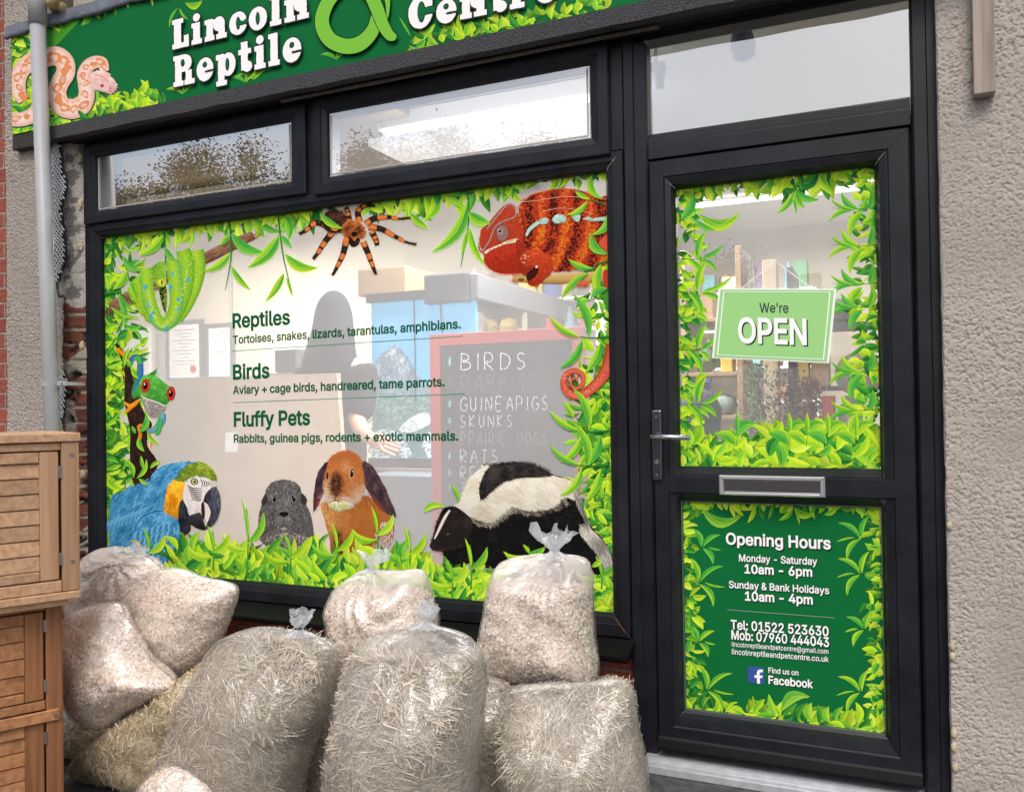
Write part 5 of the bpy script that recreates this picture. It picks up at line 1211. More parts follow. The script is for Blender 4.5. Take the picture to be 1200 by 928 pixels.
# --- slab letters; cap height 1
def slab(ch):
    """list of (kind, ...) shapes: box x0,z0,x1,z1 / ell cx,cz,rx,rz / cut (ellipse or box in the sign's green)"""
    B_ = lambda *a: ('box',) + a
    if ch == 'L': return [B_(.08, 0, .40, 1), B_(0, .84, .50, 1), B_(0, 0, .74, .17), B_(.52, 0, .74, .40)], .80
    if ch == 'i': return [B_(.08, 0, .38, .72), B_(0, .56, .30, .72), B_(0, 0, .46, .16), ('ell', .23, .90, .155, .135)], .52
    if ch == 'l': return [B_(.08, 0, .38, 1), B_(0, .84, .30, 1), B_(0, 0, .46, .16)], .52
    if ch == 'n': return [B_(.08, 0, .36, .72), B_(0, .56, .30, .72), B_(0, 0, .42, .16), ('ell', .62, .50, .25, .24), B_(.59, 0, .87, .52), B_(.50, 0, .95, .16), B_(.36, .52, .60, .68)], 1.0
    if ch == 'r': return [B_(.08, 0, .38, .72), B_(0, .56, .30, .72), B_(0, 0, .50, .16), ('ell', .58, .57, .17, .17)], .80
    if ch == 'o': return [('ell', .37, .36, .37, .38), ('cut', .37, .36, .085, .21)], .80
    if ch == 'c': return [('ell', .37, .36, .37, .38), ('cut', .38, .36, .09, .21), ('cutbox', .40, .27, .80, .43), ('ell', .60, .50, .12, .11)], .76
    if ch == 'e': return [('ell', .37, .36, .37, .38), ('cut', .37, .51, .10, .09), ('cutbox', .37, .25, .80, .315)], .80
    if ch == 't': return [B_(.12, .06, .40, .95), B_(0, .56, .54, .72), ('ell', .38, .16, .20, .17)], .62
    if ch == 'p': return [B_(.08, -.28, .36, .72), B_(0, .56, .30, .72), B_(0, -.28, .46, -.12), ('ell', .52, .36, .32, .37), ('cut', .49, .36, .085, .20)], .90
    if ch == 'R': return [B_(.08, 0, .38, 1), B_(0, .84, .50, 1), B_(0, 0, .46, .16), ('ell', .50, .72, .34, .28), B_(.30, .44, .54, .62), B_(.56, 0, .84, .46), B_(.50, 0, .96, .16), ('cut', .44, .73, .09, .12)], 1.0
    if ch == 'C': return [('ell', .46, .50, .46, .52), ('cut', .50, .50, .15, .33), ('cutbox', .52, .38, 1.0, .62), B_(.70, .62, .92, 1.0)], .98
    return [], .4
def slab_word(word, a, b_, cap, parent):
    A3, B3 = P(a[0], a[1], YS - .0125), P(b_[0], b_[1], YS - .0125)
    caph = P((a[0] + b_[0]) / 2, (a[1] + b_[1]) / 2 - cap, YS)[2] - P((a[0] + b_[0]) / 2, (a[1] + b_[1]) / 2, YS)[2]
    tot = sum(slab(c)[1] for c in word) + .06 * (len(word) - 1); sx = (B3[0] - A3[0]) / tot
    bw, bb, bg_ = MB(), MB(), []; x = 0.0; e = .040; kk = [0]
    rr = random.Random(len(word))
    def shape(mb, s_, grow, y):
        kk[0] += 1; y = y - kk[0] * 4e-6
        if s_[0] in ('box', 'cutbox'):
            pts = []
            cs = [(s_[1] - grow, s_[2] - grow), (s_[3] + grow, s_[2] - grow), (s_[3] + grow, s_[4] + grow), (s_[1] - grow, s_[4] + grow)]
            for i in range(4):
                q0, q1 = cs[i], cs[(i + 1) % 4]; m = max(2, int(math.hypot(q1[0] - q0[0], q1[1] - q0[1]) / .05))
                for k in range(m): pts.append((q0[0] + (q1[0] - q0[0]) * k / m + rr.uniform(-.007, .007), q0[1] + (q1[1] - q0[1]) * k / m + rr.uniform(-.007, .007)))
        else: pts = [(s_[1] + (s_[3] + grow) * math.cos(t) + rr.uniform(-.005, .005), s_[2] + (s_[4] + grow) * math.sin(t) + rr.uniform(-.005, .005)) for t in [2 * pi * k / 40 for k in range(40)]]
        tri = tessellate_polygon([[Vector((q[0], q[1], 0)) for q in pts]])
        mb.add([(A3[0] + (x + q[0]) * sx, y, A3[2] + (B3[2] - A3[2]) * (x + q[0]) / tot + q[1] * caph) for q in pts], [tuple(t) for t in tri])
    for ch in word:
        sh, w = slab(ch); late = ch in 'cC'
        for s_ in sh:
            if not s_[0].startswith('cut'): shape(bb, s_, e, YS - .0115)
        main = [s_ for s_ in sh if not s_[0].startswith('cut')]; cuts = [s_ for s_ in sh if s_[0].startswith('cut')]
        first = main[:1] if late else main
        for s_ in first: shape(bw, s_, 0, YS - .0125)
        for s_ in cuts: shape(bb, s_, 0, YS - .0135)
        for s_ in cuts:
            s2 = list(s_)
            if s_[0] == 'cutbox':
                if ch == 'e': continue
                s2[2] += .03; s2[4] -= .03
            else: s2[3] -= .035; s2[4] -= .04
            bg_.append(MB()); shape(bg_[-1], s2, 0, YS - .0145)
        if late:
            for s_ in main[1:]: shape(bw, s_, 0, YS - .0155)
        x += w + .06
    o = bw.build('lettering', WHITE, parent); bb.build('letter_outline', mat('black_print', (12, 12, 12), .45), o)
    for q in bg_: q.build('letter_counter', SIGN_GREEN, o)
slab_word('Lincoln', (202, 58.7), (363.5, 20.5), 35.5, board)
slab_word('Reptile', (203.3, 102.7), (355, 70), 37, board)
slab_word('Centre', (478.7, 36), (656, 0), 38, board)
# the big looped letter between the words
p = Print(YS - .0120, clip=SG, seed=70).zoom(190, 0, 4.138)
LG, BK = (126, 196, 66), (14, 22, 14)
lp = [(1040, 60), (1020, 150), (960, 212), (885, 225), (810, 190), (775, 110), (800, 20), (870, -60), (960, -70), (1010, -20), (1040, 40), (1070, 120), (1100, 170), (1116, 178)]
lw_ = [40, 62, 72, 74, 72, 68, 64, 60, 58, 62, 64, 58, 50, 44]
rb2 = [(1092, 92), (1094, 20), (1080, -60), (1060, -140)]
p.ribbon(rb2, [10, 30, 44, 50], BK, sub=8); p.ribbon(rb2, [6, 22, 38, 44], LG, sub=8)
p.ribbon(lp[:10], [v + 7 for v in lw_[:10]], BK, sub=10); p.ribbon(lp[:10], lw_[:10], LG, sub=10)
p.ribbon(lp[8:], [v + 7 for v in lw_[8:]], BK, sub=10); p.ell(1117, 180, 24.5, 24.5, BK); p.ribbon(lp[8:], lw_[8:], LG, sub=10); p.ell(1116, 179, 21, 21, LG)
p.build('looped_letter_print', board)

# ------------------------------------------------------------------ wooden hutches on the left
HU = np.array([.476, .879, 0.0]); HN = np.array([.879, -.476, 0.0])
def hutch_matrix(origin):
    """local x = along the front to the right, local y = into the hutch, local z = up"""
    m_ = Matrix.Identity(4)
    for i in range(3): m_[i][0], m_[i][1], m_[i][2], m_[i][3] = HU[i], -HN[i], (0, 0, 1)[i], origin[i]
    return m_
W_LIGHT = wood_mat('pale_brown_timber', (198, 160, 126), (168, 130, 98), axis=0)
W_DARK = wood_mat('honey_brown_timber', (180, 128, 86), (144, 96, 60), axis=0)
W_LIGHTV = wood_mat('pale_brown_timber_upright', (186, 148, 116), (158, 120, 90), axis=2)
W_DARKV = wood_mat('honey_brown_timber_upright', (166, 112, 72), (130, 84, 52), axis=2)
_hr = random.Random(8)
class BL:
    """each board a part of its own"""
    def __init__(s): s.l = []
    def build(s, name, m, parent):
        for b_ in s.l: o_ = b_.build(name, m, parent)
        return o_
def board_box(mb, x0, x1, y0, y1, z0, z1, m_, bev=.003):
    v = _hr.random(); q_ = MB(); mb.l.append(q_); mb = q_
    mb.box(x0, x1, y0, y1, z0, z1, bev=bev, mat4=m_, c=(v, v, v))
def hutch_object(name, mb, m, root, inv=False):
    return mb.build(name, m, root)
def hinge(m_, x, z, parent, name='hinge'):
    b = MB(); b.box(x - .005, x + .005, -.0005, .004, z - .020, z + .020, bev=.0008, mat4=m_); b.tube([(m_ @ Vector((x, -.001, z - .020))).to_tuple(), (m_ @ Vector((x, -.001, z + .020))).to_tuple()], .0028, n=8)
    for dz in (-.014, .014):
        for dx in (-.003,): b.tube([(m_ @ Vector((x + dx, -.0006, z + dz))).to_tuple(), (m_ @ Vector((x + dx, -.0016, z + dz))).to_tuple()], .0014, n=8)
    return b.build(name, STEEL, parent)
def screws(m_, pts, parent):
    for x, z, y in pts:
        b = MB(); b.tube([(m_ @ Vector((x, y, z))).to_tuple(), (m_ @ Vector((x, y - .003, z))).to_tuple()], .006, n=12)
        b.build('screw', STEEL, parent)

E_UP = P(94, 692, -0.95); E_LO = P(73, 698, -0.95)
zt = P(82, 507, -.95)[2]; zb = P(96, 692, -.95)[2]
zl = P(75, 696, -.95)[2]
WU, WL, D = 0.92, 0.90, 0.44
# lower hutch: two storeys of louvred doors
mo = hutch_matrix((E_LO[0], E_LO[1], 0))
lo = thing('wooden_hutch', 'honey brown lower hutch with two stacked slatted doors, standing on the pavement', 'hutch', (E_LO[0], E_LO[1], 0), 'slatted wooden hutches at the left')
ZL = zl - .012
b = BL()
for x0, x1 in ((-.050, 0), (-WL, -WL + .05)): board_box(b, x0, x1, 0, .05, 0.0, ZL, mo)
for x0, x1 in ((-.050, 0), (-WL, -WL + .05)): board_box(b, x0, x1, D - .05, D, 0.0, ZL, mo)
b.build('corner_post', W_DARKV, lo)
zm0, zm1 = P(74, 842, -.95)[2], P(74, 826, -.95)[2]
b = BL()
board_box(b, -WL + .051, -.051, .004, .04, ZL - .035, ZL, mo)
board_box(b, -WL + .051, -.051, .004, .04, .03, .07, mo)
board_box(b, -WL + .051, -.012, -.008, .003, zm0 + .003, zm1 - .006, mo)
board_box(b, -WL + .051, -.051, .006, .04, zm1 - .004, zm1 + .026, mo)
b.build('rail', W_DARK, lo)
b = BL()
for k in range(6): board_box(b, -WL + .01, -.02, D - .02, D - .006, .05 + k * (ZL - .06) / 6, .05 + (k + 1) * (ZL - .06) / 6 - .003, mo)
for k in range(6):
    z0 = .05 + k * (ZL - .06) / 6; board_box(b, -.030, -.012, .052, D - .052, z0, z0 + (ZL - .06) / 6 - .003, mo); board_box(b, -WL + .012, -WL + .030, .052, D - .052, z0, z0 + (ZL - .06) / 6 - .003, mo)
b.build('side_boards', W_DARK, lo)
def louvre_door(m_, x0, x1, z0, z1, n, root, mh, mv, y=0.006):
    d = BL(); s_ = .055
    board_box(d, x1 - s_, x1, y, y + .022, z0, z1, m_); board_box(d, x0, x0 + s_, y, y + .022, z0, z1, m_)
    do = bpy.data.objects.new('door', None); COL.objects.link(do); do.parent = root; d.build('stile', mv, do)
    b = BL(); board_box(b, x0 + s_ + .001, x1 - s_ - .001, y, y + .022, z1 - .035, z1, m_); board_box(b, x0 + s_ + .001, x1 - s_ - .001, y, y + .022, z0, z0 + .03, m_)
    b.build('door_rail', mh, do)
    b = MB(); zz0, zz1 = z0 + .031, z1 - .036; hh = (zz1 - zz0) / n
    for k in range(n):
        a = zz0 + k * hh; v = _hr.random()
        pr = [(y + .009, a + .0015), (y + .006, a + .0045), (y + .0085, a + hh - .003), (y + .012, a + hh - .0005), (y + .020, a + .0015)]
        vv = [(m_ @ Vector((x0 + s_ + .001, q[0], q[1]))).to_tuple() for q in pr] + [(m_ @ Vector((x1 - s_ - .001, q[0], q[1]))).to_tuple() for q in pr]
        b.add(vv, [(i, (i + 1) % 5, 5 + (i + 1) % 5, 5 + i) for i in range(5)] + [(4, 3, 2, 1, 0), (5, 6, 7, 8, 9)], (v, v, v))
    b.build('slats', mh, do)
    for z in (z0 + (z1 - z0) * .16, z0 + (z1 - z0) * .84): hinge(m_, x1 + .004, z, do)
    return do
louvre_door(mo, -WL + .055, -.056, zm1 + .030, ZL - .040, 4, lo, W_DARK, W_DARKV)
louvre_door(mo, -WL + .055, -.056, .075, zm0 - .002, 5, lo, W_DARK, W_DARKV)
screws(mo, [(-.024, zm0 + .02, -.009), (-.012, zm1 - .03, .0), (-.5, zm0 + .02, -.009)], lo)
# upper hutch
mu = hutch_matrix((E_UP[0], E_UP[1], 0))
up = thing('wooden_hutch', 'paler weathered hutch with one wide slatted door, resting on the honey brown hutch', 'hutch', (E_UP[0], E_UP[1], zb), 'slatted wooden hutches at the left')
b = BL(); board_box(b, -.052, 0, 0, .05, zb + .004, zt - .030, mu); board_box(b, -WU, -WU + .05, 0, .05, zb + .004, zt - .030, mu)
board_box(b, -.052, 0, D - .03, D + .02, zb + .004, zt - .030, mu); board_box(b, -WU, -WU + .05, D - .03, D + .02, zb + .004, zt - .03, mu)
b.build('corner_post', W_LIGHTV, up)
b = BL(); board_box(b, -WU, .004, -.006, D + .03, zt - .028, zt, mu); board_box(b, -WU + .051, -.053, .003, .04, zt - .056, zt - .031, mu); board_box(b, -WU + .051, -.053, .003, .04, zb + .004, zb + .040, mu)
board_box(b, -WU - .01, .0, -.008, D + .02, zb - .022, zb + .002, mu); board_box(b, -WU + .03, -.03, .012, D, zb - .044, zb - .023, mu)
b.build('rail', W_LIGHT, up)
b = BL(); n = 6
for k in range(n):
    z0 = zb + .01 + k * (zt - zb - .04) / n; h_ = (zt - zb - .04) / n - .003
    board_box(b, -.030, -.012, .052, D - .032, z0, z0 + h_, mu); board_box(b, -WU + .01, -.02, D, D + .014, z0, z0 + h_, mu); board_box(b, -WU + .012, -WU + .03, .052, D - .032, z0, z0 + h_, mu)
b.build('side_boards', W_LIGHT, up)
louvre_door(mu, -WU + .056, -.060, zb + .044, zt - .060, 7, up, W_LIGHT, W_LIGHTV)
screws(mu, [(-.022, zt - .07, .0), (-.022, zb + .10, .0)], up)

# ------------------------------------------------------------------ sacks of bedding
FILM = film_mat('clear_polythene', .14, .22, col=(232, 229, 226), gather=.14)
FILM_W = film_mat('milky_polythene', .14, .20, col=(252, 246, 242), gather=.40)
KNOT = film_mat('gathered_polythene', .45, .5, .25, (226, 230, 238))
CHIPS = mat('wood_shavings', attr=True, rough=.85, spec=.2)
HAY = mat('hay_strands', attr=True, rough=.75, spec=.3)
PALC = [(255, 243, 230), (252, 236, 221), (255, 249, 241), (250, 230, 214), (240, 214, 194), (255, 244, 233), (253, 240, 227)]
PALH = [(230, 220, 203), (216, 204, 184), (246, 239, 226), (192, 178, 158), (208, 195, 174), (172, 158, 138), (228, 219, 204)]
PALS = [(244, 226, 184), (232, 212, 166), (252, 240, 208), (206, 182, 138), (222, 200, 156), (186, 162, 120), (246, 232, 196)]

def fbm(v, f, seed=0.0, o=3):
    return noise.fractal(Vector((v[0] * f + seed, v[1] * f - seed * .7, v[2] * f + seed * .3)), 1.0, 2.0, o)

def sack(label, outline, Y, depth, kind, seed, knot=None, fill=None, ground=False, flat=2.6, n=None, tilt=0.0, zflat=None, film=None, lump=.012):
    r = random.Random(seed)
    pw = [P(x, y, Y) for x, y in outline]
    pts = smooth_closed([(q[0], q[2]) for q in pw], 10)
    pts = [(x, max(z, .006)) for x, z in pts]
    xs = [q[0] for q in pts]; zs = [q[1] for q in pts]; zmax, zmin = max(zs), min(zs)
    # resample evenly
    M_ = 112; A = np.array(pts + [pts[0]]); dl = np.r_[0, np.cumsum(np.hypot(*np.diff(A, axis=0).T))]
    tt = np.linspace(0, dl[-1], M_, endpoint=False); ox = np.interp(tt, dl, A[:, 0]); oz = np.interp(tt, dl, A[:, 1])
    cx, cz = ox.mean(), (oz.max() + oz.min()) / 2 * .5 + oz.mean() * .5
    def shell(grow, zfill, lumps, K=26):
        V = []; 
        for side in (-1, 1):
            for k in range(K + 1):
                if side == 1 and k == 0: continue
                q = k / K; rr_ = math.sin((1 - q) * pi / 2) if side == -1 else math.sin(q * 0 + (1 - q) * pi / 2)
                # k=0 rim, k=K centre
                for i in range(M_):
                    x = cx + (ox[i] - cx) * rr_; z = cz + (oz[i] - cz) * rr_
                    h_ = (z - zmin) / (zmax - zmin + 1e-6)
                    prof = (1 - rr_ ** flat) ** .5
                    belly = 1.0 if not ground else 1.0 - .45 * max(0, h_ - .72) / .28
                    if fill is not None: belly *= 1 - .55 * max(0, h_ - fill) / max(.05, 1 - fill)
                    y = depth * prof * belly * (1 if side == -1 else .8)
                    p_ = Vector((x, Y + side * y, z))
                    if lumps:
                        a = fbm(p_, 7, seed) * lump + fbm(p_, 24, seed + 9, 2) * lump * .30
                        # creases radiating from the neck
                        if knot is not None:
                            kk = P(knot[0], knot[1], Y); an = math.atan2(x - kk[0], kk[2] - z); dk = math.hypot(x - kk[0], z - kk[2])
                            a += .013 * math.sin(an * 15 + 4 * noise.noise(p_ * 6)) * max(0, 1 - dk / .28)
                        a += -.010 * abs(noise.noise(Vector((x * 5 + z * 9 + seed, y * 3, z * 3 - x * 4)))) ** .5 * .8
                        p_ += Vector(((x - cx) * .25 * rr_, side * prof + (-.3 if side == -1 else .3), (z - cz) * .2)).normalized() * a
                    g = grow
                    dv = Vector((x - cx, side * y * 2.0, z - cz))
                    if dv.length > 1e-6: p_ += dv.normalized() * g
                    if zfill is not None and p_.z > zfill:
                        p_.z = zfill - .02 + .02 * fbm(p_, 12, seed, 2) + .10 * (p_.z - zfill)
                    p_.z = max(p_.z, .004)
                    V.append(p_.to_tuple())
        rows = 2 * K + 1
        # row order: side -1: rim(0)..centre(K); side +1: 1..K
        F_ = []
        for k in range(K):
            for i in range(M_):
                j = (i + 1) % M_; F_.append((k * M_ + i, k * M_ + j, (k + 1) * M_ + j, (k + 1) * M_ + i))
        base = (K + 1) * M_
        for k in range(K):
            a0 = 0 if k == 0 else base + (k - 1) * M_; b0 = base + k * M_
            for i in range(M_):
                j = (i + 1) % M_; F_.append((a0 + j, a0 + i, b0 + i, b0 + j))
        return V, F_, (K + 1) * M_
    zf = None
    if fill is not None: zf = zmin + (zmax - zmin) * fill
    V, F_, nfront = shell(0.0, None, True)
    root = thing('bedding_sack' if kind == 'chips' else 'hay_sack', label, 'sack', (cx, Y, max(0.0, zmin)), 'sacks of bedding piled under the window')
    # film
    fo = mesh_obj('plastic_film', V, F_, film or (FILM_W if kind == 'chips' else FILM), root, True, [(g_,) * 3 for g_ in [max(0.0, min(1.0, ((q[2] - zmin) / (zmax - zmin + 1e-6) - fill + .04) / max(.04, (1 - fill) * .8) + .35 * noise.noise(Vector((q[0] * 16, q[1] * 16, q[2] * 9))))) if fill is not None else 0.0 for q in V]])
    # filling
    Vc, Fc, nf = shell(-.013, zf, True)
    base_c = {'chips': (228, 202, 182), 'hay': (152, 139, 121), 'straw': (184, 162, 118)}[kind]
    core = mesh_obj('filling', Vc, Fc, mat('filling_' + kind, base_c, .95, noise_amt=.35, noise_scale=70, spec=.1), root, True)
    Va = np.array(Vc); Fa = np.array(Fc); tri = Va[Fa]
    nrm = np.cross(tri[:, 1] - tri[:, 0], tri[:, 3] - tri[:, 0]); ar = np.linalg.norm(nrm, axis=1); nrm = nrm / (ar[:, None] + 1e-12)
    cen = tri.mean(1); out = cen - np.array([cx, Y, cz]); flip = (nrm * out).sum(1) < 0; nrm[flip] *= -1
    view = CAM[None] - cen; vis = (nrm * view).sum(1) > -.25 * np.linalg.norm(view, axis=1)
    ar = ar * vis; pr = ar / ar.sum(); rs = np.random.RandomState(seed)
    area = ar.sum()
    if n is None: n = int(area * (44000 if kind == 'chips' else (42000 if kind == 'hay' else 24000)))
    pick = rs.choice(len(Fa), n, p=pr)
    u = rs.rand(n, 1); v = rs.rand(n, 1); t = tri[pick]
    pos = t[:, 0] * (1 - u) * (1 - v) + t[:, 1] * u * (1 - v) + t[:, 2] * u * v + t[:, 3] * (1 - u) * v
    nn = nrm[pick]; rnd = rs.randn(n, 3); tg = rnd - (rnd * nn).sum(1, keepdims=True) * nn
    pal = np.array([lin(c) for c in {'chips': PALC, 'hay': PALH, 'straw': PALS}[kind]])
    col = pal[rs.randint(0, len(pal), n)] * (rs.uniform(.83, 1.06, (n, 1)) if kind == 'chips' else rs.uniform(.60, 1.15, (n, 1)))
    if kind == 'chips':
        tg /= np.linalg.norm(tg, axis=1, keepdims=True); bt = np.cross(nn, tg)
        tl = rs.randn(n, 1) * .30; nn2 = nn + tg * tl + bt * rs.randn(n, 1) * .30; nn2 /= np.linalg.norm(nn2, axis=1, keepdims=True)
        tg = tg - (tg * nn2).sum(1, keepdims=True) * nn2; tg /= np.linalg.norm(tg, axis=1, keepdims=True); bt = np.cross(nn2, tg)
        L_ = rs.uniform(.0040, .0085, (n, 1)); Wd_ = rs.uniform(.0022, .0046, (n, 1)); cv = rs.uniform(.0008, .003, (n, 1))
        c0 = pos + nn * rs.uniform(-.001, .004, (n, 1))
        vs = np.stack([c0 - tg * L_ - bt * Wd_ * .7, c0 - tg * L_ + bt * Wd_ * .7, c0 - bt * Wd_ + nn2 * cv, c0 + bt * Wd_ + nn2 * cv, c0 + tg * L_ - bt * Wd_ * .7, c0 + tg * L_ + bt * Wd_ * .7], 1)
        fs = np.array([[0, 1, 3, 2], [2, 3, 5, 4]]); nv = 6
    else:
        # strands roughly sideways with swirls
        sw = np.array([fbm(p_, 5, seed, 2) for p_ in pos])[:, None]
        side = np.cross(nn, np.array([[0, 0, 1.0]])); upv = np.cross(side, nn)
        ang = sw * 3.6 + rs.randn(n, 1) * .60 + .30
        if kind == 'straw': ang = sw * 3 + rs.uniform(-1.6, 1.6, (n, 1))
        tg = side * np.cos(ang) + upv * np.sin(ang); tg /= np.linalg.norm(tg, axis=1, keepdims=True) + 1e-9; bt = np.cross(nn, tg)
        L_ = rs.uniform(.022, .070, (n, 1)) if kind == 'hay' else rs.uniform(.016, .045, (n, 1))
        Wd_ = rs.uniform(.00045, .0010, (n, 1)) if kind == 'hay' else rs.uniform(.0012, .0022, (n, 1))
        bend = rs.randn(n, 1) * (.006 if kind == 'hay' else .003); off = rs.uniform(-.002, .0055, (n, 1)); lift = rs.randn(n, 1) * .03
        rowsv = []
        for k, tq in enumerate((-1, -.33, .33, 1)):
            c0 = pos + tg * L_ * tq + bt * bend * (1 - tq * tq) + nn * (off - .30 * (L_ * tq) ** 2 / .16 + lift * L_ * tq)
            rowsv += [c0 - bt * Wd_, c0 + bt * Wd_]
        vs = np.stack(rowsv, 1); fs = np.array([[0, 1, 3, 2], [2, 3, 5, 4], [4, 5, 7, 6]]); nv = 8
    cc = np.repeat(col, nv, axis=0); allv = vs.reshape(-1, 3)
    # nothing pokes through the plastic
    oa = np.arctan2(oz - cz, ox - cx); oR = np.hypot(oz - cz, ox - cx); od = np.argsort(oa); va = np.arctan2(allv[:, 2] - cz, allv[:, 0] - cx); vr = np.hypot(allv[:, 2] - cz, allv[:, 0] - cx)
    lim = np.interp(va, oa[od], oR[od], period=2 * pi) * .985 - .004; kx = np.minimum(1, lim / np.maximum(vr, 1e-6))
    allv[:, 0] = cx + (allv[:, 0] - cx) * kx; allv[:, 2] = cz + (allv[:, 2] - cz) * kx
    allv[:, 1] = np.clip(allv[:, 1], Y - depth - .004, Y + depth); allv[:, 2] = np.maximum(allv[:, 2], .004)
    fa = (fs[None] + (np.arange(n) * nv)[:, None, None]).reshape(-1, 4)
    me = bpy.data.meshes.new('loose'); off_ = np.array(wloc(root))
    me.vertices.add(len(allv)); me.vertices.foreach_set('co', (allv - off_).astype(np.float32).ravel())
    me.loops.add(fa.size); me.loops.foreach_set('vertex_index', fa.astype(np.int32).ravel())
    me.polygons.add(len(fa)); me.polygons.foreach_set('loop_start', np.arange(0, fa.size, 4, dtype=np.int32)); me.polygons.foreach_set('loop_total', np.full(len(fa), 4, dtype=np.int32))
    at = me.color_attributes.new('Col', 'FLOAT_COLOR', 'POINT'); c4 = np.ones((len(allv), 4), np.float32); c4[:, :3] = cc; at.data.foreach_set('color', c4.ravel())
    me.update(calc_edges=True); me.materials.append(CHIPS if kind == 'chips' else HAY)
    o = bpy.data.objects.new({'chips': 'shavings', 'hay': 'hay_strands', 'straw': 'straw'}[kind], me); COL.objects.link(o); o.parent = root; o['kind'] = 'stuff'
    if knot is not None:
        kx, ky, ks = knot[:3]; c = P(kx, ky, Y - .01); lean = knot[3] if len(knot) > 3 else 0.0
        rows = []; nr, nc = 14, 40
        for i in range(nr):
            t_ = i / (nr - 1)
            rad_ = np.interp(t_, [0, .18, .32, .55, 1], [.046, .017, .010, .026, .030 + .012 * (seed % 3)]) * ks
            hh = np.interp(t_, [0, .3, 1], [-.022, .0, .052]) * ks
            for j in range(nc):
                a = 2 * pi * j / nc
                w = 1 + (.32 * math.sin(a * (2 + seed % 3) + seed) + .30 * math.sin(a * (5 + seed % 4) + 2 * t_ + seed)) * max(0, t_ - .25) * 1.2 + (.25 * math.sin(a * 11) * (1 - t_)) + .5 * noise.noise(Vector((math.cos(a) * 2.2, math.sin(a) * 2.2, t_ * 3 + seed)))
                rx = rad_ * w; zz = hh + (.011 * math.sin(a * (1 + seed % 3) + seed * 2) + .012 * math.sin(a * (4 + seed % 3) + seed) + .014 * noise.noise(Vector((math.cos(a) * 1.5 + seed, math.sin(a) * 1.5, t_ * 2)))) * ks * max(0, t_ - .3) * 1.4
                rows.append((c[0] + rx * math.cos(a) + lean * max(0, t_ - .2) * .06 + .004 * r.uniform(-1, 1) * t_, c[1] + rx * math.sin(a) * .8, c[2] + zz + .003 * r.uniform(-1, 1) * t_))
        fk = [(i * nc + j, i * nc + (j + 1) % nc, (i + 1) * nc + (j + 1) % nc, (i + 1) * nc + j) for i in range(nr - 1) for j in range(nc)]
        ko = mesh_obj('gathered_neck', rows, fk, KNOT, root, False)
        if len(knot) > 4:
            b = MB(); b.tube([(c[0] + .0115 * ks * math.cos(a) * 1.1, c[1] + .0115 * ks * math.sin(a) * .95, c[2] + .001 * math.sin(3 * a)) for a in [2 * pi * k / 16 for k in range(17)]], .0022, n=6)
            b.tube([c + np.array((.008, -.008, 0)), c + np.array((.03, -.02, .02)), c + np.array((.05, -.015, -.004))], .0013, n=5)
            b.build('wire_tie', mat('wire_tie', (40, 40, 42), .5), root)
    return root

G0 = 1180   # a pixel row safely below the ground line
sack('sack of pale shavings behind the hutch corner, leaning on the window sill', [(92, 668), (112, 645), (140, 640), (165, 648), (190, 668), (205, 700), (195, 735), (150, 750), (112, 748), (90, 728), (84, 695)], -.36, .15, 'chips', 1, knot=(157, 652, .8, .6), fill=.88)
sack('pillow shaped sack of shavings with a sharp corner pointing at the window', [(140, 692), (164, 673), (200, 665), (240, 676), (276, 688), (269, 722), (254, 757), (232, 782), (207, 798), (186, 786), (162, 752), (142, 722)], -.52, .13, 'chips', 2, flat=2.2)
sack('sack of shavings against the hutch post with its corner pointing down right', [(74, 735), (92, 714), (136, 706), (150, 730), (176, 772), (208, 804), (180, 820), (150, 836), (122, 854), (102, 846), (84, 815), (72, 775)], -.70, .14, 'chips', 3, flat=2.3)
sack('slumped yellow straw sack lying under the shavings sacks', [(84, 905), (110, 872), (140, 845), (180, 818), (215, 795), (248, 768), (262, 790), (246, 830), (224, 870), (206, 908), (178, 935), (120, 935)], -.64, .13, 'straw', 4, ground=True)
sack('dark sack of straw mostly hidden beside the hutch post', [(62, 830), (85, 815), (118, 840), (124, 875), (100, 900), (80, 910), (60, 880)], -.50, .12, 'straw', 5)
sack('large grey hay sack leaning to the right, tied with a wire', [(193, 905), (214, 842), (240, 780), (258, 750), (300, 734), (345, 739), (384, 750), (395, 774), (386, 822), (366, 872), (350, 930), (340, 990), (300, 1100), (200, 1100), (180, 990)], -.86, .18, 'hay', 6, knot=(350, 736, .95, .3, 1), fill=.955, ground=True)
sack('hay sack squeezed between two larger hay sacks and under a shavings sack', [(345, 930), (362, 868), (384, 820), (394, 786), (412, 776), (440, 790), (446, 860), (440, 940), (436, 1090), (350, 1090)], -.56, .15, 'hay', 7, ground=True)
sack('sack of shavings with a twisted top slanting right, standing against the window sill', [(388, 714), (394, 692), (412, 676), (432, 667), (462, 668), (495, 668), (503, 690), (512, 735), (510, 780), (470, 800), (425, 800), (402, 780), (392, 745)], -.42, .16, 'chips', 8, knot=(434, 664, .9, .5), fill=.80)
sack('tallest front hay sack in the middle, tied in a bunch at the top', [(384, 1000), (394, 890), (407, 822), (415, 772), (426, 750), (456, 738), (500, 733), (540, 742), (564, 760), (568, 792), (562, 850), (556, 920), (552, 1000), (548, G0), (386, G0)], -.98, .20, 'hay', 9, knot=(499, 727, .85, .2), fill=.90, ground=True)
sack('narrow strip of a hay sack between the middle hay sack and the right hay sack', [(530, 810), (560, 792), (585, 795), (602, 812), (604, 870), (600, 960), (596, 1090), (530, 1090)], -.55, .14, 'hay', 10, ground=True)
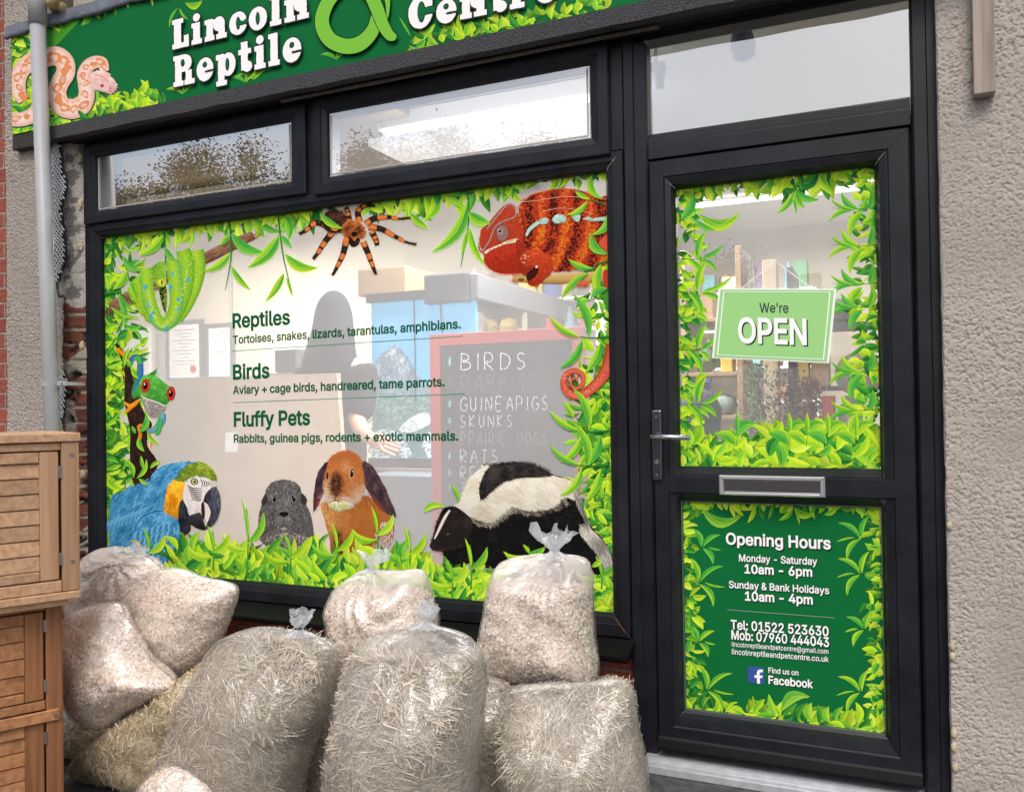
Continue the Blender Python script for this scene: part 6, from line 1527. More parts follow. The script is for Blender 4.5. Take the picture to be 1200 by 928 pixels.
sack('tall tapering sack of shavings with a knotted top in front of the skunk picture', [(582, 664), (596, 654), (620, 650), (650, 648), (680, 652), (692, 662), (695, 700), (697, 750), (700, 797), (680, 804), (640, 803), (600, 796), (565, 782), (566, 745), (574, 700)], -.42, .17, 'chips', 11, knot=(650, 645, 1.15, -.1), fill=.76, flat=3.0)
sack('wide hay sack at the right, under the knotted shavings sack', [(594, 812), (606, 802), (640, 800), (680, 799), (720, 794), (740, 804), (748, 850), (757, 900), (764, 980), (770, G0), (586, G0), (590, 980), (592, 880)], -.74, .19, 'hay', 12, ground=True)
sack('hay sack tucked against the brick wall next to the door', [(668, 812), (690, 797), (712, 792), (738, 812), (748, 850), (750, 960), (746, 1050), (660, 1050), (662, 880)], -.28, .13, 'hay', 13, ground=True)
sack('half seen sack of shavings at the bottom, in front of the large grey hay sack', [(163, 930), (172, 908), (195, 895), (222, 904), (248, 928), (262, 970), (262, 1080), (170, 1080), (160, 980)], -1.12, .12, 'chips', 14, ground=True)

# ------------------------------------------------------------------ inside the shop
def sbox(name, label, cat, x0, x1, y0, y1, z0, z1, m, group=None, bev=.004):
    b = MB(); b.box(x0, x1, y0, y1, z0, z1, bev=bev); return tag(b.build(name, m), label, cat, group)
CREAM = mat('cream_wall_paint', (218, 208, 188), .8, noise_amt=.12, noise_scale=3)
b = MB(); b.box(-8.0, 1.5, .10, 5.0, .10, .20); tag(b.build('floor', mat('vinyl_floor', (120, 112, 104), .6, noise_amt=.2, noise_scale=6)), kind='structure')
b = MB(); b.box(-8.0, 1.5, .10, 5.0, 2.95, 3.05); tag(b.build('ceiling', mat('ceiling_paint', (238, 236, 230), .8)), kind='structure')
b = MB(); b.box(-8.0, 1.5, 5.0, 5.1, .2, 2.95); b.box(-8.1, -8.0, .10, 5.0, .2, 2.95); b.box(-8.0, -4.0, .301, .34, .2, 2.95); b.box(1.5, 1.6, .10, 5.0, .2, 2.95); tag(b.build('shop_walls', CREAM), kind='structure')
b = MB(); b.box(-8.0, -2.38, 2.6, 2.7, .2, 2.95); tag(b.build('partition_wall', CREAM), 'cream partition wall inside the shop carrying the framed certificates', 'wall')

# fluorescent light
pa, pb = P(418, 160, .75), P(690, 117, .75); zc = 2.80
fl = thing('strip_light', 'lit fluorescent strip light on the shop ceiling behind the middle transom', 'strip light', ((pa[0] + pb[0]) / 2, .95, 2.78))
b = MB(); b.box(-2.45, -1.06, .86, 1.04, 2.86, 2.945, bev=.01); b.build('housing', mat('white_enamel', (245, 245, 245), .4), fl)
b = MB(); b.tube([(-2.43, .95, 2.82), (-1.08, .95, 2.82)], .022, n=14); b.build('lamp_tube', mat('lit_tube', (255, 252, 244), .4, emit=8.0), fl)
b = MB(); b.box(-2.44, -1.07, .76, 1.14, 2.745, 2.785, bev=.008); b.build('added_glow_panel', mat('lit_glow_panel', (250, 252, 255), .5, emit=.55), fl)  # glowing panel added to widen the glow of the tube
for lx in (-2.46, -1.08):
    b = MB(); b.box(lx, lx + .03, .92, .98, 2.79, 2.87, bev=.006); b.build('lamp_holder', mat('white_enamel'), fl)
def lamp(x, y, z, e, sx, sy):
    l = bpy.data.lights.new('strip_lamp', 'AREA'); l.shape = 'RECTANGLE'; l.size = sx; l.size_y = sy; l.energy = e; l.color = (1, .985, .955)
    o = bpy.data.objects.new('strip_lamp', l); COL.objects.link(o); o.location = (x, y, z); return o
lamp(-1.75, .95, 2.735, 85, 1.3, .3)
f2 = thing('strip_light', 'added strip light brightening the back of the shop', 'strip light', (-.6, 3.2, 2.78))  # added lamp, raises the brightness at the back
b = MB(); b.box(-1.3, .1, 3.13, 3.27, 2.86, 2.945, bev=.01); b.build('housing', mat('white_enamel'), f2)
b = MB(); b.tube([(-1.28, 3.2, 2.82), (.08, 3.2, 2.82)], .019, n=14); b.build('lamp_tube', mat('dim_lit_tube', (255, 252, 244), .4, emit=1.6), f2)
lamp(-.6, 3.2, 2.77, 95, 1.3, .12); 
f3 = thing('strip_light', 'added strip light brightening the left part of the shop', 'strip light', (-4.2, 1.5, 2.78))  # added lamp, makes up for lost brightness on the left
b = MB(); b.box(-4.9, -3.6, 1.43, 1.57, 2.82, 2.898, bev=.01); b.build('housing', mat('white_enamel'), f3)
b = MB(); b.tube([(-4.88, 1.5, 2.78), (-3.62, 1.5, 2.78)], .019, n=14); b.build('lamp_tube', mat('lit_tube'), f3)
lamp(-4.2, 1.5, 2.74, 85, 1.2, .12)

b = MB(); b.box(-7.0, -2.25, .30, 3.0, 2.90, 2.949, bev=.004)
tag(b.build('ceiling_panel', mat('beige_panel', (158, 138, 100), .7, noise_amt=.15, noise_scale=5)), 'beige ceiling panel inside, seen through the left transom', 'panel')
# certificates
def frame_on(label, px0, py0, px1, py1, Y, seal):
    a = P(px0, py0, Y); c = P(px1, py1, Y); x0, x1, z0, z1 = a[0], c[0], c[2], a[2]
    t = thing('certificate', label, 'certificate', ((x0 + x1) / 2, Y + .02, z0), 'certificates on the partition wall')
    b = MB(); w = .03
    for q in ((x0, x0 + w, z0, z1), (x1 - w, x1, z0, z1), (x0 + w, x1 - w, z0, z0 + w), (x0 + w, x1 - w, z1 - w, z1)): b.box(q[0], q[1], Y, Y + .03, q[2], q[3])
    b.build('frame', mat('grey_frame', (120, 118, 118), .5), t)
    b = MB(); b.box(x0 + w, x1 - w, Y + .012, Y + .02, z0 + w, z1 - w); b.build('paper', mat('white_paper', (240, 240, 238), .7), t)
    b = MB(); n = 11
    for k in range(n):
        z = z1 - w - (z1 - z0 - 2 * w) * (.12 + .7 * k / n); ins = .05 + .04 * ((k * 7) % 3)
        b.add([(x0 + w + ins, Y + .0115, z), (x1 - w - ins, Y + .0115, z), (x1 - w - ins, Y + .0115, z + .007), (x0 + w + ins, Y + .0115, z + .007)], [(0, 1, 2, 3)])
    b.build('text_lines', mat('grey_ink', (150, 150, 152), .7), t)
    if seal:
        b = MB(); b.tube([(x1 - .11, Y + .011, z0 + .10), (x1 - .11, Y + .013, z0 + .10)], .035, n=18); b.build('red_seal', mat('red_wax', (206, 70, 70), .6), t)
frame_on('framed certificate with a red seal on the cream partition wall', 194, 377, 237, 446, 2.56, True)
frame_on('framed certificate without a seal on the cream partition wall', 240, 380, 273, 446, 2.56, False)
a = P(140, 385, 2.56); c = P(174, 440, 2.56)
sbox('notice_sheet', 'plain white notice sheet left of the certificates', 'notice', a[0], c[0], 2.57, 2.598, c[2], a[2], mat('white_paper'))
a = P(184, 372, 2.56); c = P(188, 445, 2.56)
sbox('cable_trunking', 'narrow grey cable trunking beside the framed certificate', 'trunking', a[0], c[0], 2.56, 2.598, .4, a[2], mat('grey_trunking', (176, 174, 172), .6), bev=.002)
b = MB(); q0 = P(268, 330, 2.56); b.tube([(q0[0], 2.58, 2.6), (q0[0] + .005, 2.58, 1.9), (q0[0], 2.58, 1.3)], .012, n=8); tag(b.build('hanging_cable', mat('grey_trunking')), 'thin grey cable hanging down the cream partition wall', 'cable', None)

# leaning boards
def slab_board(label, px, Y, th, m, name='leaning_board', cat='board', lean=.12):
    pts = [P(x, y, Y) for x, y in px]; b = MB()
    z0 = .2; v = []
    for dy in (0, th):
        for q in pts: v.append((q[0], q[1] + dy + lean * (q[2] - .2), q[2] if q[2] > .5 else .202))
    n = len(pts); b.add(v, [list(range(n)), list(range(n, 2 * n))[::-1]] + [(i, n + i, n + (i + 1) % n, (i + 1) % n) for i in range(n)])
    return tag(b.build(name, m), label, cat)
slab_board('tall pale timber board leaning behind the window, nearest the lettering', [(198, 441), (370, 436), (384, 540), (392, 760), (214, 800)], .30, .03, mat('pale_ply', (206, 184, 160), .7, noise_amt=.12, noise_scale=9, stretch=(8, 1, 1)))
slab_board('narrow pale board leaning behind the window at the left of the larger board', [(160, 446), (198, 442), (214, 560), (218, 800), (150, 800)], .38, .03, mat('pale_ply2', (214, 198, 178), .7, noise_amt=.1, noise_scale=9))
a = P(260, 507, .30); c = P(274, 530, .30)
sbox('price_label', 'small white paper label stuck on the tall leaning board', 'label', a[0], c[0], .322, .328, c[2], a[2], mat('white_paper'), bev=.001)

# dark haired person in a black top
def skin_mesh(name, nodes, edges, m, parent, root=0, levels=2, off=(0, 0, 0)):
    me = bpy.data.meshes.new(name); me.from_pydata([tuple(np.array(q[:3]) - np.array(wloc(parent))) for q in nodes], edges, [])
    o = bpy.data.objects.new(name, me); COL.objects.link(o); o.parent = parent
    md = o.modifiers.new('s', 'SKIN'); md.use_smooth_shade = True
    for i, q in enumerate(nodes):
        sv = me.skin_vertices[0].data[i]; sv.radius = (q[3], q[4] if len(q) > 4 else q[3]); sv.use_root = (i == root)
    sb = o.modifiers.new('u', 'SUBSURF'); sb.levels = levels; sb.render_levels = levels
    dg = bpy.context.evaluated_depsgraph_get(); nm = bpy.data.meshes.new_from_object(o.evaluated_get(dg))
    o.modifiers.clear(); o.data = nm; nm.name = name; nm.materials.clear(); nm.materials.append(m); return o
hp = P(392, 380, .80); X, Yp = hp[0], .80
per = thing('person', 'person in a black hooded top seen from behind, one bare forearm reaching right', 'person', (X, Yp, .2))
SK = mat('skin', (226, 178, 156), .55); BLK = mat('black_cloth', (38, 38, 42), .9, noise_amt=.3, noise_scale=30)
zz = .2
bodyN = [(X, Yp, zz + .95, .13, .10), (X, Yp, zz + 1.20, .13, .10), (X, Yp, zz + 1.40, .15, .10), (X, Yp, zz + 1.50, .055), (X, Yp + .01, zz + 1.60, .075, .09), (X, Yp + .015, zz + 1.70, .070, .085),
         (X + .17, Yp, zz + 1.40, .055), (X + .17, Yp - .06, zz + 1.15, .050), (X + .27, Yp - .16, zz + 1.08, .040), (X + .37, Yp - .20, zz + 1.03, .030),
         (X - .17, Yp, zz + 1.40, .055), (X - .22, Yp + .02, zz + 1.12, .045), (X - .20, Yp - .08, zz + .88, .035), (X - .19, Yp - .12, zz + .80, .028),
         (X + .10, Yp, zz + .88, .085), (X + .10, Yp - .01, zz + .48, .06), (X + .10, Yp, zz + .08, .04), (X + .10, Yp - .14, zz + .03, .03), (X - .10, Yp, zz + .88, .085), (X - .10, Yp - .01, zz + .48, .06), (X - .10, Yp, zz + .08, .04), (X - .10, Yp - .14, zz + .03, .03)]
bodyE = [(0, 1), (1, 2), (2, 3), (3, 4), (4, 5), (2, 6), (6, 7), (7, 8), (8, 9), (2, 10), (10, 11), (11, 12), (12, 13), (0, 14), (14, 15), (15, 16), (16, 17), (0, 18), (18, 19), (19, 20), (20, 21)]
k0 = len(bodyN)
for hx, hy, hz, sx in ((X + .37, Yp - .20, zz + 1.03, 1), (X - .19, Yp - .12, zz + .80, 0)):
    base = 9 if sx else 13
    for f in range(4):
        o_ = (f - 1.5) * .019; L_ = (.075, .085, .08, .065)[f]
        if sx: p1_, p2_ = (hx + .06, hy + o_ * .6, hz - .01 + o_), (hx + .06 + L_, hy + o_ * .7, hz - .035 + o_)
        else: p1_, p2_ = (hx + o_, hy - .01, hz - .06), (hx + o_, hy - .02, hz - .06 - L_)
        bodyN += [(*p1_, .010), (*p2_, .008)]; bodyE += [(base, len(bodyN) - 2), (len(bodyN) - 2, len(bodyN) - 1)]
    if sx: bodyN += [(hx + .03, hy - .03, hz + .035, .011), (hx + .075, hy - .045, hz + .04, .009)]
    else: bodyN += [(hx + .035, hy - .03, hz - .03, .011), (hx + .045, hy - .045, hz - .07, .009)]
    bodyE += [(base, len(bodyN) - 2), (len(bodyN) - 2, len(bodyN) - 1)]
skin_mesh('body', bodyN, bodyE, SK, per)
skin_mesh('hooded_top', [(X, Yp, zz + .82, .19, .15), (X, Yp, zz + 1.15, .18, .14), (X, Yp, zz + 1.38, .19, .13), (X + .18, Yp, zz + 1.38, .085), (X + .19, Yp - .04, zz + 1.20, .075), (X + .19, Yp - .08, zz + 1.14, .068), (X - .18, Yp, zz + 1.38, .085), (X - .23, Yp + .02, zz + 1.12, .075), (X - .205, Yp - .06, zz + .93, .06)],
          [(0, 1), (1, 2), (2, 3), (3, 4), (4, 5), (2, 6), (6, 7), (7, 8)], BLK, per)
skin_mesh('raised_hood', [(X + .01, Yp - .01, zz + 1.83, .045), (X + .01, Yp - .02, zz + 1.73, .108, .11), (X + .015, Yp - .03, zz + 1.61, .112, .115), (X - .01, Yp - .03, zz + 1.47, .165, .13), (X - .03, Yp - .02, zz + 1.30, .21, .15)], [(0, 1), (1, 2), (2, 3), (3, 4)], BLK, per)
skin_mesh('trousers', [(X, Yp, zz + .96, .15, .12), (X + .10, Yp, zz + .86, .10), (X + .10, Yp - .01, zz + .48, .075), (X + .10, Yp, zz + .10, .06), (X - .10, Yp, zz + .86, .10), (X - .10, Yp - .01, zz + .48, .075), (X - .10, Yp, zz + .10, .06)], [(0, 1), (1, 2), (2, 3), (0, 4), (4, 5), (5, 6)], mat('dark_denim', (40, 44, 58), .9), per)
for sx in (-.032, .032):
    b = MB(); b.box(X + sx - .014, X + sx + .014, Yp + .096, Yp + .102, zz + 1.655, zz + 1.667, bev=.002)
    b.build('eye', mat('eye_white', (220, 216, 210), .3), per)
b = MB(); b.tube([(X, Yp + .095, zz + 1.66), (X, Yp + .118, zz + 1.615), (X, Yp + .098, zz + 1.605)], [.008, .013, .008], n=8); b.tube([(X - .022, Yp + .095, zz + 1.575), (X, Yp + .101, zz + 1.572), (X + .022, Yp + .095, zz + 1.575)], .005, n=6)
b.build('nose_and_mouth', SK, per)

# aquarium with a mountain backdrop
YQ = 1.05
a = P(435, 362, YQ); c = P(560, 538, YQ); x0, x1, z0, z1 = a[0], c[0], c[2], a[2] + .03
aq = thing('aquarium_display', 'bright blue display tank with a snowy mountain backdrop', 'display tank', ((x0 + x1) / 2, YQ + .2, z0))
b = MB(); b.box(x0, x1, YQ, YQ + .02, z0, z1); b.build('backdrop', mat('sky_blue_print', (92, 186, 236), .5, emit=.55), aq)  # glow put into the backdrop colour to brighten it
p = Print(YQ - .004, 350, 300, 2.9, seed=80, eps=2e-6)
p.poly([(250, 480), (252, 380), (275, 340), (300, 318), (330, 302), (350, 318), (372, 345), (400, 400), (440, 430), (600, 440), (600, 500)], (110, 140, 164), 2)
p.fur([(255, 380), (300, 318), (330, 302), (350, 318), (372, 345), (400, 400), (400, 420), (260, 420)], 130, 1.2, 16, 5, [(232, 240, 246), (200, 214, 226), (90, 120, 146), (60, 90, 120)], .5)
p.poly([(250, 470), (600, 470), (600, 684), (250, 684)], (86, 130, 130), 0); p.fur([(250, 470), (445, 470), (445, 600), (250, 600)], 300, -1.2, 16, 4, [(110, 156, 130), (70, 120, 110), (150, 196, 186), (50, 90, 96), (180, 210, 206)], 1.0)
for q in ([(340, 590), (380, 550), (430, 530), (446, 545), (446, 570), (380, 600)], [(255, 600), (300, 590), (340, 600), (330, 622), (256, 624)], [(330, 620), (370, 640), (385, 680), (350, 684)], [(250, 650), (290, 655), (310, 684), (252, 684)], [(440, 600), (600, 590), (600, 680), (440, 684)]): p.poly(q, (222, 236, 240), 2); p.fur(q, 30, .4, 14, 4, [(240, 248, 250), (170, 196, 206), (130, 160, 176)], .4)
p.fur([(250, 600), (446, 610), (446, 684), (250, 684)], 120, .6, 14, 4, [(40, 74, 90), (90, 130, 146), (30, 56, 70)], .8)
LITP = mat('glowing_print', attr=True, rough=.5)
_n = LITP.node_tree; _b = _n.nodes['Principled BSDF']; _n.links.new(_b.inputs['Base Color'].links[0].from_socket, _b.inputs['Emission Color']); _b.inputs['Emission Strength'].default_value = .6  # picture glows in its own colours, added to brighten it
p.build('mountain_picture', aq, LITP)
for za in (z1, z0 - .05):
    b = MB(); b.box(x0 - .02, x1 + .02, YQ - .02, YQ + .42, za, za + .05); b.build('tank_rim', mat('dark_trim', (52, 54, 58), .5), aq)
b = MB(); b.tube([(x0 + .28, YQ - .012, z1), (x0 + .285, YQ - .014, z1 - .3), (x0 + .28, YQ - .012, z1 - .55)], .004, n=6); b.tube([(x0 + .44, YQ - .012, z1), (x0 + .46, YQ - .014, z1 - .3), (x0 + .47, YQ - .012, z1 - .52)], .004, n=6); b.build('wire', mat('dark_trim'), aq)
b = MB(); b.box(x0 - .03, x1 + .6, YQ - .03, YQ + .45, z0 - .14, z0 - .052, bev=.004); b.box(x0, x1 + .55, YQ, YQ + .42, .2, z0 - .141); 
tag(b.build('counter', mat('pale_counter', (186, 170, 150), .6, noise_amt=.15, noise_scale=5)), 'pale counter under the blue display tank', 'counter')
a = P(437, 555, .8); c = P(503, 660, .8)
sbox('storage_crate', 'grey storage crate in front of the counter below the blue tank', 'crate', a[0], c[0] + .2, .72, .98, .2, a[2], mat('grey_plastic', (128, 140, 150), .4, noise_amt=.3, noise_scale=3))
a = P(324, 410, .9); c = P(350, 436, .9)
sbox('label_printer', 'small dark grey label printer beside the person, above the tall leaning board', 'printer', a[0], c[0], .88, 1.1, c[2], a[2], mat('printer_grey', (96, 98, 100), .5), bev=.01)
sbox('printer_stand', 'pale stand under the small grey label printer', 'stand', a[0] - .05, c[0] + .05, .86, 1.15, .2, c[2] - .002, mat('pale_counter'), bev=.004)
# dark hood with boxes on it
a = P(496, 329, 1.0); c = P(548, 353, 1.0)
hd_ = thing('light_hood', 'dark grey aquarium light hood above the blue tank', 'light hood', (a[0] + .4, 1.3, c[2]))
b = MB(); b.box(a[0], c[0], 1.0, 1.5, c[2], a[2] + .03, bev=.01); b.build('end_unit', mat('hood_grey', (70, 73, 78), .45), hd_)
b = MB(); b.box(c[0] + .002, c[0] + .05, 1.02, 3.0, c[2] + .01, a[2] + .02, bev=.006); b.build('side_panel', mat('hood_grey2', (112, 115, 120), .45), hd_)
a = P(425, 318, 1.15); c = P(481, 356, 1.15)
sbox('carton', 'brown cardboard carton standing on the tank beside the light hood', 'carton', a[0], c[0], 1.10, 1.4, z1 + .052, a[2], mat('cardboard', (176, 146, 108), .8, noise_amt=.15, noise_scale=9))
# chalkboard
YC = .24
a = P(503, 395, YC); bq = P(684, 388, YC); x0, x1 = a[0], bq[0]; ztop = a[2] + .01
cb = thing('chalkboard', 'red framed chalkboard listing animals in white chalk', 'chalkboard', ((x0 + x1) / 2, YC + .05, .2))
w = .05
b = MB(); 
b.box(x0, x0 + w, YC, YC + .025, .2, ztop, bev=.003); b.box(x1 - w, x1, YC, YC + .025, .2, ztop, bev=.003); b.box(x0 + w, x1 - w, YC + .001, YC + .024, ztop - w, ztop, bev=.003); b.box(x0 + w, x1 - w, YC + .001, YC + .024, .45, .50, bev=.003)
b.build('frame', mat('red_frame', (186, 60, 58), .5), cb)
b = MB(); b.box(x0 + w - .004, x1 - w + .004, YC + .008, YC + .018, .49, ztop - w + .004); slate = b.build('slate', mat('blackboard', (32, 34, 37), .8, noise_amt=.25, noise_scale=4, color2=(48, 50, 54)), cb)
GL = {'A': [[(0, 1), (.4, 0), (.8, 1)], [(.15, .62), (.65, .62)]], 'B': [[(0, 0), (0, 1)], [(0, 0), (.5, .08), (.55, .35), (.05, .48), (.65, .55), (.65, .9), (0, 1)]], 'D': [[(0, 0), (0, 1)], [(0, 0), (.55, .15), (.7, .5), (.5, .88), (0, 1)]], 'E': [[(.6, 0), (0, 0), (0, 1), (.6, 1)], [(0, .5), (.5, .5)]],
      'G': [[(.7, .15), (.4, 0), (.05, .3), (.05, .75), (.4, 1), (.75, .85), (.75, .55), (.45, .55)]], 'I': [[(.15, 0), (.15, 1)]], 'K': [[(0, 0), (0, 1)], [(.6, 0), (0, .55), (.65, 1)]], 'N': [[(0, 1), (0, 0), (.65, 1), (.65, 0)]], 'O': [[(.35, 0), (0, .4), (.1, .85), (.4, 1), (.72, .75), (.7, .25), (.35, 0)]], 'P': [[(0, 1), (0, 0), (.5, .05), (.6, .35), (.4, .55), (0, .55)]],
      'R': [[(0, 1), (0, 0), (.5, .05), (.58, .32), (.4, .5), (0, .52), (.65, 1)]], 'S': [[(.6, .1), (.3, 0), (.05, .2), (.2, .45), (.5, .55), (.6, .8), (.3, 1), (0, .88)]], 'T': [[(0, 0), (.75, 0)], [(.38, 0), (.38, 1)]], 'U': [[(0, 0), (.03, .75), (.3, 1), (.6, .8), (.62, 0)]], '*': [[(.3, .15), (.3, .85)], [(.05, .3), (.55, .7)], [(.55, .3), (.05, .7)]], ' ': []}
p = Print(YC + .0060, 350, 300, 2.9, seed=90)
def chalk(txt, x, y, x2, y2, h_, strength, wd=3.2):
    n = len(txt); tot = sum(.5 if c == 'I' else 1 for c in txt); px_ = x
    for c in txt:
        wdt = (x2 - x) / tot * (.5 if c == 'I' else 1); yy = y + (y2 - y) * (px_ - x) / (x2 - x)
        for st in GL[c]:
            q = [(px_ + a_ * wdt * .82 + p.r.uniform(-.6, .6), yy - h_ + b_ * h_ + p.r.uniform(-.8, .8)) for a_, b_ in st]
            if len(q) > 4: q = q[:]
            p.ribbon(q, wd, mixc((60, 62, 66), strength[1], strength[0]), sub=3)
        px_ += wdt
CW = (240, 242, 244)
for t, x, y, x2, y2, h_, s_, st in (('BIRDS', 552, 388, 795, 384, 56, 1, CW), ('RABBITS', 555, 462, 835, 456, 56, .32, CW), ('GUINEAPIGS', 550, 527, 862, 522, 46, .9, CW), ('SKUNKS', 550, 582, 740, 580, 40, .85, CW), ('PRAIRIE DOGS', 552, 642, 855, 640, 42, .5, CW), ('RATS', 550, 702, 690, 700, 42, .9, CW), ('RE', 550, 758, 620, 758, 40, .9, CW), ('T', 550, 808, 580, 808, 38, .7, CW)):
    p = Print(YC + .0060, 350, 300, 2.9, seed=90 + int(y)); chalk(t, x, y, x2, y2, h_, (s_, st)); p.build('chalk_word', slate)
    p = Print(YC + .0060, 350, 300, 2.9, seed=91 + int(y)); chalk('*', 506, y - 4, 536, y - 4, h_ * .9, (max(.55, s_) if t != 'RABBITS' else .3, (150, 214, 224)), 3); p.build('chalk_star', slate)

# things seen through the door
YO = -.0150
q = [P(x, y, YO) for x, y in ((842.4, 338), (980, 338.5), (971.5, 425.5), (834.4, 419.5))]
op = thing('open_sign', 'tilted mint green sign with a white border reading open on the door glass', 'sign', (q[0] + q[2]) / 2)
cen = (q[0] + q[1] + q[2] + q[3]) / 4
b = MB(); v = [tuple(s_) for s_ in q] + [(s_[0], s_[1] + .006, s_[2]) for s_ in q]; b.add(v, [(0, 1, 2, 3), (7, 6, 5, 4)] + [(i, 4 + i, 4 + (i + 1) % 4, (i + 1) % 4) for i in range(4)]); pl = b.build('sign_plate', mat('white_card', (252, 253, 252), .5), op)
b = MB()
def inset(t): return [cen + (s_ - cen) * t for s_ in q]
b.add([(s_[0], s_[1] - .001, s_[2]) for s_ in inset(.965)], [(0, 1, 2, 3)]); b.build('green_face', mat('mint_print', (158, 216, 134), .5), pl)
b = MB(); o_, i_ = inset(.915), inset(.895); b.add([(s_[0], s_[1] - .0016, s_[2]) for s_ in o_] + [(s_[0], s_[1] - .0016, s_[2]) for s_ in i_], [(k, (k + 1) % 4, 4 + (k + 1) % 4, 4 + k) for k in range(4)]); b.build('white_line', mat('white_card'), pl)
text("We're", (890, 366), (924, 366.5), 11, YO - .0018, mat('dark_ink', (44, 70, 60), .5), pl, .012)
text('OPEN', (865, 401), (945.5, 403.5), 28.5, YO - .0024, mat('white_card'), pl, .022, shadow=.05)
b = MB(); tp_ = (q[0] + q[1]) / 2; b.tube([tuple(q[0] * .8 + q[1] * .2), (tp_[0], tp_[1] + .003, tp_[2] + .09), tuple(q[0] * .2 + q[1] * .8)], .0015, n=5); b.build('hanging_cord', mat('white_card'), op)

def P3(px, py, Y): return P(px, py, Y)
rr = random.Random(77)
SHELF = mat('shelf_timber', (170, 144, 112), .7, noise_amt=.2, noise_scale=8); DKS = mat('dark_shelf', (70, 62, 56), .7, noise_amt=.2, noise_scale=8)
GC = [(196, 60, 50), (230, 200, 80), (70, 130, 80), (60, 90, 150), (210, 206, 196), (150, 110, 80), (40, 44, 50), (180, 150, 110), (120, 170, 180), (230, 226, 220), (90, 60, 90)]
def rack(label, xl, xr, Y, tops, zt_, depth=.4, m=SHELF, fillp=.9):
    a = P(xl, 500, Y)[0]; c = P(xr, 500, Y)[0]
    t = thing('shelving', label, 'shelving', ((a + c) / 2, Y + depth / 2, .2), 'shelving racks inside the door')
    for x in (a, c - .03):
        b = MB(); b.box(x, x + .03, Y, Y + depth, .2, zt_, bev=.003); b.build('upright', m, t)
    lv = [P((xl + xr) / 2, py, Y)[2] for py in tops]
    for z in lv:
        b = MB(); b.box(a + .031, c - .031, Y + .004, Y + depth, z - .022, z, bev=.003); b.build('shelf', m, t)
    for i, z in enumerate(lv):
        hmax = (lv[i - 1] - z - .05) if i else .25
        x = a + .045
        while x < c - .10:
            w_ = rr.uniform(.05, .13)
            if rr.random() < fillp:
                h_ = min(hmax, rr.uniform(.10, .30)); yy = Y + .015 + rr.uniform(0, .05); kind = rr.random(); col = rr.choice(GC)
                b = MB()
                if kind < .45:
                    b.box(x, x + w_, yy, yy + .12, z + .001, z + h_, bev=.004, c=col and lin(col)); o = b.build('packet', PLAIN)
                    lab = 'boxed pet goods packet'
                elif kind < .75:
                    rr_ = w_ / 2; cx_ = x + rr_; pts = [(cx_, yy + .06, z + .001), (cx_, yy + .06, z + h_ * .7), (cx_, yy + .06, z + h_ * .78), (cx_, yy + .06, z + h_)]
                    b.tube(pts, [rr_, rr_, rr_ * .5, rr_ * .45], n=14, c=lin(col)); o = b.build('bottle', PLAIN, smooth=False)
                else:
                    bm = bmesh.new(); bmesh.ops.create_icosphere(bm, subdivisions=3, radius=1)
                    for q_ in bm.verts:
                        d = 1 + .3 * noise.noise(q_.co * 1.8 + Vector((x * 9, 0, 0))); q_.co = Vector((x + w_ / 2 + q_.co.x * w_ / 2 * d, yy + .06 + q_.co.y * .06 * d, max(z + .001, z + h_ * .3 + q_.co.z * h_ * .33 * d)))
                    bm.verts.index_update(); b.add([q_.co.to_tuple() for q_ in bm.verts], [[v_.index for v_ in f.verts] for f in bm.faces], lin(mixc(col, (140, 124, 100), .5))); bm.free(); o = b.build('rock_ornament', PLAIN, smooth=True)
                goods.append((o, col, kind, label))
            x += w_ + rr.uniform(.01, .05)
goods = []
CNAMES = ['red', 'yellow', 'green', 'blue', 'off white', 'brown', 'black', 'tan', 'pale teal', 'white', 'purple']
rack('tall shelving at the left behind the door glass, full of rocks and packets', 800, 872, 1.5, (372, 436, 487, 540), 2.2, .35)
rack('dark shelving at the right behind the door glass, holding ornaments', 925, 1040, 1.7, (378, 452, 505, 560), 2.1, .35, DKS)
rack('far white shelving along the back wall of the shop', 800, 960, 4.2, (340, 385, 430, 470), 2.3, .4, mat('white_shelf', (216, 212, 206), .6))
rack('pale shelving behind the light hood, stacked with boxes and bottles', 556, 705, 2.3, (350, 386), 2.35, .35, mat('white_shelf', (216, 212, 206), .6))
for o, col, kind, lab in goods:
    nm = CNAMES[GC.index(col)]; where = 'pale shelving behind the light hood' if 'hood' in lab else 'left shelving' if 'left' in lab else ('dark right shelving' if 'dark' in lab else 'far white shelving')
    k_ = 'packet' if kind < .45 else ('bottle' if kind < .75 else 'ornament')
    tag(o, f'{nm} {"pet goods packet" if k_ == "packet" else ("bottle" if k_ == "bottle" else "rock shaped ornament")} on the {where}', k_, f'{nm} {k_}s on the {where}')
# hanging plants and timber column
def hanging(label, px, py0, py1, Y, wpx, cols, seed):
    a = P(px, py0, Y); c = P(px, py1, Y); w_ = abs(P(px + wpx, py0, Y)[0] - a[0]); r = random.Random(seed); V = []; Fc = []; C = []
    for k in range(900):
        t = r.random(); z = a[2] + (c[2] - a[2]) * t; x = a[0] + r.gauss(0, .30) * w_; y = Y + r.gauss(0, .3) * w_; s_ = r.uniform(.008, .02); an = r.uniform(0, 6.28); cl = lin(r.choice(cols)); n0 = len(V)
        dx, dz = math.cos(an) * s_, -abs(math.sin(an)) * s_ * 1.6
        V += [(x, y, z), (x + dx + .004, y - .004, z + dz * .5), (x + dx * 1.6, y + r.uniform(-.01, .01), z + dz), (x + dx * .4 - .004, y + .004, z + dz * .6)]; Fc.append((n0, n0 + 1, n0 + 2, n0 + 3)); C += [cl] * 4
    return tag(mesh_obj('hanging_plant', V, Fc, PLAIN, None, False, C), label, 'plant')
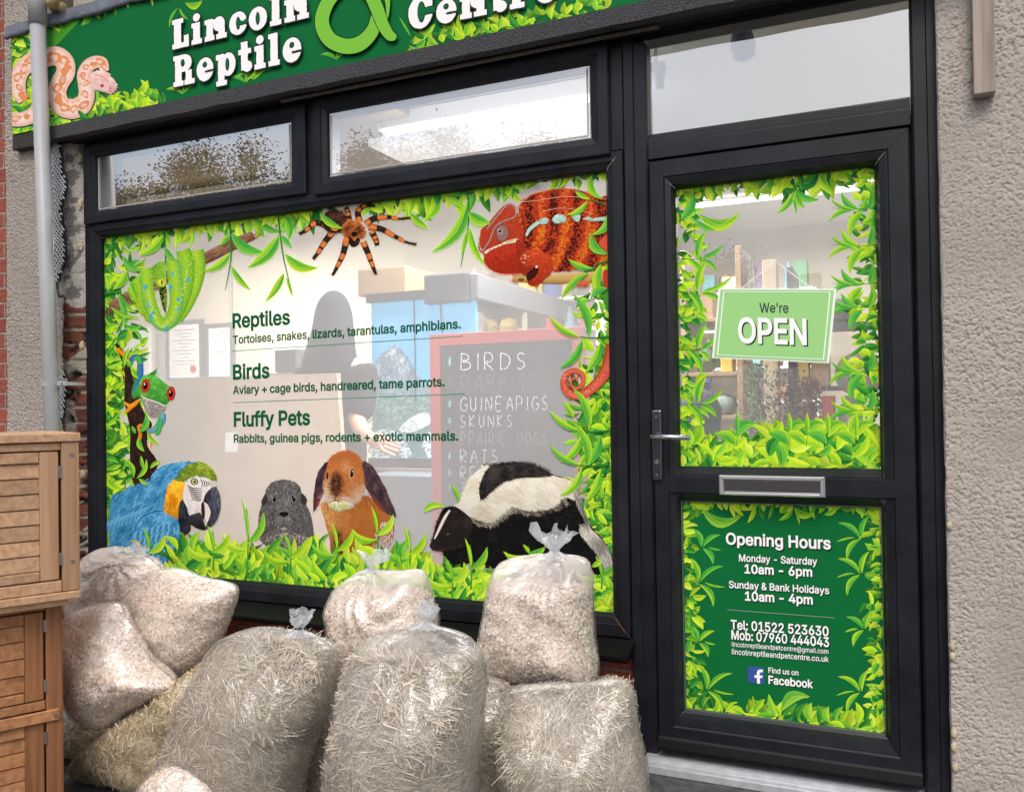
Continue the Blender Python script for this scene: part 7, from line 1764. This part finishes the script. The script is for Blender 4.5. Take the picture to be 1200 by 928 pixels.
hanging('green trailing artificial plant hanging below the open sign', 885, 425, 540, .9, 26, [(70, 120, 60), (110, 150, 90), (50, 90, 50), (150, 176, 130)], 3)
hanging('dark bushy artificial plant hanging to the right of the pale post', 922, 430, 545, 1.2, 40, [(40, 44, 34), (70, 72, 50), (30, 30, 26), (90, 84, 66)], 4)
hanging('red flowered artificial plant hanging near the right shelving', 948, 440, 500, 1.3, 20, [(150, 50, 50), (70, 80, 50), (190, 90, 60)], 5)
a = P(905, 428, 1.4)
sbox('timber_post', 'pale timber post standing inside the shop behind the open sign', 'post', a[0] - .04, a[0] + .03, 1.4, 1.47, .2, 2.1, mat('pale_post', (206, 184, 150), .7, noise_amt=.15, noise_scale=10, stretch=(8, 8, 1)))
a = P(1003, 430, 1.2)
b = MB(); bm = bmesh.new(); bmesh.ops.create_icosphere(bm, subdivisions=3, radius=.11)
for q_ in bm.verts: q_.co += q_.co.normalized() * .015 * noise.noise(q_.co * 14)
bm.verts.index_update(); b.add([(q_.co + Vector((a[0], 1.62, a[2] - .02))).to_tuple() for q_ in bm.verts], [[v_.index for v_ in f.verts] for f in bm.faces]); bm.free()
tag(b.build('play_ball', mat('green_ball', (80, 150, 110), .4, noise_amt=.4, noise_scale=8, color2=(196, 90, 60)), None, True), 'green and orange ball shaped bag hanging by the right shelving', 'ball')
a = P(815, 480, 1.0)
bag = MB(); bag.tube([(a[0], 1.0, a[2] - .18), (a[0], 1.0, a[2] - .10), (a[0], 1.0, a[2]), (a[0], 1.0, a[2] + .07), (a[0], 1.0, a[2] + .10)], [.05, .11, .12, .09, .03], n=20)
tag(bag.build('feed_bag', mat('blue_grey_cloth', (74, 84, 104), .8, noise_amt=.2, noise_scale=9), None, True), 'round blue grey feed bag near the door handle inside', 'bag')
# floodlight and camera behind the door transom
a = P(870, 56, .40)
t = thing('ceiling_camera', 'grey teardrop security lamp behind the top pane over the door', 'security lamp', (a[0], .40, a[2] - .05))
b = MB(); b.tube([(a[0], .40, a[2] + .065), (a[0], .40, a[2] + .04), (a[0] + .004, .39, a[2]), (a[0] + .006, .385, a[2] - .04), (a[0] + .006, .385, a[2] - .055)], [.035, .042, .048, .042, .020], n=20); b.build('lamp_body', mat('steel_grey_plastic', (112, 124, 142), .4), t, True)
b = MB(); b.tube([(a[0], .40, a[2] + .06), (a[0], .40, 2.95)], .012, n=10); b.build('bracket', mat('steel_grey_plastic'), t)
a = P(773, 84, .40)
t = thing('alarm_sensor', 'small white alarm sensor behind the left end of the pane over the door', 'sensor', (a[0], .40, a[2] - .05))
b = MB(); b.box(a[0] - .05, a[0] + .02, .40, .44, a[2], a[2] + .045, bev=.008); b.build('sensor_arm', mat('white_enamel'), t)
b = MB(); b.tube([(a[0] - .005, .41, a[2]), (a[0] - .005, .41, a[2] - .07)], [.024, .018], n=14); b.build('sensor_head', mat('white_enamel'), t)
b = MB(); b.tube([(a[0] - .02, .42, a[2] + .04), (a[0] - .02, .42, 2.95)], .008, n=8); b.build('bracket', mat('white_enamel'), t)

# ------------------------------------------------------------------ across the road (seen only in the glass)
LEAFM = mat('tree_leaves', attr=True, rough=.7); BARK = mat('tree_bark', (70, 58, 48), .9, noise_amt=.4, noise_scale=12)
def tree(x, y, h_, seed, label, spread=2.2):
    r = random.Random(seed); t = thing('street_tree', label, 'tree', (x, y, 0), 'trees across the road')
    b = MB(); top = (x + .2, y, h_ * .75); b.tube([(x, y, -.15), (x + .05, y, h_ * .25), top], [.16, .12, .04], n=10)
    tips = [top]
    for k in range(46):
        z = h_ * r.uniform(.3, .75); an = r.uniform(0, 6.28); L_ = r.uniform(.25, 1) * spread; e = (x + math.cos(an) * L_, y + math.sin(an) * L_ * .7, z + r.uniform(.4, 1.3)); b.tube([(x + .08, y, z * .9), ((x + e[0]) / 2, (y + e[1]) / 2, z + .3), e], [.05, .035, .012], n=6); tips.append(e)
    b.build('trunk', BARK, t)
    V = []; Fc = []; C = []
    for k in range(36000):
        c = r.choice(tips); s_ = r.uniform(.02, .055); q_ = Vector((c[0] + r.gauss(0, .27), c[1] + r.gauss(0, .27), c[2] + r.gauss(0, .24))); a1 = Vector((r.gauss(0, 1), r.gauss(0, 1), r.gauss(0, 1))).normalized(); a2 = a1.orthogonal().normalized(); n0 = len(V)
        V += [(q_ - a1 * s_).to_tuple(), (q_ + a2 * s_ * .5).to_tuple(), (q_ + a1 * s_).to_tuple(), (q_ - a2 * s_ * .5).to_tuple()]; Fc.append((n0, n0 + 1, n0 + 2, n0 + 3)); C += [lin(r.choice([(52, 72, 34), (70, 90, 40), (40, 58, 28), (88, 100, 48)]))] * 4
    mesh_obj('crown', V, Fc, LEAFM, t, False, C)
tree(-17.3, -13.5, 9.2, 1, 'broad leafy tree across the road, reflected in the left transom')
tree(-14.6, -14.0, 8.6, 2, 'second leafy tree across the road further left')
tree(-10.4, -14.5, 8.9, 3, 'smaller tree across the road, reflected in the middle transom', 1.7)
tree(-4.6, -17, 4.3, 4, 'low tree across the road, reflected in the door glass', 1.6)
tree(-8.0, -15.2, 8.4, 5, 'slim tree across the road between the taller trees', 1.3)
def house(x0, x1, y, hw, label, wallm):
    t = thing('terraced_house', label, 'house', ((x0 + x1) / 2, y - 3, 0), 'houses across the road')
    b = MB(); b.box(x0, x1, y - 6, y, -.1, hw); w_ = b.build('wall', wallm, t)
    b = MB(); b.add([(x0 - .2, y + .25, hw - .05), (x1 + .2, y + .25, hw - .05), (x1 + .2, y - 3, hw + 1.6), (x0 - .2, y - 3, hw + 1.6), (x0 - .2, y - 6.25, hw - .05), (x1 + .2, y - 6.25, hw - .05), (x0 - .2, y + .25, hw - .1), (x1 + .2, y + .25, hw - .1)], [(0, 1, 2, 3), (3, 2, 5, 4), (6, 7, 1, 0)])
    rf = b.build('roof', mat('slate_roof', (84, 84, 90), .7, noise_amt=.3, noise_scale=20), t); b = MB(); b.box(x0 + .5, x0 + 1.1, y - 3.4, y - 2.6, hw + 1.0, hw + 2.6); b.build('chimney', mat('red_chimney', (140, 80, 64), .9), rf)
    n = int((x1 - x0) / 2.6)
    for k in range(n):
        cx_ = x0 + (k + .5) * (x1 - x0) / n
        for z in (.9,) if hw < 3.4 else (.9, 3.2):
            b = MB(); b.box(cx_ - .55, cx_ + .55, y - .05, y + .04, z, z + 1.2); wn = b.build('window', mat('white_frame', (230, 230, 230), .5), t); b = MB(); b.box(cx_ - .48, cx_ + .48, y + .041, y + .046, z + .07, z + 1.13); b.build('pane', mat('dark_pane', (60, 70, 80), .1), wn)
house(-17, -9.6, -19, 2.6, 'low pale house across the road at the left', mat('pale_house', (206, 198, 184), .9))
house(-3.0, 4.6, -22, 2.7, 'low brick house across the road facing the door', brick_mat('far_brick', (150, 90, 70), (130, 76, 60), (160, 150, 140)))
